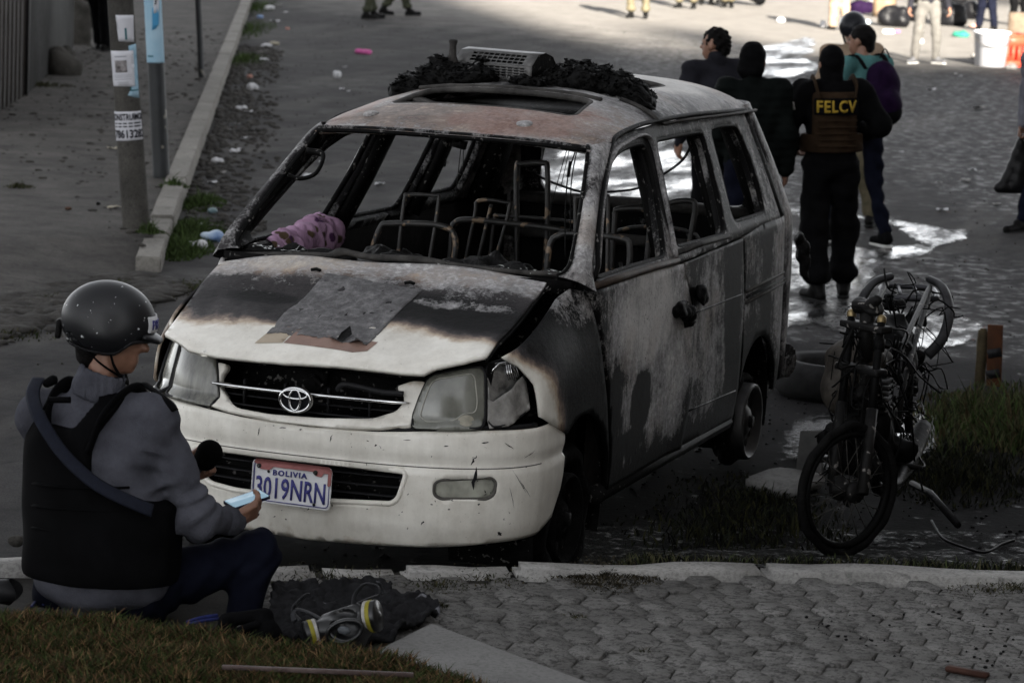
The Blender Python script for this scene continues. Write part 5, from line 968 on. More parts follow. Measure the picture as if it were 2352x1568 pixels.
for pts, r_ in (([(.538, 1.5, 1.657), (.507, 1.5, 1.534), (.503, 1.5, 1.378), (.512, 1.5, 1.2)], .003), ([(.542, 1.5, 1.657), (.523, 1.5, 1.507), (.529, 1.5, 1.308)], .0028), ([(-.289, 2.4, 1.70), (-.317, 2.4, 1.313)], .0022), ([(-.293, 2.4, 1.70), (-.284, 2.4, 1.315)], .0022), ([(.50, 1.5, 1.66), (.46, 1.5, 1.50), (.44, 1.5, 1.40)], .0018), ([(.51, 1.5, 1.66), (.48, 1.5, 1.50)], .0018)):
    mb = MB(); mb.tube(cr(pts, 5), r_, 5)
    if r_ == .003: mb.tube([(.515, 1.5, 1.60), (.507, 1.5, 1.534)], .007, 6)
    mb.build('hanging_wire', M_CHAR, van)
mb = MB(); mb.tube(cr([(-.572, 4.2, 1.256), (-.473, 4.2, 1.216), (-.306, 4.2, 1.176), (-.177, 4.2, 1.183), (0, 4.2, 1.216), (.108, 4.2, 1.282), (.242, 4.2, 1.40), (.30, 4.18, 1.60)], 6), .007, 6); mb.build('drooping_cable', M_CHAR, van)
for x, y, z in ((-.76, 2.30, 1.43), (-.74, 3.2, 1.42), (.70, 2.2, 1.25)):
    mb = MB(); mb.tube([(x+.05, y, z), (x+.075, y-.01, z-.02), (x+.07, y-.01, z-.06), (x+.045, y, z-.065), (x+.04, y, z-.03)], .006, 6, closed=True); mb.box((x+.045, y, z+.01), (.03, .02, .03)); mb.build('seat_belt_anchor', M_CHAR, van)
for i, (x, yy, l) in enumerate(((-.2, 1.3, .10), (.25, 1.32, .12))):
    V, F = sdf_mesh([('e', (x, yy, 1.12), (.16, .10, .08)), ('e', (x+.15, yy+.05, 1.10), (.12, .08, .06))], .018, .04, disp=folds(.018, 60, 20+i)); obm('cabin_char', V, F, M_CHAR, van)
# ================================================================== people
def nrm(v): v = np.array(v, float); return v/(np.linalg.norm(v)+1e-12)
M_SKIN = mat('skin', (.22, .115, .075), (.16, .08, .052), 30, .5, 0, .1, 300, .001, .4); M_SKIN2 = mat('skin_tan', (.15, .075, .05), (.11, .055, .036), 30, .5, 0, .1, 300, .001, .4)
M_HAIR = mat('black_hair', (.005, .0042, .004), (.002, .0018, .0018), 60, .65, 0, .8, 160, .006, .06)
M_BLK = cloth('black_cloth', (.0042, .0042, .0046), (.002, .002, .0022)); M_BLKBOOT = mat('black_leather', (.007, .0066, .0062), (.003, .003, .003), 20, .5, 0, .3, 60, .003, .06)
M_SOLE = mat('white_rubber', (.55, .54, .52), (.40, .39, .37), 25, .6); M_DARKSOLE = mat('dark_rubber', (.015, .015, .015), None, 20, .7)
M_JEAN = cloth('navy_denim', (.0060, .0070, .0135), (.003, .0035, .007)); M_CHARC = cloth('charcoal_cloth', (.016, .016, .02), (.009, .009, .011)); M_GREENJ = cloth('dark_green_nylon', (.0045, .0058, .0054), (.0022, .003, .0028), .8)
M_KHAKI = cloth('khaki_cloth', (.12, .10, .068), (.06, .055, .034)); M_OLIVE = mat('camouflage_cloth', (.045, .048, .028), (.012, .014, .009), 9, .9, 0, .3, 150, .002, .2); M_BEIGE = cloth('beige_cloth', (.23, .17, .12), (.17, .125, .09)); M_GREYT = cloth('grey_twill', (.10, .095, .088), (.065, .062, .057))
M_TEAL = cloth('teal_cotton', (.07, .17, .165), (.045, .11, .11)); M_PURP = cloth('purple_nylon', (.013, .005, .021), (.005, .002, .009), .7); M_BRNV = cloth('brown_webbing', (.032, .020, .012), (.015, .0095, .006)); M_SWEAT = mat('grey_knit', (.085, .086, .102), (.036, .037, .045), 5, .97, 0, .9, 190, .005, .05); M_GREYS = cloth('grey_fleece', (.13, .13, .15), (.08, .08, .095))
M_HELM = mat('black_helmet_paint', (.007, .0075, .009), (.004, .004, .005), 6, .42, 0, .05, 90, .002, .35, speck=((.42, .43, .44), 44, .70)); M_HELM2 = mat('smooth_black_helmet', (.010, .011, .014), None, 6, .3, 0, .03)
M_YEL = mat('yellow_letters', (.36, .24, .03), (.24, .155, .02), 30, .7, 0, .1)
STAND = dict(head=(0, .03, 1.585), neck=(0, 0, 1.44), chest=(0, 0, 1.27), waist=(0, 0, 1.0), pelvis=(0, 0, .92), shR=(.185, 0, 1.40), shL=(-.185, 0, 1.40), elR=(.25, -.03, 1.12), elL=(-.25, -.03, 1.12), wrR=(.26, .05, .88), wrL=(-.26, .05, .88),
             hipR=(.09, 0, .90), hipL=(-.09, 0, .90), knR=(.10, .02, .49), knL=(-.10, .02, .49), anR=(.11, -.02, .09), anL=(-.11, -.02, .09), toR=(.14, .16, .035), toL=(-.14, .16, .035))
def hand_prims(W_, d, n, s, curl=.5, sc=1.):
    d = nrm(d); n = np.array(n, float); n = nrm(n-d*(n@d)); sd = np.cross(d, n)*s; Rm = np.stack([sd, d, n], 1); W_ = np.array(W_)
    P = [('b', W_+d*.048*sc, (.030*sc, .036*sc, .004), Rm, .011), ('c', W_-d*.03, W_+d*.03, .026*sc, .027*sc)]
    for i, L in enumerate((.9, 1., .95, .78)):
        b = W_+d*.083*sc+sd*(.030-.020*i)*sc; a = curl; q = b
        for k, l in enumerate((.040, .026, .020)):
            dd = d*math.cos(a)+n*math.sin(a); e = q+dd*l*L*sc; P.append(('c', q, e, .0098*sc*(1-.08*k), .0090*sc*(1-.1*k))); q = e; a += curl*1.05
    b = W_+d*.022*sc+sd*.026*sc; t1 = nrm(d*.65+sd*.62+n*.35); e = b+t1*.042*sc; t2 = nrm(d*.85+sd*.2+n*.5); P += [('c', b, e, .014*sc, .0115*sc), ('c', e, e+t2*.032*sc, .0112*sc, .009*sc)]
    return P
def head_prims(hc, Rm, sc=1.):
    q = lambda x, y, z: np.array(hc)+Rm@(np.array([x, y, z])*sc)
    return [('e', q(0, -.005, .02), np.array([.074, .094, .092])*sc, Rm), ('e', q(0, .026, -.035), np.array([.062, .070, .085])*sc, Rm), ('c', q(0, .045, -.085), q(0, .07, -.092), .034*sc, .022*sc),
            ('c', q(0, .088, .012), q(0, .119, -.026), .008*sc, .0135*sc), ('c', q(-.016, .094, -.032), q(.016, .094, -.032), .009*sc, .009*sc), ('c', q(-.04, .078, .022), q(.04, .078, .022), .011*sc, .011*sc),
            ('c', q(-.02, .088, -.062), q(.02, .088, -.062), .0075*sc, .0075*sc), ('c', q(-.017, .087, -.073), q(.017, .087, -.073), .008*sc, .008*sc),
            ('e', q(.076, -.005, -.01), np.array([.012, .020, .032])*sc, Rm), ('e', q(-.076, -.005, -.01), np.array([.012, .020, .032])*sc, Rm)]
def rz3(a): return np.array([[math.cos(a), -math.sin(a), 0], [math.sin(a), math.cos(a), 0], [0, 0, 1]])
def person(label, pos, face, J=None, outfit=None, group=None, res=.016, hyaw=0., hpitch=0., sc=1., seed=0, curl=.5, lean=True, name='person', build=1.):
    j = dict(STAND); j.update(J or {}); j = {k: np.array(v, float) for k, v in j.items()}; of = outfit or {}
    T = (LEAN if lean else np.eye(3))@rz3(face)*sc; pos = np.array(pos, float); X = lambda V: V@T.T+pos
    root = thing(name, label, 'person', tuple(pos), group); side_ = nrm(j['shR']-j['shL']); skin = of.get('skin', M_SKIN)
    Hm = rz3(hyaw)@np.array([[1, 0, 0], [0, math.cos(hpitch), -math.sin(hpitch)], [0, math.sin(hpitch), math.cos(hpitch)]])
    parts = []
    bp = [('c', j['neck']-np.array([0, 0, .03]), j['head']+np.array([0, -.015, -.05]), .055, .052), ('c', j['waist'], j['chest'], .088, .098, side_, 1.35), ('c', j['shL'], j['shR'], .045, .045), ('c', j['pelvis']-side_*.06, j['pelvis']+side_*.06, .09, .09)]
    for s in 'RL':
        bp += [('c', j['sh'+s], j['el'+s], .043, .036), ('c', j['el'+s], j['wr'+s], .036, .026), ('c', j['hip'+s], j['kn'+s], .072, .05), ('c', j['kn'+s], j['an'+s], .048, .036), ('c', j['an'+s]-np.array([0, .02, .03]), j['to'+s], .032, .024)]
    parts.append(sdf_mesh(bp, max(res, .016), .03))
    parts.append(sdf_mesh(head_prims(j['head'], Hm, of.get('hsc', 1.)), min(res, .009), .018, sub=[('e', np.array(j['head'])+Hm@np.array([x, .100, .002]), (.016, .012, .010)) for x in (-.032, .032)]))
    for s, sg in (('R', 1), ('L', -1)):
        hd_ = of.get('hand'+s, {}); d = hd_.get('d', j['wr'+s]-j['el'+s]); parts.append(sdf_mesh(hand_prims(j['wr'+s], d, hd_.get('n', (-sg, .2, 0)), hd_.get('s', sg), hd_.get('curl', curl)), .0055, .008))
    V = []; F = []; n = 0
    for v, f in parts: V.append(X(v)); F.append(f+n); n += len(v)
    body = obm('body', np.concatenate(V), np.concatenate(F), skin, root)
    e = MB()
    for x in (-.032, .032): e.lathe([(.0001, .011), (.008, .008), (.011, 0), (.008, -.008), (.0001, -.011)], j['head']+Hm@np.array([x, .088, .002]), (0, 0, 1), 10)
    Ve = np.concatenate(e.V); o = obm('eye', X(Ve), [np.array(e.F4)], M_EYE, body)
    def wear(nm, prims, m, k=.03, r_=None, par=root, fold=.004, ff=38, sub=(), cut=None, d2=None):
        dp = folds(fold, ff, seed+len(nm)); v, f = sdf_mesh(prims, r_ or res, k, sub, dp if d2 is None else (lambda Q: dp(Q)+d2(Q)), cut); return obm(nm, X(v), f, m, par)
    # trousers
    if 'trousers' in of:
        w = of.get('loose', .0); tp = [('c', j['pelvis']-side_*.055, j['pelvis']+side_*.055, .112*build, .112*build), ('c', j['pelvis'], j['waist']-np.array([0, 0, .04]), .10*build, .095*build, side_, 1.25)]
        for s in 'RL':
            an = j['an'+s]; kn = j['kn'+s]; hem = an+(kn-an)*of.get('hem', .06); tp += [('c', j['hip'+s], kn, .088+w*.6, .064+w), ('c', kn, hem, .062+w, .050+w)]
            if of.get('blouse'): tp.append(('e', an+(kn-an)*.22, (.07+w, .07+w, .06)))
        wear('trousers', tp, of['trousers'], .035, fold=of.get('fold', .010), ff=34)
    # top
    if 'top' in of:
        p = of.get('puff', .012); t0 = j['waist']+(j['pelvis']-j['waist'])*of.get('low', .6); tp = [('c', t0, j['chest'], .105*build+p, .112*build+p, side_, 1.36), ('c', j['shL']-side_*.0, j['shR'], .054+p, .054+p), ('c', j['chest'], j['neck'], .11+p*.5, .055+p*.4, side_, 1.1)]
        for s in 'RL':
            sl_ = of.get('sleeve', 1.); e_ = j['el'+s]; w_ = j['wr'+s]
            if sl_ >= 1: tp += [('c', j['sh'+s], e_, .056+p, .046+p), ('c', e_, w_-(w_-e_)*.04, .046+p, .036+p*.8)]
            else: tp += [('c', j['sh'+s], j['sh'+s]+(e_-j['sh'+s])*sl_, .060+p, .056+p)]
        d2 = (lambda Q: -.004+.004*np.sin(Q[..., 2]*2*math.pi/.055)) if of.get('quilt') else None
        top = wear('jacket' if sl_ >= 1 else 'shirt', tp, of['top'], .04, fold=.010, ff=32, d2=d2)
        if of.get('collar'): wear('collar', [('c', j['neck']-np.array([0, .0, .01]), j['neck']+np.array([0, .0, .045]), .072, .066)], of['top'], .02, par=top)
    # shoes
    if 'shoes' in of:
        for s in 'RL':
            a, t = j['an'+s], j['to'+s]; f = nrm((t-a)*np.array([1, 1, 0])); heel = a*np.array([1, 1, 0])-f*.045+np.array([0, 0, t[2]+.010+max(0, a[2]-.09)]); toe = np.array([t[0], t[1], t[2]+.004]); h = of.get('boot', .0)
            pr = [('c', heel, toe, .040, .036), ('c', heel+f*.03+np.array([0, 0, .03]), a+(toe-a)*.25+np.array([0, 0, .0]), .042, .040)]
            if h: pr.append(('c', a, a+(j['kn'+s]-a)*h, .050, .056))
            zc = min(heel[2], toe[2])-.036; sh = wear('shoe' if not h else 'boot', pr, of['shoes'], .02, min(res, .012), fold=.0015, cut=lambda Q, z=zc: z-Q[..., 2])
            wear('sole', [('c', heel*np.array([1, 1, 0])+np.array([0, 0, zc+.008]), toe*np.array([1, 1, 0])+np.array([0, 0, zc+.008]), .043, .038)], of.get('sole', M_DARKSOLE), .01, min(res, .012), sh, 0, cut=lambda Q, z=zc: np.maximum(z-.004-Q[..., 2], Q[..., 2]-z-.020))
    hq = lambda x, y, z: j['head']+Hm@np.array([x, y, z])
    hr = of.get('hair')
    if hr in ('short', 'curly'):
        am = .004 if hr == 'short' else .011; face_cut = lambda Q: ((Q-hq(0, .095, -.02))@(Hm@nrm((0, 1, -.55))))+.035
        wear('hair', [('e', hq(0, -.012, .030), (.082, .099, .090), Hm), ('c', hq(0, -.055, -.01), hq(0, -.06, -.055), .055, .045)], of.get('hairm', M_HAIR), .03, .008, body, am, 120 if hr == 'curly' else 80, cut=face_cut)
    if hr == 'balaclava': wear('balaclava', [('e', hq(0, -.005, .02), (.083, .103, .102), Hm), ('e', hq(0, .022, -.04), (.071, .080, .095), Hm), ('c', hq(0, -.01, -.06), j['neck'], .072, .080)], M_BLK, .03, .009, body, .003, 60, sub=[('e', hq(0, .11, .002), (.05, .03, .018), Hm)])
    if hr == 'beanie': wear('knit_hat', [('e', hq(0, -.008, .030), (.086, .106, .105), Hm), ('c', hq(-.03, -.05, -.05), hq(.03, -.05, -.05), .062, .062)], M_BLK, .03, .009, body, .003, 70, cut=lambda Q: ((Q-hq(0, .095, -.03))@(Hm@nrm((0, 1, -.75))))+.035)
    if hr == 'helmet':
        hm = wear('helmet', [('e', hq(0, -.01, .035), (.112, .138, .122), Hm), ('c', hq(0, .09, .02), hq(0, .15, .012), .02, .012, Hm@np.array([1., 0, 0]), 3.6)], of.get('helmm', M_HELM2), .02, .008, body, 0, 30, sub=[('e', hq(0, .02, -.06), (.092, .115, .13), Hm)], cut=lambda Q: -((Q-hq(0, -.02, -.035))@(Hm@nrm((0, -.12, 1)))))
        mb = MB(); mb.tube([X(hq(.08, 0, -.03)[None])[0], X(hq(.06, .04, -.10)[None])[0], X(hq(0, .06, -.135)[None])[0], X(hq(-.06, .04, -.10)[None])[0], X(hq(-.08, 0, -.03)[None])[0]], .006, 6, flat=2.); mb.build('chin_strap', M_BLK, hm)
        root['_h'] = 1
    return root, j, X, wear, body
M_EYE = mat('eye_white', (.25, .23, .21), (.02, .015, .012), 90, .2, 0, 0)
A0 = math.atan2(-FH[0], FH[1])       # facing straight away from the camera
U = lambda x, y, z=0.: unproj(x, y, z)
# --- officer with the lettered vest
off, j, X, wear, bd = person('officer in black with a brown vest lettered FELCV seen from behind', U(1902, 688), A0+.12, dict(elR=(.335, -.02, 1.17), wrR=(.17, .22, 1.08), elL=(-.30, .0, 1.14), wrL=(-.20, .22, 1.02), anR=(.125, .10, .09), toR=(.16, .28, .035), anL=(-.095, -.10, .09), toL=(-.15, .07, .035), knR=(.12, .09, .49), knL=(-.115, -.03, .49)),
    dict(trousers=M_BLK, loose=.028, blouse=1, top=M_BLK, puff=.022, shoes=M_BLKBOOT, boot=.35, hair='balaclava', hem=.2, collar=1), seed=1, hyaw=.1, res=.014)
def veil(Q): return np.maximum(np.maximum(np.abs(Q[..., 0])-.150, 1.03-Q[..., 2]), Q[..., 2]-1.40)
ve = wear('vest', [('c', j['waist']-np.array([0, 0, .06]), j['chest']+np.array([0, 0, .05]), .160, .160, (1, 0, 0), 1.22)], M_BRNV, .02, .012, off, .003, 40, cut=veil)
wear('vest_belt', [('c', np.array([0, 0, 1.02]), np.array([0, 0, 1.08]), .165, .165, (1, 0, 0), 1.28)], M_BRNV, .02, .012, ve, .004, 40, cut=lambda Q: np.maximum(1.0-Q[..., 2], Q[..., 2]-1.12))
for sx in (-1, 1):
    mb = MB(); P = cr([(sx*.12, -.165, 1.36), (sx*.135, -.13, 1.44), (sx*.135, -.03, 1.485), (sx*.13, .08, 1.45), (sx*.12, .14, 1.36)], 5); mb.tube(P, .032, 8, flat=.22); V = X(np.concatenate(mb.V)); obm('shoulder_strap', V, [np.array(mb.F4), np.array(mb.F3)] if mb.F3 else [np.array(mb.F4)], M_BRNV, ve)
for k in range(5):
    mb = MB(); z = 1.215-.042*k; P = [(x, -.173-.002+.16*(abs(x)/.2)**2.6*.28, z) for x in np.linspace(-.14, .14, 13)]; mb.tube(P, .012, 6, flat=.3); obm('webbing_row', X(np.concatenate(mb.V)), [np.array(mb.F4), np.array(mb.F3)], M_BRNV, ve)
yb = lambda x: -.178+.045*(np.abs(x)/.15)**2.3
q = rnd([(-.148, 1.255), (.148, 1.255), (.148, 1.365), (-.148, 1.365)], .01); pt = panel('name_patch', q, lambda x, z: X(np.stack([x, yb(x), z], 1)), .02, M_BLK, ve); solid(pt, .006, 0)
text_obj('patch_lettering', 'FELCV', .125, M_YEL, pt, lambda x, z, d: X(np.stack([x, yb(x)-.006, z+1.31], 1)), 1., .003, 1.12, .0035, fit=(.268, .082))
fp = panel('flag_patch', [(0, 0), (.06, 0), (.06, .05), (0, .05)], lambda u, v: X(np.stack([-.272-.012*v/.05+.0*u, -.10+u, 1.285+v], 1)), .02, mat('flag_cloth', (.35, .33, .31), (.2, .18, .17), 60, .8), off); solid(fp, .012, 0)
for k, (c, u0, v0) in enumerate((((.35, .03, .03), .03, .03), ((.45, .33, .03), .01, .02), ((.03, .16, .05), .005, .004), ((.04, .08, .3), .035, .004))):
    fq = panel('flag_field', [(u0, v0), (u0+.02, v0), (u0+.02, v0+.016), (u0, v0+.016)], lambda u, v: X(np.stack([-.280-.012*v/.05, -.10+u, 1.285+v], 1)), .02, mat('flag_colour', c, None, 30, .8), fp); solid(fq, .008, 0)
# --- man with the purple backpack
bm_, j, X, wear, bd = person('man in teal shirt and jeans carrying a purple backpack', U(1975, 566), A0+.55, dict(anR=(.12, -.16, .11), toR=(.15, .02, .035), knR=(.11, -.02, .50), anL=(-.08, .34, .09), toL=(-.09, .52, .035), knL=(-.09, .22, .50), elR=(.24, .04, 1.13), wrR=(.20, .25, 1.05), elL=(-.25, .04, 1.13), wrL=(-.2, .25, 1.08)),
    dict(trousers=M_JEAN, top=M_TEAL, sleeve=.62, shoes=M_BLK, sole=M_SOLE, hair='short'), seed=2, hyaw=.45, res=.014)
bk = wear('backpack', [('e', (0.02, -.21, 1.24), (.145, .11, .20)), ('e', (.02, -.23, 1.12), (.15, .12, .15)), ('e', (.02, -.31, 1.12), (.09, .05, .11))], M_PURP, .03, .014, bm_, .008, 24)
wear('backpack_base', [('e', (0.02, -.22, 1.05), (.155, .13, .11))], M_BLK, .03, .014, bk, .006, 24)
for sx in (-1, 1):
    mb = MB(); P = cr([(sx*.11, -.17, 1.38), (sx*.125, -.06, 1.475), (sx*.13, .08, 1.43), (sx*.14, .13, 1.28), (sx*.15, .05, 1.08), (sx*.12, -.14, 1.03)], 5); mb.tube(P, .024, 8, flat=.3); obm('backpack_strap', X(np.concatenate(mb.V)), [np.array(mb.F4), np.array(mb.F3)], M_BLK, bk)
mb = MB(); mb.tube(cr([(.0, -.2, 1.46), (.03, -.22, 1.53), (.08, -.22, 1.46)], 5), .006, 6); obm('strap_loop', X(np.concatenate(mb.V)), [np.array(mb.F4), np.array(mb.F3)], M_BLK, bk)
hl_ = person('person in beige uniform and black helmet hidden behind the officer', U(1950, 520), A0-.1, dict(anR=(.17, .0, .09), toR=(.21, .17, .035)), dict(trousers=M_KHAKI, top=M_BEIGE, puff=.02, shoes=M_DARKSOLE if False else M_BLKBOOT, hair='helmet', helmm=M_HELM2), seed=3)
j, X = hl_[1], hl_[2]
text_obj('helmet_lettering', 'ATB', .035, mat('pale_print', (.4, .41, .42), None, 9, .6), hl_[0], lambda x, z, d: X(np.stack([.075+x*.8, -.112-.02*0+(x*.8)*.55, 1.625+z], 1)), 1., .003, 1.1, .0) if False else None
person('man with curly black hair and charcoal jacket beyond the van roof', U(1640, 605), A0+.25, dict(elR=(.24, .05, 1.14), wrR=(.15, .25, 1.05)), dict(trousers=M_BLK, top=M_CHARC, puff=.02, shoes=M_BLKBOOT, hair='curly', collar=1), seed=4, hyaw=.75)
person('man in black knit hat and dark green puffer jacket behind the van', U(1722, 690), A0-.05, dict(elR=(.225, -.02, 1.12), wrR=(.225, .03, .87), elL=(-.225, .02, 1.12), wrL=(-.225, .12, .90), shR=(.17, 0, 1.39), shL=(-.17, 0, 1.39)), dict(trousers=M_JEAN, top=M_GREENJ, puff=.022, quilt=1, shoes=M_BLKBOOT, hair='beanie', collar=1, skin=M_SKIN2), seed=5, hyaw=-.35)
person('man in light grey trousers and grey sneakers standing among the trash', U(2130, 147), A0+math.pi, dict(anR=(.20, -.0, .09), toR=(.30, .13, .035), knR=(.16, .02, .49), anL=(-.13, 0, .09), toL=(-.24, .13, .035), knL=(-.12, .03, .49), wrR=(.30, .08, .86), wrL=(-.30, .08, .86)), dict(trousers=M_GREYT, top=M_CHARC, shoes=mat('grey_canvas', (.10, .10, .105), None, 20, .8), sole=M_SOLE, hair='short', loose=.01), seed=6)
# --- man with the black carrier bag at the right edge
bagm, j, X, wear, bd = person('man in grey sleeves and jeans at the right edge carrying a black bag', U(2400, 532), A0+2.4, dict(elR=(.235, -.05, 1.12), wrR=(.23, .03, .86), anR=(.1, .2, .09), toR=(.12, .38, .035), anL=(-.1, -.2, .1), toL=(-.11, -.03, .035)), dict(trousers=M_JEAN, top=M_GREYS, puff=.018, shoes=M_BLKBOOT, hair='short', skin=M_SKIN2, handR=dict(d=(0, .1, -1), n=(-1, 0, 0), curl=1.1)), seed=7)
wear('dark_vest', [('c', np.array([0, 0, 1.0]), np.array([0, 0, 1.34]), .142, .140, (1, 0, 0), 1.28)], M_BLK, .02, .016, bagm, .004, 30)
hp = U(2318, 318)  # the bag hangs below the man's right hand
hw = X((j['wrR']+np.array([0, .01, -.085]))[None])[0]
V, F = sdf_mesh([('c', (0, 0, -.01), (0, 0, -.08), .018, .03), ('c', (0, 0, -.06), (-.15, 0, -.42), .022, .04), ('c', (0, 0, -.06), (.15, 0, -.42), .022, .04), ('c', (0, 0, -.12), (0, 0, -.40), .03, .06, (1, 0, 0), 1.5), ('c', (-.17, 0, -.43), (.17, 0, -.43), .04, .04)], .012, .035, disp=folds(.007, 34, 8)); Rb = rz3(math.atan2(RH[1], RH[0]))
o = obm('carrier_bag', V@(LEAN@Rb).T+hw, F, mat('black_bag_plastic', (.007, .007, .0075), None, 10, .35, 0, .4, 30, .01)); tag(o, 'black plastic carrier bag hanging from the hand at the right edge', 'bag')
mb = MB(); mb.tube([hw+np.array([-.025, 0, .012]), hw+np.array([0, 0, .02]), hw+np.array([.025, 0, .0])], .016, 8); mb.build('bag_knot', mat('white_knot', (.5, .5, .52), None, 9, .6), o)
# --- figures cut by the top of the frame
BLKT = dict(trousers=M_BLK, top=M_BLK, puff=.03, shoes=M_BLKBOOT, hair='short')
person('person all in black bending beside the boulders by the wall', U(226, 117, .12), A0-.35, dict(chest=(0, .20, 1.22), waist=(0, .03, 1.0), neck=(0, .32, 1.34), head=(0, .42, 1.45), shR=(.185, .26, 1.33), shL=(-.185, .26, 1.33), elR=(.24, .42, 1.12), elL=(-.24, .42, 1.12), wrR=(.2, .55, .95), wrL=(-.2, .55, .95), anL=(-.10, .22, .09), toL=(-.11, .40, .035), knL=(-.10, .16, .5)), dict(BLKT, loose=.02), seed=9)
SOL = dict(trousers=M_OLIVE, loose=.02, blouse=1, hem=.3, top=M_OLIVE, puff=.025, shoes=M_BLKBOOT, boot=.5, hair='helmet', helmm=M_HELM2)
SUNS = dict(SOL, trousers=M_KHAKI, top=M_KHAKI)
person('soldier in dark camouflage, both boots visible, nearest the left kerb', U(848, 44), A0-1.2, dict(anR=(.10, -.1, .09), toR=(.11, .08, .035), anL=(-.10, .12, .09), toL=(-.11, .30, .035)), SOL, 'soldiers cut off by the top edge', seed=10)
person('soldier in dark camouflage stepping right, ahead of the one by the kerb', U(915, 36), A0-1.3, dict(anR=(.10, .18, .09), toR=(.11, .36, .035), anL=(-.10, -.26, .12), toL=(-.11, -.09, .035)), SOL, 'soldiers cut off by the top edge', seed=11)
for i, (px, py, f, st, lab) in enumerate([(1466, 43, 2.9, .14, 'soldier in khaki standing nearest in the sunlit road, legs apart'), (1577, 20, 2.7, .16, 'khaki soldier second from left in the sunlit row'), (1622, 12, 3.2, .10, 'khaki soldier in the middle of the sunlit row, farther back'), (1672, 18, 3.0, .07, 'khaki soldier at the right end of the sunlit row')]):
    person(lab, U(px, py), A0+f, dict(anR=(st, 0, .09), toR=(st+.03, .17, .035), knR=(st*.9+.02, .02, .49), anL=(-st, 0, .09), toL=(-st-.03, .17, .035), knL=(-st*.9-.02, .02, .49)), SUNS, 'soldiers cut off by the top edge', seed=12+i, res=.02)
person('person in dark clothes sitting low on the sunlit road', U(1745, 14), A0+1.5, dict(pelvis=(0, 0, .13), waist=(0, 0, .24), chest=(0, 0, .50), neck=(0, 0, .68), head=(0, .03, .83), shR=(.18, 0, .64), shL=(-.18, 0, .64), elR=(.24, .1, .4), elL=(-.24, .1, .4), wrR=(.18, .35, .35), wrL=(-.18, .35, .35), hipR=(.09, 0, .12), hipL=(-.09, 0, .12), knR=(.14, .42, .30), knL=(-.14, .42, .30), anR=(.12, .75, .09), anL=(-.12, .75, .09), toR=(.14, .9, .09), toL=(-.14, .9, .09)), BLKT, seed=17, res=.02)
person('person in loose greyish trousers by the trash, above the black helmet', U(1928, 70), A0+.3, dict(anR=(.15, 0, .09), anL=(-.12, .05, .09)), dict(BLKT, trousers=M_BEIGE, loose=.03), seed=18, res=.02)
person('person in dark navy trousers standing behind the red crate', U(2266, 72), A0+2.6, dict(anR=(.16, 0, .09), anL=(-.16, 0, .09)), dict(BLKT, trousers=M_JEAN, loose=.02), seed=19, res=.02)
person('person in black trousers partly cut off at the top right corner', U(2340, 60), A0+2.9, None, dict(BLKT, loose=.02), seed=20, res=.02)

# ------------------------------------------------------------------ the seated reporter in front
MB0 = U(250, 1418, .235); ks = FPX/((MB0-CAM)@FW)
RM = np.stack([RH, FH, np.array([0, 0, 1.])], 1)
def LM(px, py, y=0.):   # pixel of the figure -> place at depth offset y from its seat
    d0 = (MB0-CAM)@FW; d = FW+RT*(px-1176)/FPX-UP*(py-784)/FPX; P = MB0+FH*y; t = ((P-CAM)@FH)/(d@FH); return (CAM+d*t-MB0)@RM
L_ = lambda px, py, y=0.: tuple(LM(px, py, y))
J = dict(pelvis=L_(235, 1345, .02), waist=L_(235, 1250, .02), chest=L_(232, 1060, .06), neck=L_(225, 875, .07), head=L_(252, 770, .10), shL=L_(98, 955, .12), shR=L_(352, 965, .02), elR=L_(452, 1190, .03), wrR=L_(537, 1196, .20), elL=L_(150, 1180, .34), wrL=L_(430, 1085, .40),
         hipR=L_(320, 1350, .05), hipL=L_(160, 1350, .10), knR=L_(590, 1272, .26), anR=L_(555, 1432, .12), toR=L_(640, 1440, .22), knL=L_(330, 1290, .55), anL=L_(430, 1400, .62), toL=L_(470, 1410, .75))
rf = math.atan2(RH[1], RH[0]); fy = -.95
man, j, X, wear, bd = person('reporter in black helmet and vest sitting with phone and microphone', MB0, rf, J, dict(skin=M_SKIN, hsc=1.07, handR=dict(d=(.75, .45, .38), n=(-.55, .55, .55), curl=.55, s=-1), handL=dict(d=(.75, -.1, .35), n=(0, -.9, .3), curl=.95, s=-1)), seed=30, hyaw=-1.56, hpitch=-.10, res=.011, lean=False)
Hm = rz3(-1.56)@np.array([[1, 0, 0], [0, math.cos(-.10), -math.sin(-.10)], [0, math.sin(-.10), math.cos(-.10)]]); hq = lambda x, y, z: j['head']+Hm@np.array([x, y, z]); sd = nrm(j['shR']-j['shL'])
# creases where cloth bunches: elbows, armpits, hem, knees
def crease_at(c, ax, R_, amp, f): c = np.array(c); ax = nrm(ax); return lambda Q: amp*np.exp(-(((Q-c)**2).sum(-1)/R_**2))*np.sin(((Q-c)@ax)*f+3*np.sin(Q[..., 2]*22))
def addf(*L): return lambda Q: sum(g(Q) for g in L)
creases = addf(crease_at(j['elR'], j['wrR']-j['shR'], .13, .009, 95), crease_at(j['shR']*.8+j['chest']*.2+np.array([0, 0, -.08]), (.6, 0, .8), .13, .008, 75), crease_at(j['shR']*.5+j['elR']*.5, (.3, .2, -.9), .16, .006, 60), crease_at(j['waist']+np.array([0, 0, -.10]), (0, 0, 1), .26, .008, 62), crease_at(j['wrR'], j['wrR']-j['elR'], .10, .006, 110))
jcreases = addf(crease_at(j['knR'], j['anR']-j['hipR'], .14, .008, 80), crease_at(j['hipR']+np.array([.05, 0, .03]), j['knR']-j['hipR'], .16, .009, 70))
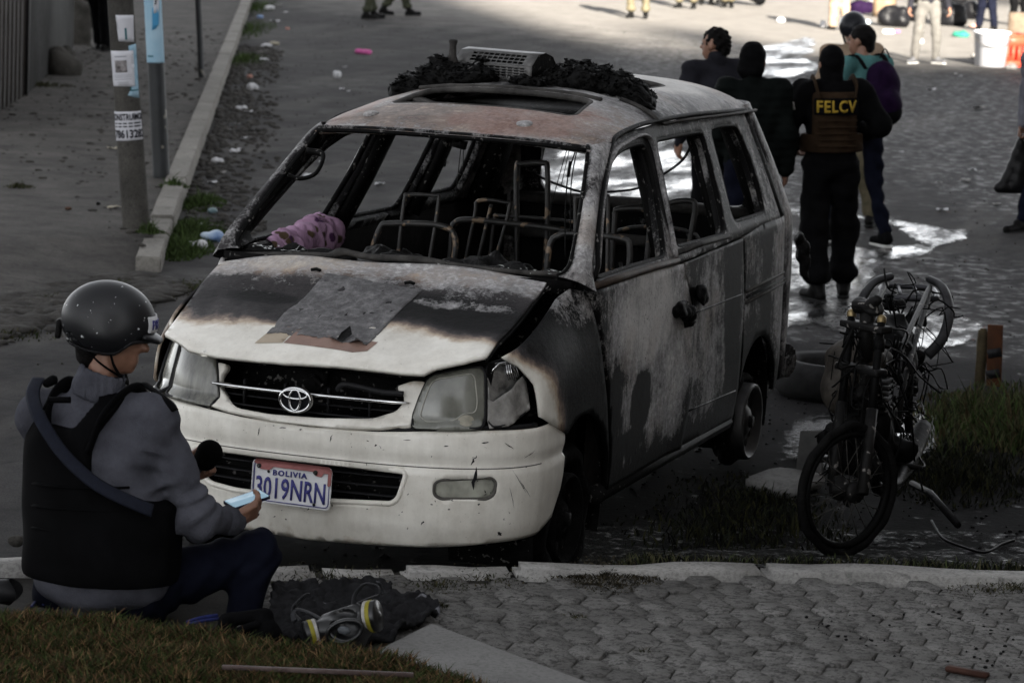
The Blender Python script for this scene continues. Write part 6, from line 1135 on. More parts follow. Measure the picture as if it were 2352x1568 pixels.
# jeans
tr = wear('jeans', [('c', j['hipL'], j['hipR'], .125, .13), ('c', j['pelvis'], j['waist'], .14, .13, sd, 1.2), ('c', j['hipR'], j['knR'], .105, .078), ('c', j['knR'], j['anR'], .076, .056), ('c', j['hipL'], j['knL'], .105, .078), ('c', j['knL'], j['anL'], .075, .055)], M_JEAN, .04, .010, man, .006, 34, d2=jcreases)
for s in 'RL': wear('shoe', [('c', j['an'+s]+np.array([0, 0, -.03]), j['to'+s]+np.array([0, 0, -.01]), .045, .04)], M_BLKBOOT, .02, .011, man, .001)
# sweater
sw = wear('sweater', [('c', j['waist']+np.array([0, 0, -.09]), j['chest'], .172, .168, sd, 1.36), ('c', j['shL'], j['shR'], .076, .076), ('c', j['chest'], j['neck']-np.array([0, 0, .02]), .14, .072, sd, 1.2), ('c', j['shR'], j['elR'], .075, .058), ('c', j['elR'], j['wrR']-(j['wrR']-j['elR'])*.06, .058, .042), ('c', j['shL'], j['elL'], .086, .064), ('c', j['elL'], j['wrL'], .060, .042), ('e', j['elR']+np.array([.01, 0, -.01]), (.07, .07, .06))], M_SWEAT, .05, .009, man, .006, 26, d2=creases)
rib = lambda Q: 0*Q[..., 0]
c0 = j['neck']+np.array([.0, .0, -.03]); c1 = j['neck']+np.array([.012, .0, .012])
def ribs(c): return lambda Q: .0028*np.sin(np.arctan2(Q[..., 1]-c[1], Q[..., 0]-c[0])*52)
wear('ribbed_collar', [('c', c0, c1, .088, .082)], M_SWEAT, .02, .007, sw, .001, 20, d2=ribs(c0), cut=lambda Q: np.maximum(((Q-c1)@nrm(c1-c0))-.028, -((Q-c0)@nrm(c1-c0))-.03), sub=[('c', c1+np.array([.01, 0, .02]), c1+np.array([.01, 0, .2]), .068, .072)])
a_ = j['wrR']-(j['wrR']-j['elR'])*.16; wear('cuff', [('c', a_, j['wrR'], .052, .045)], M_SWEAT, .01, .007, sw, .0, 20, d2=lambda Q: .002*np.sin(((Q-a_)@nrm(j['wrR']-a_))*0+np.arctan2(Q[..., 2]-a_[2], Q[..., 1]-a_[1])*26))
# ballistic vest: back shell, straps, sling
fwd = nrm(np.cross(np.array([0, 0, 1.]), sd)); bk_c = j['chest']
def vcut(Q):
    q = Q-j['chest']; x = q@sd; z = q[..., 2]; y = q@fwd
    right = x-(.035+.235*sst(-.03, -.13, z)+.075*sst(.08, .25, z)); left = -x-.285; xn = -.03+.06*sst(.1, .25, z); top = np.where(x > xn, z-.30, np.where(x < -.175, z-.30, z-.13-.5*np.clip(np.abs(x+.10)-.05, 0, 1)))
    front = np.where(y > .05, z-.10, -1.)
    return np.maximum(np.maximum(np.maximum(right, left), np.maximum(top, -.385-z)), front)
VM = cloth('black_vest_nylon', (.0032, .0032, .0036), (.0016, .0016, .0018), .8)
vs = wear('vest', [('c', j['waist']+np.array([0, 0, -.06]), j['chest']+np.array([0, 0, .06]), .202, .194, sd, 1.38)], VM, .03, .011, man, .004, 22, cut=vcut)
for P in ([(-.155, -.10, .10), (-.165, -.06, .20), (-.155, .04, .245), (-.14, .14, .19)], [(.02, -.165, .06), (.045, -.13, .16), (.075, -.06, .222), (.085, .06, .232), (.085, .15, .16)]):
    Q = cr([j['chest']+sd*x+fwd*y+np.array([0, 0, z]) for x, y, z in P], 6); mb = MB(); mb.tube(Q, .042, 10, flat=.30); obm('shoulder_strap', X(np.concatenate(mb.V)), [np.array(mb.F4), np.array(mb.F3)], VM, vs)
for k in range(4):
    z = -.05-.075*k; mb = MB(); mb.tube([j['chest']+sd*x+fwd*(-.205+.10*(abs(x)/.24)**2.6)+np.array([0, 0, z]) for x in np.linspace(-.17, .17, 15)], .014, 6, flat=.3); obm('webbing_row', X(np.concatenate(mb.V)), [np.array(mb.F4), np.array(mb.F3)], VM, vs)
SLING = mat('navy_webbing', (.008, .010, .018), (.005, .006, .011), 60, .8, 0, .3, 200, .002, .15)
P = [LM(*q) for q in ((88, 868, .12), (75, 905, .02), (92, 960, -.10), (140, 1035, -.17), (200, 1095, -.20), (250, 1128, -.205), (310, 1156, -.195), (350, 1172, -.17))]
mb = MB(); mb.tube(cr(P, 6), .024, 8, flat=.2); o = obm('sling_strap', X(np.concatenate(mb.V)), [np.array(mb.F4), np.array(mb.F3)], SLING, man)
mb = MB(); mb.tube([LM(112, 918, -.085), LM(162, 918, -.09)], .011, 8); mb.tube([LM(112, 918, -.085), LM(100, 940, -.085)], .006, 6); obm('hook_tab', X(np.concatenate(mb.V)), [np.array(mb.F4), np.array(mb.F3)], VM, vs)
mb = MB(); mb.tube(cr([LM(330, 880, .10), LM(360, 902, .04), LM(383, 920, .0), LM(402, 942, -.02)], 5), .017, 8, flat=.3); obm('loose_strap', X(np.concatenate(mb.V)), [np.array(mb.F4), np.array(mb.F3)], VM, vs)
V, F = sdf_mesh([('c', LM(108, 880, .10), LM(122, 872, .10), .016, .018)], .008, .01); obm('strap_buckle', X(V), F, VM, vs)
# hair, helmet with brim and rim, chin strap, badge
wear('hair', [('e', hq(0, -.025, .010), (.083, .096, .095), Hm), ('c', hq(0, -.055, -.03), hq(0, -.055, -.075), .058, .05)], M_HAIR, .03, .008, bd, .002, 90, cut=lambda Q: ((Q-hq(0, .03, -.02))@(Hm@nrm((0, 1, -.25)))))
def hdisp(Q):
    q = (Q-j['head'])@Hm; ear = np.exp(-((q[..., 1]+.005)/.07)**2-((q[..., 2]-.0)/.045)**2); return -.011*ear*sst(.05, .09, np.abs(q[..., 0]))
HC = hq(0, -.010, .050)
zl = lambda q: -.052+.052*sst(.02, .10, q[..., 1])-.012*sst(-.05, -.14, q[..., 1])*-1.
hcut = lambda off: (lambda Q: (lambda q: zl(q)+off-q[..., 2])((Q-j['head'])@Hm))
hel = wear('helmet', [('e', HC, (.126, .160, .136), Hm)], M_HELM, .02, .008, man, 0, 20, sub=[('e', HC-Hm@np.array([0, 0, .02]), (.112, .146, .125), Hm)], cut=hcut(0), d2=hdisp)
wear('helmet_rim', [('e', HC, (.131, .165, .141), Hm)], M_BLACK, .02, .006, hel, 0, 20, sub=[('e', HC, (.118, .152, .128), Hm)], cut=lambda Q: np.maximum(hcut(-.004)(Q), -hcut(.010)(Q)), d2=hdisp)
wear('brim', [('c', hq(0, .125, .020), hq(0, .168, .006), .020, .012, Hm@np.array([1., 0, 0]), 4.2)], M_HELM, .02, .007, hel, 0, 20)
wear('rear_clip', [('b', hq(0, -.172, .0), (.014, .003, .026), Hm, .008)], M_BLKBOOT, .01, .006, hel, 0, 20)
for sx in (1, -1):
    mb = MB(); P = [hq(sx*.088, .02, -.045), hq(sx*.083, .035, -.085), hq(sx*.055, .06, -.125), hq(sx*.02, .075, -.145), hq(0, .078, -.148)]; mb.tube(cr(P, 5), .012, 8, flat=.35); mb.tube(cr([hq(sx*.085, -.055, -.05), hq(sx*.083, -.01, -.085), hq(sx*.06, .05, -.12)], 5), .009, 8, flat=.35); obm('chin_strap', X(np.concatenate(mb.V)), [np.array(mb.F4), np.array(mb.F3)], M_BLK, hel)
def HS(x, z, d=.0):   # point on the helmet's brow
    x = np.asarray(x, float); z = np.asarray(z, float); yy = .160*np.sqrt(np.clip(1-(x/.126)**2-((z-.0)/.136)**2, 0, 1)); return X(np.stack([x, yy+d, z], 1)@Hm.T+HC)
bdg = panel('press_badge', rnd([(-.062, -.015), (.062, -.015), (.062, .040), (-.062, .040)], .006), lambda x, z: HS(x, z, .004), .012, mat('badge_white', (.60, .60, .61), None, 9, .6), hel, flip=True); solid(bdg, .004, 0)
text_obj('badge_lettering', 'PRESS', .044, M_BLUE, bdg, lambda x, z, d: HS(-x*.88, z+.012, .0075), 1., .002, 1., .001)
# phone in the right hand, microphone in the left
pa_, pb_ = LM(528, 1160, .22), LM(600, 1136, .30); u = nrm(pb_-pa_); nrm_ = nrm(np.array([-.42, -.52, .74])-u*(np.array([-.42, -.52, .74])@u)); v = np.cross(nrm_, u); Rp = np.stack([u, v, nrm_], 1)
pc_ = (pa_+pb_)/2+u*.005; ph_ = thing('smartphone', 'smartphone with a pale lit screen held by the seated reporter', 'phone', tuple(X(pc_[None])[0]))
def pbox(sz, rr, n, off, m, par):
    q = rnd([(-sz[0], -sz[1]), (sz[0], -sz[1]), (sz[0], sz[1]), (-sz[0], sz[1])], rr, 4); mb = MB(); mb.prism([tuple(p) for p in q], -sz[2], sz[2]); P = np.concatenate(mb.V)+np.array([0, 0, off]); return obm(n, X(P@Rp.T+pc_), [np.array(mb.F4), np.array(mb.F3)], m, par, False)
bod = pbox((.076, .037, .0045), .010, 'phone_case', 0, mat('phone_case_navy', (.012, .014, .028), None, 9, .4), ph_)
ms = mat('phone_screen', (.10, .14, .17), (.10, .14, .17), 3, .15, 0, 0); ms.node_tree.nodes['Principled BSDF'].inputs['Emission Color'].default_value = (.45, .68, .85, 1); ms.node_tree.nodes['Principled BSDF'].inputs['Emission Strength'].default_value = .055
pbox((.072, .033, .0006), .008, 'screen', .0052, ms, ph_)
mc0, mc1 = LM(448, 1092, .33), LM(481, 1040, .33); mic = thing('microphone', 'microphone with a round black foam windscreen held by the reporter', 'microphone', tuple(X(mc0[None])[0]))
V, F = sdf_mesh([('c', mc0+(mc1-mc0)*.75, mc1, .042, .047)], .007, .02, disp=folds(.0006, 300, 3)); obm('foam_windscreen', X(V), F, mat('black_foam', (.002, .002, .002), None, 90, .95, 0, .5, 500, .001, .03), mic)
mb = MB(); mb.tube([mc0+(mc0-mc1)*1.6, mc0+(mc1-mc0)*.6], .012, 10); obm('handle', X(np.concatenate(mb.V)), [np.array(mb.F4), np.array(mb.F3)], M_BLACK, mic)
# ================================================================== roof load
def onroof(x, y): return float(RF(np.array([math.asin(min(1, abs(x)/.63)**(1/.92))*2/math.pi*math.copysign(1, x)]), np.array([y]))[0][2])
M_SHEET = mat('galvanised_sheet', (.11, .107, .104), (.04, .039, .038), 11, .45, .5, .1, 60, .002, .5)
vh = thing('vent_housing', 'slotted metal heater housing lying on the van roof among char', 'metal housing', (-.16, 2.5, 1.84))
ax_ = nrm((.42, -.10, 0)); dp_ = nrm((.10, .42, 0)); o0 = np.array([-.385, 2.50, 1.845]); LH = .415
PR = [(0, -.01), (0, .072), (.050, .120), (.110, .130), (.175, .112), (.215, .065), (.225, -.01)]
def facep(i): a, b = np.array(PR[i]), np.array(PR[i+1]); return lambda u, v: o0+np.outer(u, ax_)+np.outer(a[0]+(b[0]-a[0])*v, dp_)+np.outer(a[1]+(b[1]-a[1])*v, [0, 0, 1.])
for i, nm in ((0, 'front_face'), (1, 'slanted_face'), (2, 'top_face'), (3, 'rear_face'), (4, 'rear_face'), (5, 'rear_face')):
    ln = float(np.hypot(PR[i+1][0]-PR[i][0], PR[i+1][1]-PR[i][1])); fm = facep(i); fm2 = (lambda fm, ln: (lambda u, v: fm(u, v/ln)))(fm, ln)
    hol = []
    if i == 1: hol = [[(.075+.029*k, .008+.0205*r_), (.099+.029*k, .008+.0205*r_), (.099+.029*k, .022+.0205*r_), (.075+.029*k, .022+.0205*r_)] for k in range(10) for r_ in range(3)]
    if i == 0: hol = [[(.055+.033*k, .030+.0115*r_), (.079+.033*k, .030+.0115*r_), (.079+.033*k, .0365+.0115*r_), (.055+.033*k, .0365+.0115*r_)] for k in range(10) for r_ in range(4)]
    o = panel(nm, [(0, 0), (LH, 0), (LH, ln), (0, ln)], fm2, .06, M_SHEET, vh, hol, smooth=False); solid(o, .002, 0)
mb = MB(); mb.add([o0+ax_*LH*.995+dp_*p+np.array([0, 0, q]) for p, q in PR]+[o0+ax_*.02+dp_*p*.93+np.array([0, 0, q*.9]) for p, q in PR], [(0, 1, 2), (0, 2, 3), (0, 3, 4), (0, 4, 5), (0, 5, 6), (7, 8, 9), (7, 9, 10), (7, 10, 11), (7, 11, 12), (7, 12, 13)]); tag(mb.build('inner_burner', M_SOOT, vh, False), kind='stuff')
for k in (.075, .30):
    mb = MB(); c = o0+ax_*k-dp_*.001+np.array([0, 0, .012]); mb.tube([c-ax_*.012, c-ax_*.006+np.array([0, 0, .020]), c+ax_*.006+np.array([0, 0, .020]), c+ax_*.012], .003, 5); mb.build('foot_lug', M_SHEET, vh)
def heap(label, pts, seed, nchip, chip):
    t = thing('charred_heap', label, 'charred debris', tuple(pts[0][:3])); V, F = sdf_mesh([('e', p[:3], p[3:6]) for p in pts], .010, .03, disp=lambda Q: folds(.014, 55, seed)(Q)+folds(.010, 130, seed+1)(Q)); obm('heap_body', V, F, M_CHAR, t, False)
    r = np.random.default_rng(seed); mb = MB(); Vs = V[V[:, 2] > np.percentile(V[:, 2], 35)]
    for i in range(nchip):
        c = Vs[r.integers(len(Vs))]; s = chip*r.uniform(.3, 1.3); a = r.normal(size=(5, 3))*s*np.array([1, 1, .9]); a[:, 2] = np.abs(a[:, 2])*.8-.004; mb.add(c+a, [(0, 1, 2), (0, 2, 3), (1, 2, 4), (0, 3, 4)])
    tag(mb.build('char_flakes', M_CHAR, t, False), kind='stuff'); return t
heap('jagged heap of char left of the metal housing on the roof', [(-.50, 2.40, 1.80, .12, .14, .055), (-.38, 2.42, 1.835, .14, .13, .065), (-.26, 2.44, 1.85, .10, .12, .06), (-.44, 2.42, 1.87, .055, .05, .06), (-.22, 2.50, 1.90, .04, .05, .05), (-.57, 2.36, 1.765, .06, .12, .04)], 3, 1500, .0085)
heap('wide heap of char right of the metal housing on the roof', [(.12, 2.50, 1.85, .10, .13, .055), (.24, 2.52, 1.865, .13, .12, .07), (.36, 2.54, 1.85, .12, .13, .055), (.46, 2.52, 1.815, .09, .11, .04), (.03, 2.42, 1.845, .1, .08, .025), (.18, 2.56, 1.90, .06, .06, .05), (.52, 2.50, 1.775, .05, .06, .035)], 5, 2000, .0085)
mb = MB(); c = np.array([-.385, 2.46, 1.87]); mb.lathe([(.030, -.03), (.030, .045), (.018, .075), (.0155, .115), (.021, .135), (.018, .142), (.012, .136), (.001, .13)], c, (.03, 0, 1), 9); o = mb.build('charred_bottle', mat('charred_grey', (.05, .046, .043), (.012, .011, .011), 30, .7, 0, .6)); tag(o, 'charred bottle shape standing up from the roof debris', 'burnt bottle')
o = obm('tin_scrap', [(-.33, 2.38, 1.875), (-.26, 2.36, 1.895), (-.235, 2.42, 1.925), (-.30, 2.43, 1.90)], np.array([[0, 1, 2, 3]]), M_SHEET, None, False); solid(o, .002); tag(o, 'small light scrap of sheet metal stuck in the left roof char', 'metal scrap')
mb = MB()
for a, b_ in (((.44, 2.48, 1.83), (.60, 2.40, 1.765)), ((.46, 2.50, 1.86), (.57, 2.42, 1.81))):
    mb.tube([a, ((a[0]+b_[0])/2, (a[1]+b_[1])/2, (a[2]+b_[2])/2+.02), b_], .012, 6, flat=.3)
o = mb.build('charred_strips', M_CHAR); tag(o, 'burnt strips hanging over the right edge of the roof', 'charred debris', kind='stuff')
# pink blanket draped over the passenger door sill
def blanket_mat():
    m, nt, b, ob = base_mat('floral_fleece'); v = N_(nt, 'TexVoronoi', Scale=15.); nt.links.new(ob, v.inputs['Vector']); n = noise_(nt, ob, 26, 5, .7)
    f = ramp(nt, math_(nt, 'MULTIPLY_ADD', n, .25, v.outputs['Distance']), [(.42, (1, 1, 1)), (.5, (0, 0, 0))]); fc = mixc(nt, ramp(nt, v.outputs['Color'], [(.5, (0, 0, 0)), (.55, (1, 1, 1))]), (.05, .01, .055), (.06, .038, .018))
    w = N_(nt, 'TexWave', Scale=55.); nt.links.new(ob, w.inputs['Vector']); base = mixc(nt, math_(nt, 'MULTIPLY', w.outputs['Fac'], .35), (.36, .22, .33), (.18, .10, .17))
    nt.links.new(mixc(nt, f, base, fc), b.inputs['Base Color']); b.inputs['Roughness'].default_value = .95; bump_(nt, b, noise_(nt, ob, 200, 3), .4, .003); return m
ny, na = 60, 26; yy = np.linspace(1.36, 1.93, ny); V = []
for i, y in enumerate(yy):
    f = i/(ny-1); r_ = .046+.026*f+.0075*math.sin(i*.8)+.005*math.sin(i*1.9)
    for k in range(na):
        a = R(-75)+R(245)*k/(na-1); rr_ = r_*(1+.13*math.sin(i*.6+k*.5)+.05*math.sin(i*1.3-k*.9)); V.append((-.775+.02*f-rr_*math.cos(a)*-1*1.0+.0, y+.02*math.sin(k*.4+i*.2), 1.118+.030*f+rr_*math.sin(a)*1.15))
o = obm('floral_blanket', V, np.array([[i*na+k, i*na+k+1, (i+1)*na+k+1, (i+1)*na+k] for i in range(ny-1) for k in range(na-1)]), blanket_mat()); solid(o, .012); tag(o, 'pink floral fleece blanket draped over the far door sill of the burnt van', 'blanket')

# ================================================================== burnt motorbike
F0 = unproj(1935, 1290, .11); K0_ = unproj(2087, 672, .93); bx = nrm((K0_-F0)*np.array([1, 1, 0])); by = np.array([-bx[1], bx[0], 0]); LBK = np.linalg.norm((K0_-F0)[:2])
bike = thing('burnt_motorbike', 'burnt skeleton of a motorbike standing right of the van', 'motorbike', tuple(F0))
BL = lambda x, y, z: F0+bx*x+by*y+np.array([0, 0, z])
BP = lambda L: np.array([BL(*p) for p in L])
M_BK = mat('burnt_bike_metal', (.012, .0115, .011), (.003, .003, .003), 14, .55, .2, .5, 60, .005, .12, speck=((.15, .14, .13), 30, .64)); M_BKD = mat('black_bike_metal', (.0045, .0045, .0045), (.002, .002, .002), 14, .55, .1, .4, 60, .005, .06); M_TANK = mat('scorched_tank', (.06, .052, .044), (.010, .009, .008), 8, .6, .2, .4, 50, .006); M_WIRE = mat('bare_spoke', (.07, .066, .06), (.012, .011, .010), 40, .5, .4, .1)
def bike_wheel(cx, cz, rad, steer, name):
    ca, sa = math.cos(steer), math.sin(steer); u = bx*ca+by*sa; n_ = -bx*sa+by*ca; c = BL(cx, 0, cz); t = np.linspace(0, 2*math.pi, 56, endpoint=False); ring = lambda r, o=0.: c+np.outer(np.cos(t)*r, u)+np.outer(np.sin(t)*r, [0, 0, 1.])+n_*o
    mb = MB(); mb.tube(ring(rad-.045)+np.outer(.006*np.sin(t*5)+.004*np.sin(t*13), [0, 0, 1.]), .018, 8, closed=True, flat=1.2); w = mb.build(name, M_ASHTY, bike); mb = MB(); mb.tube(ring(rad-.075), .013, 8, closed=True, flat=1.3); mb.build('rim', M_BKD, w)
    mb = MB(); mb.lathe([(.001, -.06), (.045, -.055), (.045, -.03), (.03, -.02), (.03, .02), (.05, .03), (.05, .055), (.001, .06)], c, n_, 16); mb.build('hub', M_BK, w)
    for k in range(26):
        a = k*2*math.pi/26; b_ = a+(.5 if k % 2 else -.5); s = .035*(1 if k % 4 < 2 else -1); p = c+.042*(math.cos(b_)*u+math.sin(b_)*np.array([0, 0, 1.]))+n_*s; q = c+(rad-.08)*(math.cos(a)*u+math.sin(a)*np.array([0, 0, 1.])); mb = MB(); mb.tube([p, (p+q)/2+n_*.004*math.sin(k*3), q], .0020, 4); mb.build('spoke', M_WIRE, w)
    return u, n_, c
u, n_, c = bike_wheel(0.02, .29, .30, R(-38), 'front_wheel'); bike_wheel(1.28, .29, .29, 0, 'rear_wheel')
hd_ = BL(.34, 0, .92)
for s in (-1, 1):
    a = c+n_*s*.085; b_ = hd_+n_*s*.085+np.array([0, 0, .0]); mid = a+(b_-a)*.5; mb = MB(); mb.tube([a, mid], .024, 10); fk = mb.build('fork_leg', M_BK, bike); mb = MB(); mb.tube([mid, b_+np.array([0, 0, .02])], .017, 10); mb.tube([mid+(b_-a)*.35, mid+(b_-a)*.42], .024, 10); mb.build('fork_tube', M_BKD, fk)
    mb = MB(); mb.lathe([(.019, 0), (.019, .02), (.010, .03), (.001, .032)], b_+np.array([0, 0, .015]), (0, 0, 1), 10); mb.build('fork_cap', mat('brass_cap', (.25, .19, .10), None, 20, .4, .8), fk)
for t_ in (.98, .72):
    q = c+(hd_-c)*t_; mb = MB(); mb.box(q, (.24, .07, .03), np.stack([n_, u, np.array([0, 0, 1.])], 1)); o = mb.build('fork_clamp', M_BK, bike); bev(o, .008)
q = hd_+bx*.03; mb = MB(); mb.tube([q+np.array([0, 0, .06]), q-np.array([0, 0, .16])], .032, 12); mb.build('steering_head', M_BK, bike)
V, F = sdf_mesh([('b', hd_+np.array([0, 0, .06])+bx*.03, (.045, .025, .012), None, .015), ('e', hd_+np.array([.03, 0, .09]), (.03, .02, .03))], .012, .02, disp=folds(.008, 60, 4)); obm('melted_instrument', V, F, M_BK, bike)
V, F = sdf_mesh([('e', BL(.55, .05, .72), (.13, .12, .10)), ('e', BL(.70, .03, .70), (.12, .10, .08)), ('e', BL(.50, .12, .62), (.07, .08, .12))], .014, .05, disp=folds(.008, 30, 6)); obm('fuel_tank', V, F, M_TANK, bike)
mb = MB(); mb.tube(BP([(.36, 0, .84), (.7, 0, .72), (1.0, 0, .70)]), .024, 8); mb.tube(BP([(.36, 0, .78), (.44, 0, .45), (.5, 0, .22), (.9, 0, .2)]), .02, 8); mb.tube(BP([(.95, 0, .70), (.92, 0, .3)]), .02, 8); mb.build('main_frame', M_BK, bike)
for s in (-1, 1):
    mb = MB(); mb.tube(cr(BP([(.85, s*.09, .70), (1.15, s*.10, .78), (LBK-.05, s*.10, .86)]), 5), .013, 8); mb.build('seat_rail', M_BK, bike)
    mb = MB(); mb.tube(cr(BP([(.9, s*.10, .38), (1.0, s*.11, .6), (LBK-.12, s*.105, .84)]), 5), .014, 8); mb.build('frame_stay', M_BK, bike)
    mb = MB(); mb.tube(cr(BP([(LBK-.30, s*.13, .58), (LBK-.26, s*.19, .66), (LBK-.16, s*.205, .77), (LBK-.05, s*.16, .86), (LBK+.03, s*.09, .885)]), 6), .018, 8, flat=1.5); mb.build('grab_rail', mat('dull_rail', (.05, .05, .053), (.018, .018, .019), 11, .5, .2, .1), bike)
    mb = MB(); mb.tube(BP([(.88, s*.08, .30), (1.28, s*.09, .29)]), .018, 8); mb.build('swing_arm', M_BKD, bike)
    mb = MB(); mb.tube(BP([(1.22, s*.12, .33), (1.05, s*.12, .66)]), .018, 8); x0 = BP([(1.2, s*.12, .38), (1.08, s*.12, .60)]); tt = np.linspace(0, 1, 60); mb.tube(x0[0]+np.outer(tt, x0[1]-x0[0])+.03*(np.outer(np.cos(tt*38), by)+np.outer(np.sin(tt*38), bx)), .005, 5); mb.build('shock_absorber', M_BK, bike)
mb = MB(); q = np.array(rnd([(-.125, -.11), (.125, -.11), (.125, .11), (-.125, .11)], .07, 5)); P = K0_+np.outer(q[:, 0], nrm(RH+.0*FH))+np.outer(q[:, 1], nrm(FH))+np.array([0, 0, .0])+np.outer(q[:, 1], [0, 0, .12]); mb.tube(P, .0135, 8, closed=True); rk = mb.build('luggage_rack', mat('rack_tube', (.06, .06, .065), (.02, .02, .022), 12, .35, .5, .1), bike)
for sx in (-.045, .045): mb = MB(); mb.tube([K0_+RH*sx-FH*.105+np.array([0, 0, -.013]), K0_+RH*(sx*.8)+FH*.105+np.array([0, 0, .013])], .009, 8); mb.build('rack_bar', rk.data.materials[0], rk)
mb = MB(); mb.tube([K0_-RH*.11-FH*.05+np.array([0, 0, -.008]), K0_+RH*.11-FH*.05+np.array([0, 0, -.008])], .007, 8); mb.build('rack_bar', rk.data.materials[0], rk)
for sx in (-.07, .07): mb = MB(); mb.tube([K0_+RH*sx-np.array([0, 0, .01]), K0_+RH*sx*1.1-np.array([0, 0, .075])-FH*.04], .010, 6); mb.box(K0_+RH*sx*1.1-np.array([0, 0, .06]), (.05, .05, .025)); mb.build('rack_mount', M_BK, bike)
V, F = sdf_mesh([('b', BL(.66, 0, .40), (.13, .07, .11), np.stack([bx, by, np.array([0, 0, 1.])], 1), .03), ('c', BL(.60, 0, .5), BL(.54, 0, .66), .075, .06), ('c', BL(.72, -.16, .34), BL(.72, .16, .34), .05, .05)], .014, .03, disp=folds(.010, 70, 7)); eng = obm('engine_block', V, F, M_BKD, bike)
for k in range(6):
    mb = MB(); mb.box(BL(.575-.006*k, 0, .53+.025*k), (.17, .19, .006), np.stack([bx, by, np.array([0, 0, 1.])], 1)); mb.build('cooling_fin', M_BK, eng)
mb = MB(); mb.tube(cr(BP([(.52, .02, .5), (.42, -.06, .34), (.55, -.13, .22), (1.0, -.15, .24), (1.35, -.17, .33)]), 6), np.interp(np.arange(25), [0, 14, 18, 24], [.02, .02, .04, .04]), 10); mb.build('exhaust_pipe', M_BK, bike)
V, F = sdf_mesh([('c', BL(1.22, .0, .60), BL(1.45, 0, .74), .10, .07, by, 1.3)], .016, .03, disp=folds(.014, 50, 8), sub=[('c', BL(1.15, 0, .50), BL(1.5, 0, .66), .10, .07)]); obm('rear_mudguard', V, F, M_BKD, bike)
for i, L in enumerate(([(.30, .1, .88), (.45, -.12, .80), (.7, -.2, .66), (.8, -.28, .58)], [(.35, -.05, .9), (.6, -.14, .86), (.9, -.1, .74)], [(LBK-.3, -.05, .80), (LBK-.28, 0, .72), (LBK-.22, .06, .79)], [(.25, .06, .70), (.2, .08, .5), (.05, .1, .36)], [(.55, -.1, .72), (.6, -.18, .5), (.7, -.2, .3)], [(.4, -.08, .6), (.45, -.16, .45), (.4, -.12, .3)])):
    mb = MB(); mb.tube(cr(BP(L), 6), .0045, 5); mb.build('burnt_cable', M_BKD, bike)
V, F = sdf_mesh([('e', BL(LBK-.25, -.07, .74), (.05, .05, .05)), ('e', BL(LBK-.22, .05, .79), (.06, .03, .03))], .010, .02, disp=folds(.012, 70, 12)); obm('melted_lamp', V, F, M_CHAR, bike)
for s in (-1, 1): mb = MB(); mb.tube(BP([(.86, s*.06, .26), (.86, s*.22, .24)]), .013, 8); mb.build('foot_peg', M_BK, bike)
r_ = np.random.default_rng(77); mb = MB()
for i in range(130):
    p = np.array([r_.uniform(.1, LBK-.1), r_.uniform(-.14, .14), r_.uniform(.30, .85)]); L = [p]
    for k in range(4): L.append(L[-1]+r_.normal(size=3)*np.array([.06, .04, .06])+np.array([0, 0, -.015]))
    mb.tube(cr(BP([tuple(q) for q in L]), 3), r_.uniform(.002, .005), 5)
tag(mb.build('tangled_wires', M_BKD, bike), kind='stuff'); mb = MB()
for i in range(34):
    p = BL(r_.uniform(.2, LBK-.15), r_.uniform(-.13, .13), r_.uniform(.22, .85)); V, F = sdf_mesh([('e', p, tuple(r_.uniform(.015, .04, 3))), ('e', p+np.array([.01, .01, -.03]), (.014, .014, .03))], .009, .015, disp=folds(.010, 80, i)); mb.addn(V, F)
tag(mb.build('melted_clumps', M_CHAR, bike), kind='stuff')
# things lying round the motorbike
mb = MB(); a, b_ = unproj(2095, 1110, .07), unproj(2200, 1205, .05); mb.tube([a, a*.6+b_*.4+np.array([0, 0, .03]), b_], .016, 8); o = mb.build('burnt_pipe', M_BKD); tag(o, 'short burnt pipe lying on the black soil right of the motorbike', 'pipe')
mb = MB(); mb.tube(cr([unproj(*p, .05) for p in ((2140, 1195), (2165, 1235), (2210, 1255), (2262, 1268), (2300, 1250), (2330, 1240))], 5), .006, 6); o = mb.build('burnt_hose', M_BKD); tag(o, 'thin burnt hose curving on the black soil at the right', 'hose')
def lump(name, label, cat, prims, h, k, m, amp=.006, f=40, seed=0, group=None):
    V, F = sdf_mesh(prims, h, k, disp=folds(amp, f, seed)); o = obm(name, V, F, m); tag(o, label, cat, group); return o
p = unproj(1806, 1118, .02); R_ = rotm((0, 0, 1), -.3)
o = rough_box('broken_slab', (p[0], p[1], .045), (.26, .34, .07), -.2, M_SLAB, None, .014, .06, 4, .015); tag(o, 'broken grey concrete slab lying left of the motorbike wheel', 'concrete slab')
p = unproj(1862, 1050, .12); mb = MB(); mb.box(p, (.13, .02, .26), rotm((1, .2, .3), -.5)); o = mb.build('leaning_panel', mat('dusty_grey_panel', (.075, .073, .07), (.03, .03, .029), 9, .8, 0, .3), None, False); bev(o, .006); tag(o, 'dusty grey panel propped beside the motorbike front wheel', 'panel')
p = unproj(1835, 925, .0); mb = MB(); mb.lathe([(.20, .02), (.29, .0), (.335, .05), (.335, .15), (.29, .20), (.22, .195), (.20, .17), (.20, .02)], (p[0]+.1, p[1]+.35, 0), (0, 0, 1), 40); o = mb.build('loose_tyre', mat('dusty_tyre', (.022, .022, .022), (.009, .009, .009), 12, .8, 0, .4)); tag(o, 'dark tyre lying flat behind the rear wheel of the van', 'tyre')
pt_ = thing('marker_post', 'short post with a rusty orange and black board in the tall grass', 'post', tuple(unproj(2272, 885, 0)))
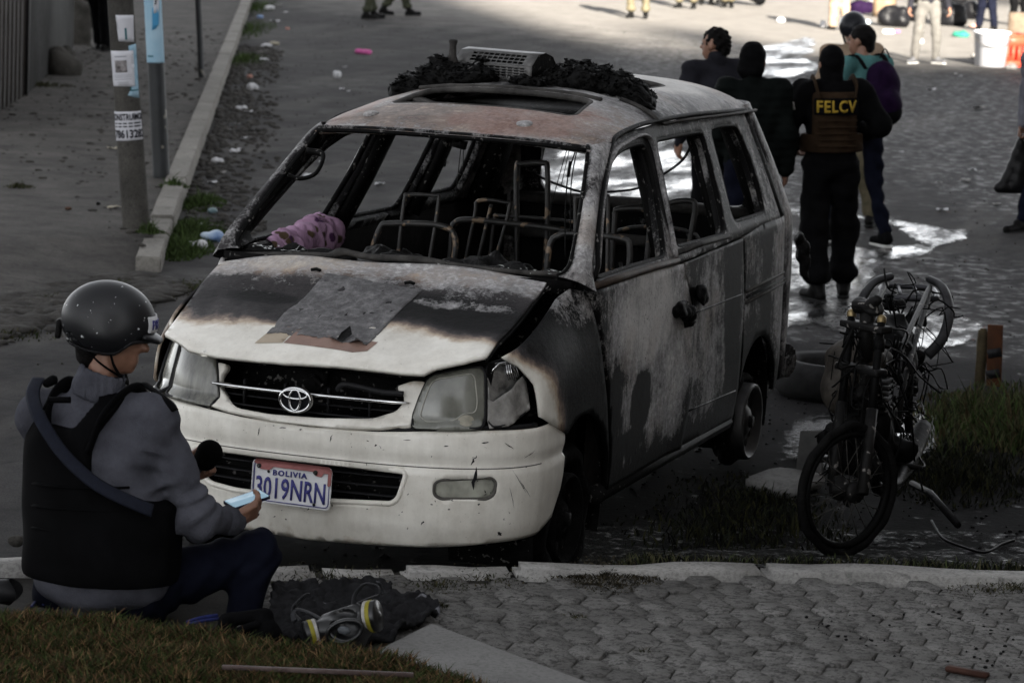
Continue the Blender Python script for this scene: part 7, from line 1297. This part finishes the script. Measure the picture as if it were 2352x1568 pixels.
M_ORG = mat('faded_orange', (.075, .026, .01), (.035, .016, .008), 9, .8, 0, .3); c = unproj(2272, 885, 0); mb = MB(); mb.box((c[0]+.02, c[1], .17), (.085, .03, .36), rotm((0, 1, 0), -.04)); bd_ = mb.build('board', M_ORG, pt_, False); bev(bd_, .004)
for z in (.07, .19): mb = MB(); mb.box((c[0]+.02-.004*z, c[1]-.001, z), (.079, .034, .05), rotm((1, 0, 0), .0)@rotm((0, 1, 0), -.25)); mb.build('black_stripe', M_BLACK, bd_, False)
o = rough_box('stump', (c[0]-.065, c[1]+.06, .15), (.06, .06, .33), .3, mat('weathered_wood', (.07, .055, .03), (.03, .024, .015), 18, .9, 0, .5), pt_, .01, .05, 6, .012)

# ================================================================== gear beside the reporter
gm = thing('gas_mask', 'black half face gas mask with two yellow banded filters on the grass', 'gas mask', tuple(unproj(790, 1482, .34)))
gy0 = unproj(790, 1440, .33); GB = lambda px, py, y=0.: (lambda d: CAM+d*(((gy0-CAM)@FH+y)/(d@FH)))(FW+RT*(px-1176)/FPX-UP*(py-784)/FPX)
M_RUB = mat('black_rubber', (.004, .004, .0045), (.0025, .0025, .0025), 12, .32, 0, .1, 60, .002, .5); M_STRAP = mat('grey_strap', (.035, .036, .039), (.018, .018, .02), 40, .55, 0, .1)
G1 = np.stack([RH, FH, np.array([0, 0, 1.])], 1)
V, F = sdf_mesh([('e', GB(792, 1448, .0), (.085, .07, .058)), ('c', GB(742, 1448, .0), GB(722, 1452, .01), .038, .036), ('c', GB(838, 1428, .0), GB(852, 1420, .01), .040, .038), ('c', GB(750, 1422, .03), GB(820, 1398, .03), .02, .02), ('e', GB(800, 1475, -.02), (.055, .04, .03))], .006, .02, sub=[('e', GB(792, 1440, -.055), (.052, .055, .038)), ('e', GB(785, 1412, -.02), (.05, .05, .022))]); gb = obm('face_piece', V, F, M_RUB, gm)
mb = MB(); q = ell(.056, .036, 30)-ec; mb.tube([GB(792, 1449, -.062)+RH*p[0]+np.array([0, 0, p[2]*1.0+p[0]*.22]) for p in q], .008, 6, closed=True); mb.build('face_seal', M_RUB, gb)
V, F = sdf_mesh([('e', GB(790, 1447, -.035), (.024, .014, .014))], .005, .01); obm('inhale_valve', V, F, mat('valve_grey', (.12, .13, .14), None, 30, .3), gb)
for (px, py), s, w in (((712, 1456), -1, .046), ((858, 1414), 1, .052)):
    c = GB(px, py, .0); ax = nrm(RH*s+np.array([0, 0, .25*s])-FH*.25); mb = MB(); mb.lathe([(.02, -.03), (w, -.028), (w*1.02, .012), (w*.96, .018), (.001, .018)], c, ax, 28); f_ = mb.build('filter_canister', M_RUB, gm)
    mb = MB(); mb.lathe([(w*1.025, -.013), (w*1.04, -.010), (w*1.04, .000), (w*1.025, .001)], c, ax, 28); mb.build('yellow_band', mat('filter_yellow', (.24, .21, .022), (.16, .14, .018), 30, .4, 0, .05), f_); mb = MB(); mb.lathe([(w*1.025, -.024), (w*1.035, -.0235), (w*1.035, -.014), (w*1.025, -.0135)], c, ax, 28); mb.build('label_band', mat('filter_label', (.38, .37, .34), (.22, .21, .2), 60, .5), f_)
for L in ([(745, 1425), (715, 1408), (683, 1398), (672, 1410), (676, 1425)], [(690, 1425), (672, 1400), (690, 1375), (708, 1362)], [(822, 1402), (812, 1385), (818, 1360), (840, 1340), (868, 1345), (872, 1365)], [(872, 1365), (850, 1372), (818, 1385)], [(868, 1335), (878, 1352), (882, 1362)]):
    mb = MB(); mb.tube(cr([GB(a, b_, .03+.02*math.sin(i)) for i, (a, b_) in enumerate(L)], 6), .010, 8, flat=.3); mb.build('head_strap', M_STRAP, gm)
# dark blanket
q = [tuple(unproj(*p, .25)[:2]) for p in ((606, 1440), (632, 1372), (700, 1352), (760, 1362), (880, 1342), (905, 1380), (990, 1392), (1002, 1420), (930, 1450), (900, 1478), (760, 1492), (640, 1480))]
def blk(x, y):
    P = np.stack([x, y, 0*x], 1); n = hnoise(P, 5, 3); n2 = hnoise(P+3, 11, 2); return np.stack([x, y, ZP+.020+.030*(.5+n)+.020*np.abs(np.sin(x*31+y*17+n*5))+.012*np.sin(x*60-y*35+n2*6)], 1)
o = panel('dark_blanket', ragged(q, .03, .03, 4, 6.), blk, .014, mat('speckled_grey_wool', (.022, .022, .0235), (.008, .008, .0085), 30, .95, 0, .9, 220, .004, .05, speck=((.16, .16, .175), 9, .665))); solid(o, .014); tag(o, 'crumpled dark grey wool blanket on the pavers behind the gas mask', 'blanket')
G2 = lambda px, py, y: CAM+(lambda d: d*(((unproj(565, 1440, .33)-CAM)@FH+y)/(d@FH)))(FW+RT*(px-1176)/FPX-UP*(py-784)/FPX)
gl = lump('folded_hood', 'black folded cloth bundle on the grass edge left of the gas mask', 'cloth bundle', [('c', G2(505, 1460, 0), G2(600, 1462, 0), .030, .034), ('c', G2(520, 1425, .03), G2(605, 1415, .03), .026, .028), ('c', G2(604, 1418, .02), G2(606, 1460, .0), .024, .026), ('c', G2(520, 1430, 0), G2(500, 1462, 0), .018, .020), ('c', G2(618, 1445, .0), G2(632, 1458, 0), .030, .026), ('c', G2(545, 1450, -.03), G2(590, 1432, -.02), .014, .014)], .008, .014, M_BLK, .004, 45, 9)
mb = MB(); mb.tube(cr([G2(430, 1428, .05), G2(462, 1418, .03), G2(500, 1412, .05)], 6), .007, 6); mb.tube(cr([G2(435, 1432, .03), G2(470, 1424, .01), G2(502, 1420, .03)], 6), .006, 6); o = mb.build('blue_cord', mat('blue_cord', (.012, .018, .085), (.006, .008, .04), 60, .8)); tag(o, 'blue cord lying on the grass under the reporter knee', 'cord', kind='stuff')
lens = thing('camera_lens', 'black camera lens with petal hood at the lower left edge', 'camera lens', tuple(unproj(10, 1380, .28)))
l0, l1 = unproj(-70, 1352, .32), unproj(42, 1360, .32); axl = nrm(l1-l0); mb = MB(); mb.lathe([(.001, 0), (.036, 0), (.036, .07), (.040, .075), (.040, .11), (.001, .11)], l0, axl, 28); mb.build('barrel', mat('satin_black', (.012, .014, .022), None, 9, .22, 0, 0), lens)
V = []; nn_ = 40
for r_, k in ((.040, 0), (.046, 1), (.043, 2), (.037, 3)):
    for i in range(nn_):
        a = i*2*math.pi/nn_; u_ = np.cross(axl, [0, 0, 1.]); u_ /= np.linalg.norm(u_); v_ = np.cross(axl, u_); h_ = (.0 if k in (0, 3) else .055+.018*math.cos(2*a)); V.append(l0+axl*(.10+h_)+r_*(math.cos(a)*u_+math.sin(a)*v_))
obm('petal_hood', V, np.array([[k*nn_+i, k*nn_+(i+1) % nn_, (k+1)*nn_+(i+1) % nn_, (k+1)*nn_+i] for k in range(3) for i in range(nn_)]), M_BLACK, lens)
mb = MB(); mb.tube(cr([unproj(*p, .27) for p in ((72, 1392), (85, 1378), (98, 1374), (100, 1388))], 5), .006, 6, flat=.5); o = mb.build('lens_strap', mat('dotted_blue_strap', (.02, .025, .09), (.01, .012, .04), 40, .8)); tag(o, 'dotted blue strap loop on the ground beside the camera lens', 'strap')
s0, s1 = unproj(510, 1531, .375), unproj(950, 1549, .375); dx_ = nrm(s1-s0); mb = MB(); mb.box((s0+s1)/2, (np.linalg.norm(s1-s0), .012, .014), np.stack([dx_, nrm(np.cross([0, 0, 1.], dx_)), np.array([0, 0, 1.])], 1)); o = mb.build('steel_bar', mat('rusty_bar', (.10, .075, .07), (.045, .03, .028), 14, .45, .3, .2), None, False); bev(o, .002); tag(o, 'thin rusty steel bar lying across the lawn', 'metal bar')
for i, (px, py, s) in enumerate(((35, 1242, .035), (75, 1395, .03), (95, 1410, .03), (150, 1408, .035))):
    c = unproj(px, py, .245); lump('pebble', ['grey pebble beside the kerb left of the reporter', 'pale stone by the lawn edge near the lens', 'second pale stone by the lawn edge', 'grey stone at the lawn edge under the reporter'][i], 'stone', [('e', c, (s, s*.8, s*.7))], .01, .01, M_STONE, .006, 60, i)

# ================================================================== poles on the sidewalk with bills pasted on
def pole(name, label, base, top, r0, r1, m, cat='pole'):
    p0 = unproj(*base, .12); d = FW+RT*(top[0]-1176)/FPX-UP*(top[1]-784)/FPX; t = ((p0-CAM)@FH)/(d@FH); p1 = CAM+d*t; v = nrm(p1-p0); H = 4.5; root = thing(name, label, cat, tuple(p0))
    mb = MB(); n = 24; mb.tube([p0-v*.15+v*(H+.15)*k/n for k in range(n+1)], [r0+(r1-r0)*k/n for k in range(n+1)], 28); mb.build('shaft', m, root); sx = nrm(np.cross(v, -FH)); sx = -sx if sx@RH < 0 else sx; fr = nrm(np.cross(sx, v)); fr = -fr if fr@FH > 0 else fr
    def on(u, h, off=.002): u = np.asarray(u, float); h = np.asarray(h, float); r = r0+(r1-r0)*np.clip(h, 0, H)/H+off; a = u/r0; return p0+np.outer(h, v)+(r*np.sin(a))[:, None]*sx+(r*np.cos(a))[:, None]*fr
    return root, on, FPX/((p0-CAM)@FW)
M_CPOLE = concrete_mat('pole_concrete', (.085, .08, .072), (.028, .027, .025), 2.6, (.014, .0135, .013), .5); M_SPOLE = mat('dark_steel_pole', (.016, .018, .020), (.006, .0065, .007), 5, .55, .0, .2, 30, .004, .4, speck=((.13, .12, .10), 9, .66))
M_PAPER = mat('white_paper', (.52, .52, .55), (.44, .44, .47), 8, .8, 0, .2); M_PAPB = mat('pale_blue_poster', (.30, .42, .50), (.20, .34, .44), 5, .7, 0, .2); M_INK = mat('black_ink', (.015, .015, .02), None, 9, .7, 0, 0); M_BLUEP = mat('poster_blue', (.05, .20, .36), (.06, .25, .42), 8, .7, 0, 0); M_TEALP = mat('poster_teal', (.02, .11, .13), None, 8, .7, 0, 0)
rt_, on1, s1_ = pole('utility_pole', 'concrete utility pole pasted with white and blue bills, nearest the van', (313, 522), (276, 0), .098, .080, M_CPOLE)
hh = lambda py: (522-py)/s1_*1.015
def bill(nm, poly, m, on, par, off, h=.03): o = panel(nm, poly, lambda u, z: on(u, z, off), h, m, par); solid(o, .0008, 0); return o
def bars(par, on, rows, m, off):
    for (u0, u1, z0, z1) in rows: panel('print_line', [(u0, z0), (u1, z0), (u1, z1), (u0, z1)], lambda u, z: on(u, z, off), .03, m, par)
f1 = bill('flyer', [(-.100, hh(200)), (.080, hh(203)), (.088, hh(123)), (-.105, hh(121))], M_PAPER, on1, rt_, .0035)
ph1 = bill('printed_photo', [(-.062, hh(170)), (.028, hh(170)), (.028, hh(143)), (-.062, hh(143))], mat('grey_print', (.30, .28, .28), (.03, .025, .025), 26, .8), on1, f1, .005)
bars(f1, on1, [(-.06, .03, hh(136), hh(133.5)), (-.08, .06, hh(177), hh(176)), (-.08, .06, hh(181), hh(180)), (-.08, .06, hh(186), hh(185)), (-.05, .03, hh(193), hh(192))], mat('faint_ink', (.25, .25, .28), None, 9, .8), .0048)
b1 = bill('torn_poster', [(-.02, hh(100)), (.105, hh(105)), (.125, hh(45)), (-.03, hh(42))], M_PAPER, on1, rt_, .0015); bars(b1, on1, [(.03, .045, hh(98), hh(72))], M_TEALP, .003)
b2 = bill('torn_poster', [(.02, hh(222)), (.06, hh(226)), (.118, hh(230)), (.13, hh(108)), (.05, hh(112)), (.06, hh(200))], M_PAPB, on1, rt_, .0018); bars(b2, on1, [(.04, .11, hh(213), hh(210)), (.04, .05, hh(213), hh(203))], M_TEALP, .003)
ad = bill('phone_bill', [(-.125, hh(323)), (.125, hh(323)), (.125, hh(259)), (-.125, hh(257))], M_PAPER, on1, rt_, .003)
text_obj('bill_heading', 'CONSTRUIMOS', .075, M_INK, ad, lambda x, z, d: on1(x, z+hh(270), .0045), 1., .001, 1.05, .0025, fit=(.275, .05))
text_obj('bill_number', '78613282', .085, M_INK, ad, lambda x, z, d: on1(x+.012, z+hh(308), .0045), 1., .001, 1.0, .003, fit=(.255, .062))
bars(ad, on1, [(u, u+.03, hh(z), hh(z-3.2)) for z in (286, 293) for u in (-.11, -.07, -.03, .01, .05, .08)], M_INK, .0045)
rt2, on2, s2_ = pole('steel_pole', 'dark steel pole with a pale blue poster round its upper part', (371, 408), (351, 0), .070, .066, M_SPOLE); h2 = lambda py: (408-py)/s2_*1.015
b3 = bill('wrapped_poster', [(-.10, h2(147)), (.10, h2(149)), (.10, h2(-60)), (-.10, h2(-60))], M_PAPB, on2, rt2, .003)
bill('poster_shape', [(-.01, h2(75)), (.02, h2(72)), (.05, h2(62)), (.055, h2(40)), (.03, h2(22)), (.0, h2(26))], M_BLUEP, on2, b3, .0045); bill('poster_shape', [(.01, h2(38)), (.05, h2(34)), (.06, h2(10)), (.04, h2(-4)), (.015, h2(6))], M_PAPER, on2, b3, .005); bill('poster_shape', [(.02, h2(20)), (.035, h2(17)), (.04, h2(8)), (.028, h2(6))], M_INK, on2, b3, .006); bars(b3, on2, [(-.065, -.01, h2(135), h2(131))], M_TEALP, .0045)
pole('thin_pole', 'thin dark pole farthest along the sidewalk edge', (463, 178), (455, 0), .036, .034, M_SPOLE)

# ================================================================== litter
M_LW = mat('white_litter', (.55, .55, .56), (.34, .34, .35), 20, .6, 0, .3); M_LG = mat('grey_litter', (.22, .21, .20), (.10, .097, .094), 20, .7, 0, .3); M_LP = mat('pink_litter', (.50, .10, .28), (.35, .07, .20), 20, .6); M_LPK = mat('salmon_litter', (.42, .22, .18), (.3, .15, .12), 20, .7); M_LB = mat('blue_white_bag', (.42, .50, .56), (.06, .14, .34), 7, .4, 0, .3); M_LGR = mat('green_litter', (.02, .16, .11), (.01, .09, .06), 12, .6, 0, .3); M_LR = mat('red_litter', (.45, .10, .06), (.3, .06, .04), 20, .6); M_LT = mat('tan_litter', (.34, .31, .24), (.22, .20, .15), 20, .8); M_GLB = mat('glass_crumb_blue', (.18, .26, .28), (.08, .12, .13), 60, .3)
def crumple(name, px, py, w, h, m, label, cat, seed, group=None, z=0.):
    c = unproj(px, py, z); s = (c-CAM)@FW/FPX; W2, H2 = w*s/2, max(h*s, .012); r = np.random.default_rng(seed); P = [('e', c+RH*r.uniform(-.5, .5)*W2+FH*r.uniform(-.3, .3)*W2+np.array([0, 0, H2*.35]), (W2*r.uniform(.4, .75), W2*r.uniform(.3, .6), H2*.5*r.uniform(.7, 1.1))) for _ in range(4)]
    V, F = sdf_mesh(P, max(W2/11, .008), W2*.12, disp=folds(W2*.07, 5/W2, seed)); o = obm(name, V, F, m); tag(o, label, cat, group); return o
def scrap(name, px, py, w, m, label, cat, seed, group=None, z=.006):
    c = unproj(px, py, z); s = (c-CAM)@FW/FPX; W2 = w*s/2; r = np.random.default_rng(seed); n = 9; a = r.uniform(0, 6.28); q = [((math.cos(t)*W2*r.uniform(.6, 1.1)), math.sin(t)*W2*r.uniform(.7, 1.5)) for t in np.linspace(0, 6.283, n, endpoint=False)]
    o = panel(name, [tuple(p) for p in q], lambda u, v: c+np.outer(u, RH)+np.outer(v, FH)+np.outer(W2*.22*(1+np.sin(u/W2*3+a)*np.cos(v/W2*2+a)), [0, 0, 1.]), W2*.3, m); solid(o, .002); tag(o, label, cat, group); return o
GL = 'white litter in the gutter'; i = 0
for px, py, w, h, k in [(618, 22, 34, 12, 'c'), (598, 42, 20, 8, 'b'), (640, 15, 26, 10, 's'), (610, 108, 26, 9, 'c'), (628, 103, 30, 9, 'p'), (596, 122, 22, 8, 's'), (606, 138, 24, 5, 's'), (575, 180, 22, 10, 'k'), (770, 178, 26, 18, 'c'), (792, 155, 12, 4, 's'), (786, 205, 16, 4, 's'), (583, 208, 36, 20, 'c'), (552, 252, 34, 10, 'c'), (570, 258, 26, 10, 's'), (540, 350, 32, 9, 'c'), (548, 343, 18, 6, 's'), (500, 376, 32, 17, 'c'), (508, 397, 26, 6, 's'), (488, 420, 24, 6, 's'), (530, 300, 20, 7, 's'), (545, 285, 16, 6, 's'), (560, 318, 20, 6, 's'), (660, 68, 14, 6, 'k'), (834, 62, 12, 5, 's'), (708, 408, 28, 13, 'c'), (800, 210, 12, 8, 's'), (600, 230, 14, 5, 's'), (632, 50, 22, 7, 's'), (655, 30, 18, 6, 's'), (645, 128, 18, 6, 's')]:
    m = {'c': M_LW, 'b': M_LB, 's': M_LG, 'p': M_LT, 'k': M_LPK}[k]; i += 1
    if k == 's': scrap('paper_scrap', px, py, w, M_LW if i % 3 else M_LG, 'torn pale paper scrap lying in the littered gutter by the left kerb', 'paper scrap', i, 'paper scraps along the left kerb')
    elif k == 'c': crumple('crumpled_bag', px, py, w, h, m, 'crumpled white plastic litter lying near the left kerb', 'plastic bag', i, 'crumpled bags along the left kerb')
    else: crumple('litter_piece', px, py, w, h, m, {'b': 'bluish crumpled litter at the top of the gutter', 'p': 'tan and white litter heap at the top of the gutter', 'k': 'salmon pink crumpled litter piece by the left kerb'}[k], 'litter', i, 'salmon pink litter' if k == 'k' else None)
crumple('pink_bag', 834, 124, 40, 13, M_LP, 'bright pink crumpled bag on the road beyond the van roof', 'plastic bag', 51)
crumple('white_bag', 452, 572, 58, 24, M_LW, 'round white plastic bag beside the grass at the kerb end', 'plastic bag', 52); crumple('blue_striped_bag', 488, 555, 60, 30, M_LB, 'clear plastic bag with a blue stripe beside the white bag', 'plastic bag', 53)
crumple('glass_bits', 490, 490, 34, 14, M_GLB, 'bluish broken glass heap by the kerb grass', 'broken glass', 54); crumple('white_bottle', 458, 525, 22, 18, M_LW, 'white plastic bottle stuck in the kerb grass', 'bottle', 55)
scrap('white_scrap', 872, 424, 30, M_LW, 'white scrap on the road seen through the windscreen', 'paper scrap', 56); scrap('white_scrap', 738, 372, 14, M_LW, 'small white scrap seen through the far door window', 'paper scrap', 57)
scrap('yellow_scrap', 257, 342, 24, M_LT, 'yellowish scrap behind the concrete pole', 'paper scrap', 58, z=.125); scrap('card_scrap', 262, 478, 34, M_LT, 'pale strip of card on the sidewalk left of the pole', 'card scrap', 59, z=.125); crumple('dark_scrap', 225, 470, 16, 9, M_BLKBOOT, 'dark lump on the sidewalk left of the pole', 'litter', 60, z=.125); crumple('brown_scrap', 155, 482, 18, 9, mat('brown_litter', (.08, .045, .03), None, 20, .8), 'brown lump on the open sidewalk', 'litter', 61, z=.125)
GW = 'white scraps on the right side of the road'
for k, (px, py, w) in enumerate([(2138, 208, 26), (2155, 420, 20), (2235, 392, 22), (2218, 416, 30), (2165, 484, 30), (2290, 470, 26), (2205, 175, 10), (1790, 350, 12), (2070, 350, 10), (2112, 350, 9), (1960, 300, 9), (2250, 250, 40), (2195, 170, 8), (2325, 520, 14)]):
    scrap('road_scrap', px, py, w, M_LG if k % 2 else M_LW, 'small pale scrap lying on the dark road on the right', 'paper scrap', 70+k, GW)
for k, (px, py, w, h, m, lab) in enumerate([(1798, 52, 26, 14, M_LW, 'white carton on the sunlit road near the wet patch'), (2040, 78, 26, 12, M_LW, 'white and pink plastic in the sun left of the grey trousers'), (2062, 76, 14, 9, M_LP, 'pink scrap beside the white plastic in the sun'), (2110, 100, 22, 12, M_LW, 'white bag between the legs of the man in grey'), (2210, 86, 52, 16, M_LGR, 'green cloth on the ground left of the white bucket'), (1968, 52, 34, 14, M_LR, 'red wrapper among the trash behind the black helmet'), (1990, 56, 30, 12, mat('white_cyan_litter', (.55, .62, .64), (.4, .5, .55), 12, .6), 'white and cyan packet right of the red wrapper'), (2232, 62, 30, 9, M_LPK, 'reddish scrap behind the green cloth'), (2190, 58, 34, 10, M_LG, 'greyish papers behind the green cloth'), (2240, 135, 28, 18, M_LG, 'clear plastic bag left of the white bucket'), (2318, 160, 34, 16, M_LG, 'clear plastic bag in front of the red crate'), (2340, 140, 24, 18, M_LPK, 'pinkish plastic bag right of the red crate'), (1890, 62, 14, 18, M_LW, 'white bottle left of the black helmet'), (2021, 55, 14, 24, M_LT, 'clear bottle upright by the black bags')]):
    crumple('litter_piece', px, py, w, h, m, lab, 'litter', 90+k)
M_BAG = mat('black_trash_bag', (.006, .006, .007), None, 12, .35, 0, .6, 20, .02)
for k, (px, py, w, h, m, lab) in enumerate([(2055, 62, 80, 60, M_BAG, 'black trash bag heap left of the grey trousers'), (2100, 50, 60, 45, M_BAG, 'black trash bag directly behind the grey trousers'), (2185, 60, 80, 62, M_BAG, 'big black trash bag right of the grey trousers'), (2225, 45, 60, 50, M_BAG, 'black trash bag behind the reddish scrap'), (1975, 30, 70, 34, M_PURP, 'purple bundle in the trash above the black helmet'), (1985, 5, 50, 22, mat('olive_bundle', (.06, .07, .04), None, 12, .8), 'olive bundle on top of the purple one'), (2005, 25, 30, 40, M_LG, 'grey bag at the right of the purple bundle'), (2150, 10, 120, 40, M_BAG, 'black trash bags at the top edge behind the man in grey')]):
    crumple('trash_bag', px, py, w, h, m, lab, 'trash bag', 120+k)
c = unproj(2030, 40, 0); o = rough_box('cardboard_box', (c[0], c[1], .2), (.4, .3, .42), -.2, mat('cardboard', (.20, .14, .09), None, 9, .9), None, .01, .1, 8, .01); tag(o, 'brown cardboard box in the trash left of the grey trousers', 'box')
c = unproj(2345, 85, 0); o = rough_box('wooden_crate', (c[0], c[1], .22), (.5, .5, .45), .2, mat('dull_wood', (.12, .09, .065), None, 9, .9), None, .01, .1, 9, .01); tag(o, 'dull brown box at the right edge behind the red crate', 'box')
# bucket and crate
c = unproj(2274, 152, 0); bu = thing('white_bucket', 'tall white plastic bucket standing in front of a red crate', 'bucket', tuple(c)); mb = MB(); mb.lathe([(.001, .01), (.235, .0), (.275, .50), (.290, .50), (.290, .535), (.268, .54), (.262, .50), (.225, .03), (.001, .03)], c, (0, 0, 1), 32); mb.build('pail', mat('white_plastic', (.62, .63, .66), (.55, .56, .60), 6, .4, 0, .05), bu)
mb = MB(); t = np.linspace(R(10), R(170), 14); mb.tube([c+RH*.285*math.cos(a)*1.0-FH*(.29*math.sin(a)*.6+.12)+np.array([0, 0, .47-.17*math.sin(a)]) for a in t], .007, 6); mb.build('wire_handle', M_SOOT2, bu)
c2 = c+RH*.33+FH*.25; cr2 = thing('red_crate', 'bright red plastic crate behind the white bucket', 'crate', tuple(c2)); M_REDP = mat('red_plastic', (.62, .06, .03), (.5, .045, .025), 6, .4, 0, .05); Rc = rz3(rf+.5)
for (x, y, sx, sy) in ((0, -.24, .56, .02), (0, .24, .56, .02), (-.28, 0, .02, .5), (.28, 0, .02, .5)):
    for z, hz in ((.05, .10), (.40, .16)): mb = MB(); mb.box(c2+Rc@np.array([x, y, z]), (sx, sy, hz), Rc); mb.build('crate_side', M_REDP, cr2, False)
    for k in range(5):
        f = -.4+.2*k; mb = MB(); mb.box(c2+Rc@np.array([x+(f*.56 if sx > .1 else 0), y+(f*.48 if sy > .1 else 0), .21]), (.06 if sx > .1 else .02, .02 if sx > .1 else .06, .24), Rc); mb.build('crate_bar', M_REDP, cr2, False)
mb = MB(); mb.box(c2+np.array([0, 0, .01]), (.54, .47, .02), Rc); mb.build('crate_floor', M_REDP, cr2, False)
for sx in (-1, 1):
    mb = MB(); mb.box(c2+Rc@np.array([0, sx*.245, .485]), (.6, .035, .03), Rc); mb.build('crate_rim', M_REDP, cr2, False); mb = MB(); mb.box(c2+Rc@np.array([sx*.285, 0, .487]), (.035, .44, .03), Rc); mb.build('crate_rim', M_REDP, cr2, False)

# ---- finalise labels: name each scrap of litter by what it lies beside
def where(o):
    c = np.mean([v.co[:] for v in o.data.vertices], 0); d = c-CAM; z = d@FW; return 1176+FPX*(d@RT)/z, 784-FPX*(d@UP)/z
from collections import defaultdict
bk_ = defaultdict(list)
for o in list(COL.objects):
    g = o.get('group', '')
    if o.type != 'MESH' or g not in ('paper scraps along the left kerb', 'crumpled bags along the left kerb', GW, 'salmon pink litter'): continue
    x, y = where(o); kind_ = {'crumpled_bag': 'white crumpled bag', 'paper_scrap': 'pale paper scrap', 'litter_piece': 'salmon pink litter', 'road_scrap': 'pale scrap'}[o.name.split('.')[0]]
    if g == GW: pl_ = 'near the man with the black bag' if x > 2190 and y > 230 else 'on the road just right of the officer' if y > 280 and x > 2040 else 'left of the officer' if x < 2000 else 'below the grey trousers and bucket'
    else: pl_ = 'far up the gutter by the top edge' if y < 60 else 'beside the far kerb grass' if y < 150 else 'in the gutter level with the thin pole foot' if y < 240 else 'in the gutter right of the steel pole' if y < 335 else 'in the gutter near the steel pole foot'
    if x > 650 and g != GW: pl_ = 'out on the road left of the van roof'
    bk_[kind_+' '+pl_].append((x, o))
for k, L in bk_.items():
    L.sort(key=lambda t: t[0]); n = len(L); od = ['leftmost', 'second from left', 'third from left', 'fourth from left', 'fifth from left', 'sixth from left', 'seventh from left']
    for i, (x, o) in enumerate(L): o['label'] = k if n == 1 else ('rightmost ' if i == n-1 else od[i]+' ')+k if i == n-1 or ' ' not in od[i] else od[i]+', '+k
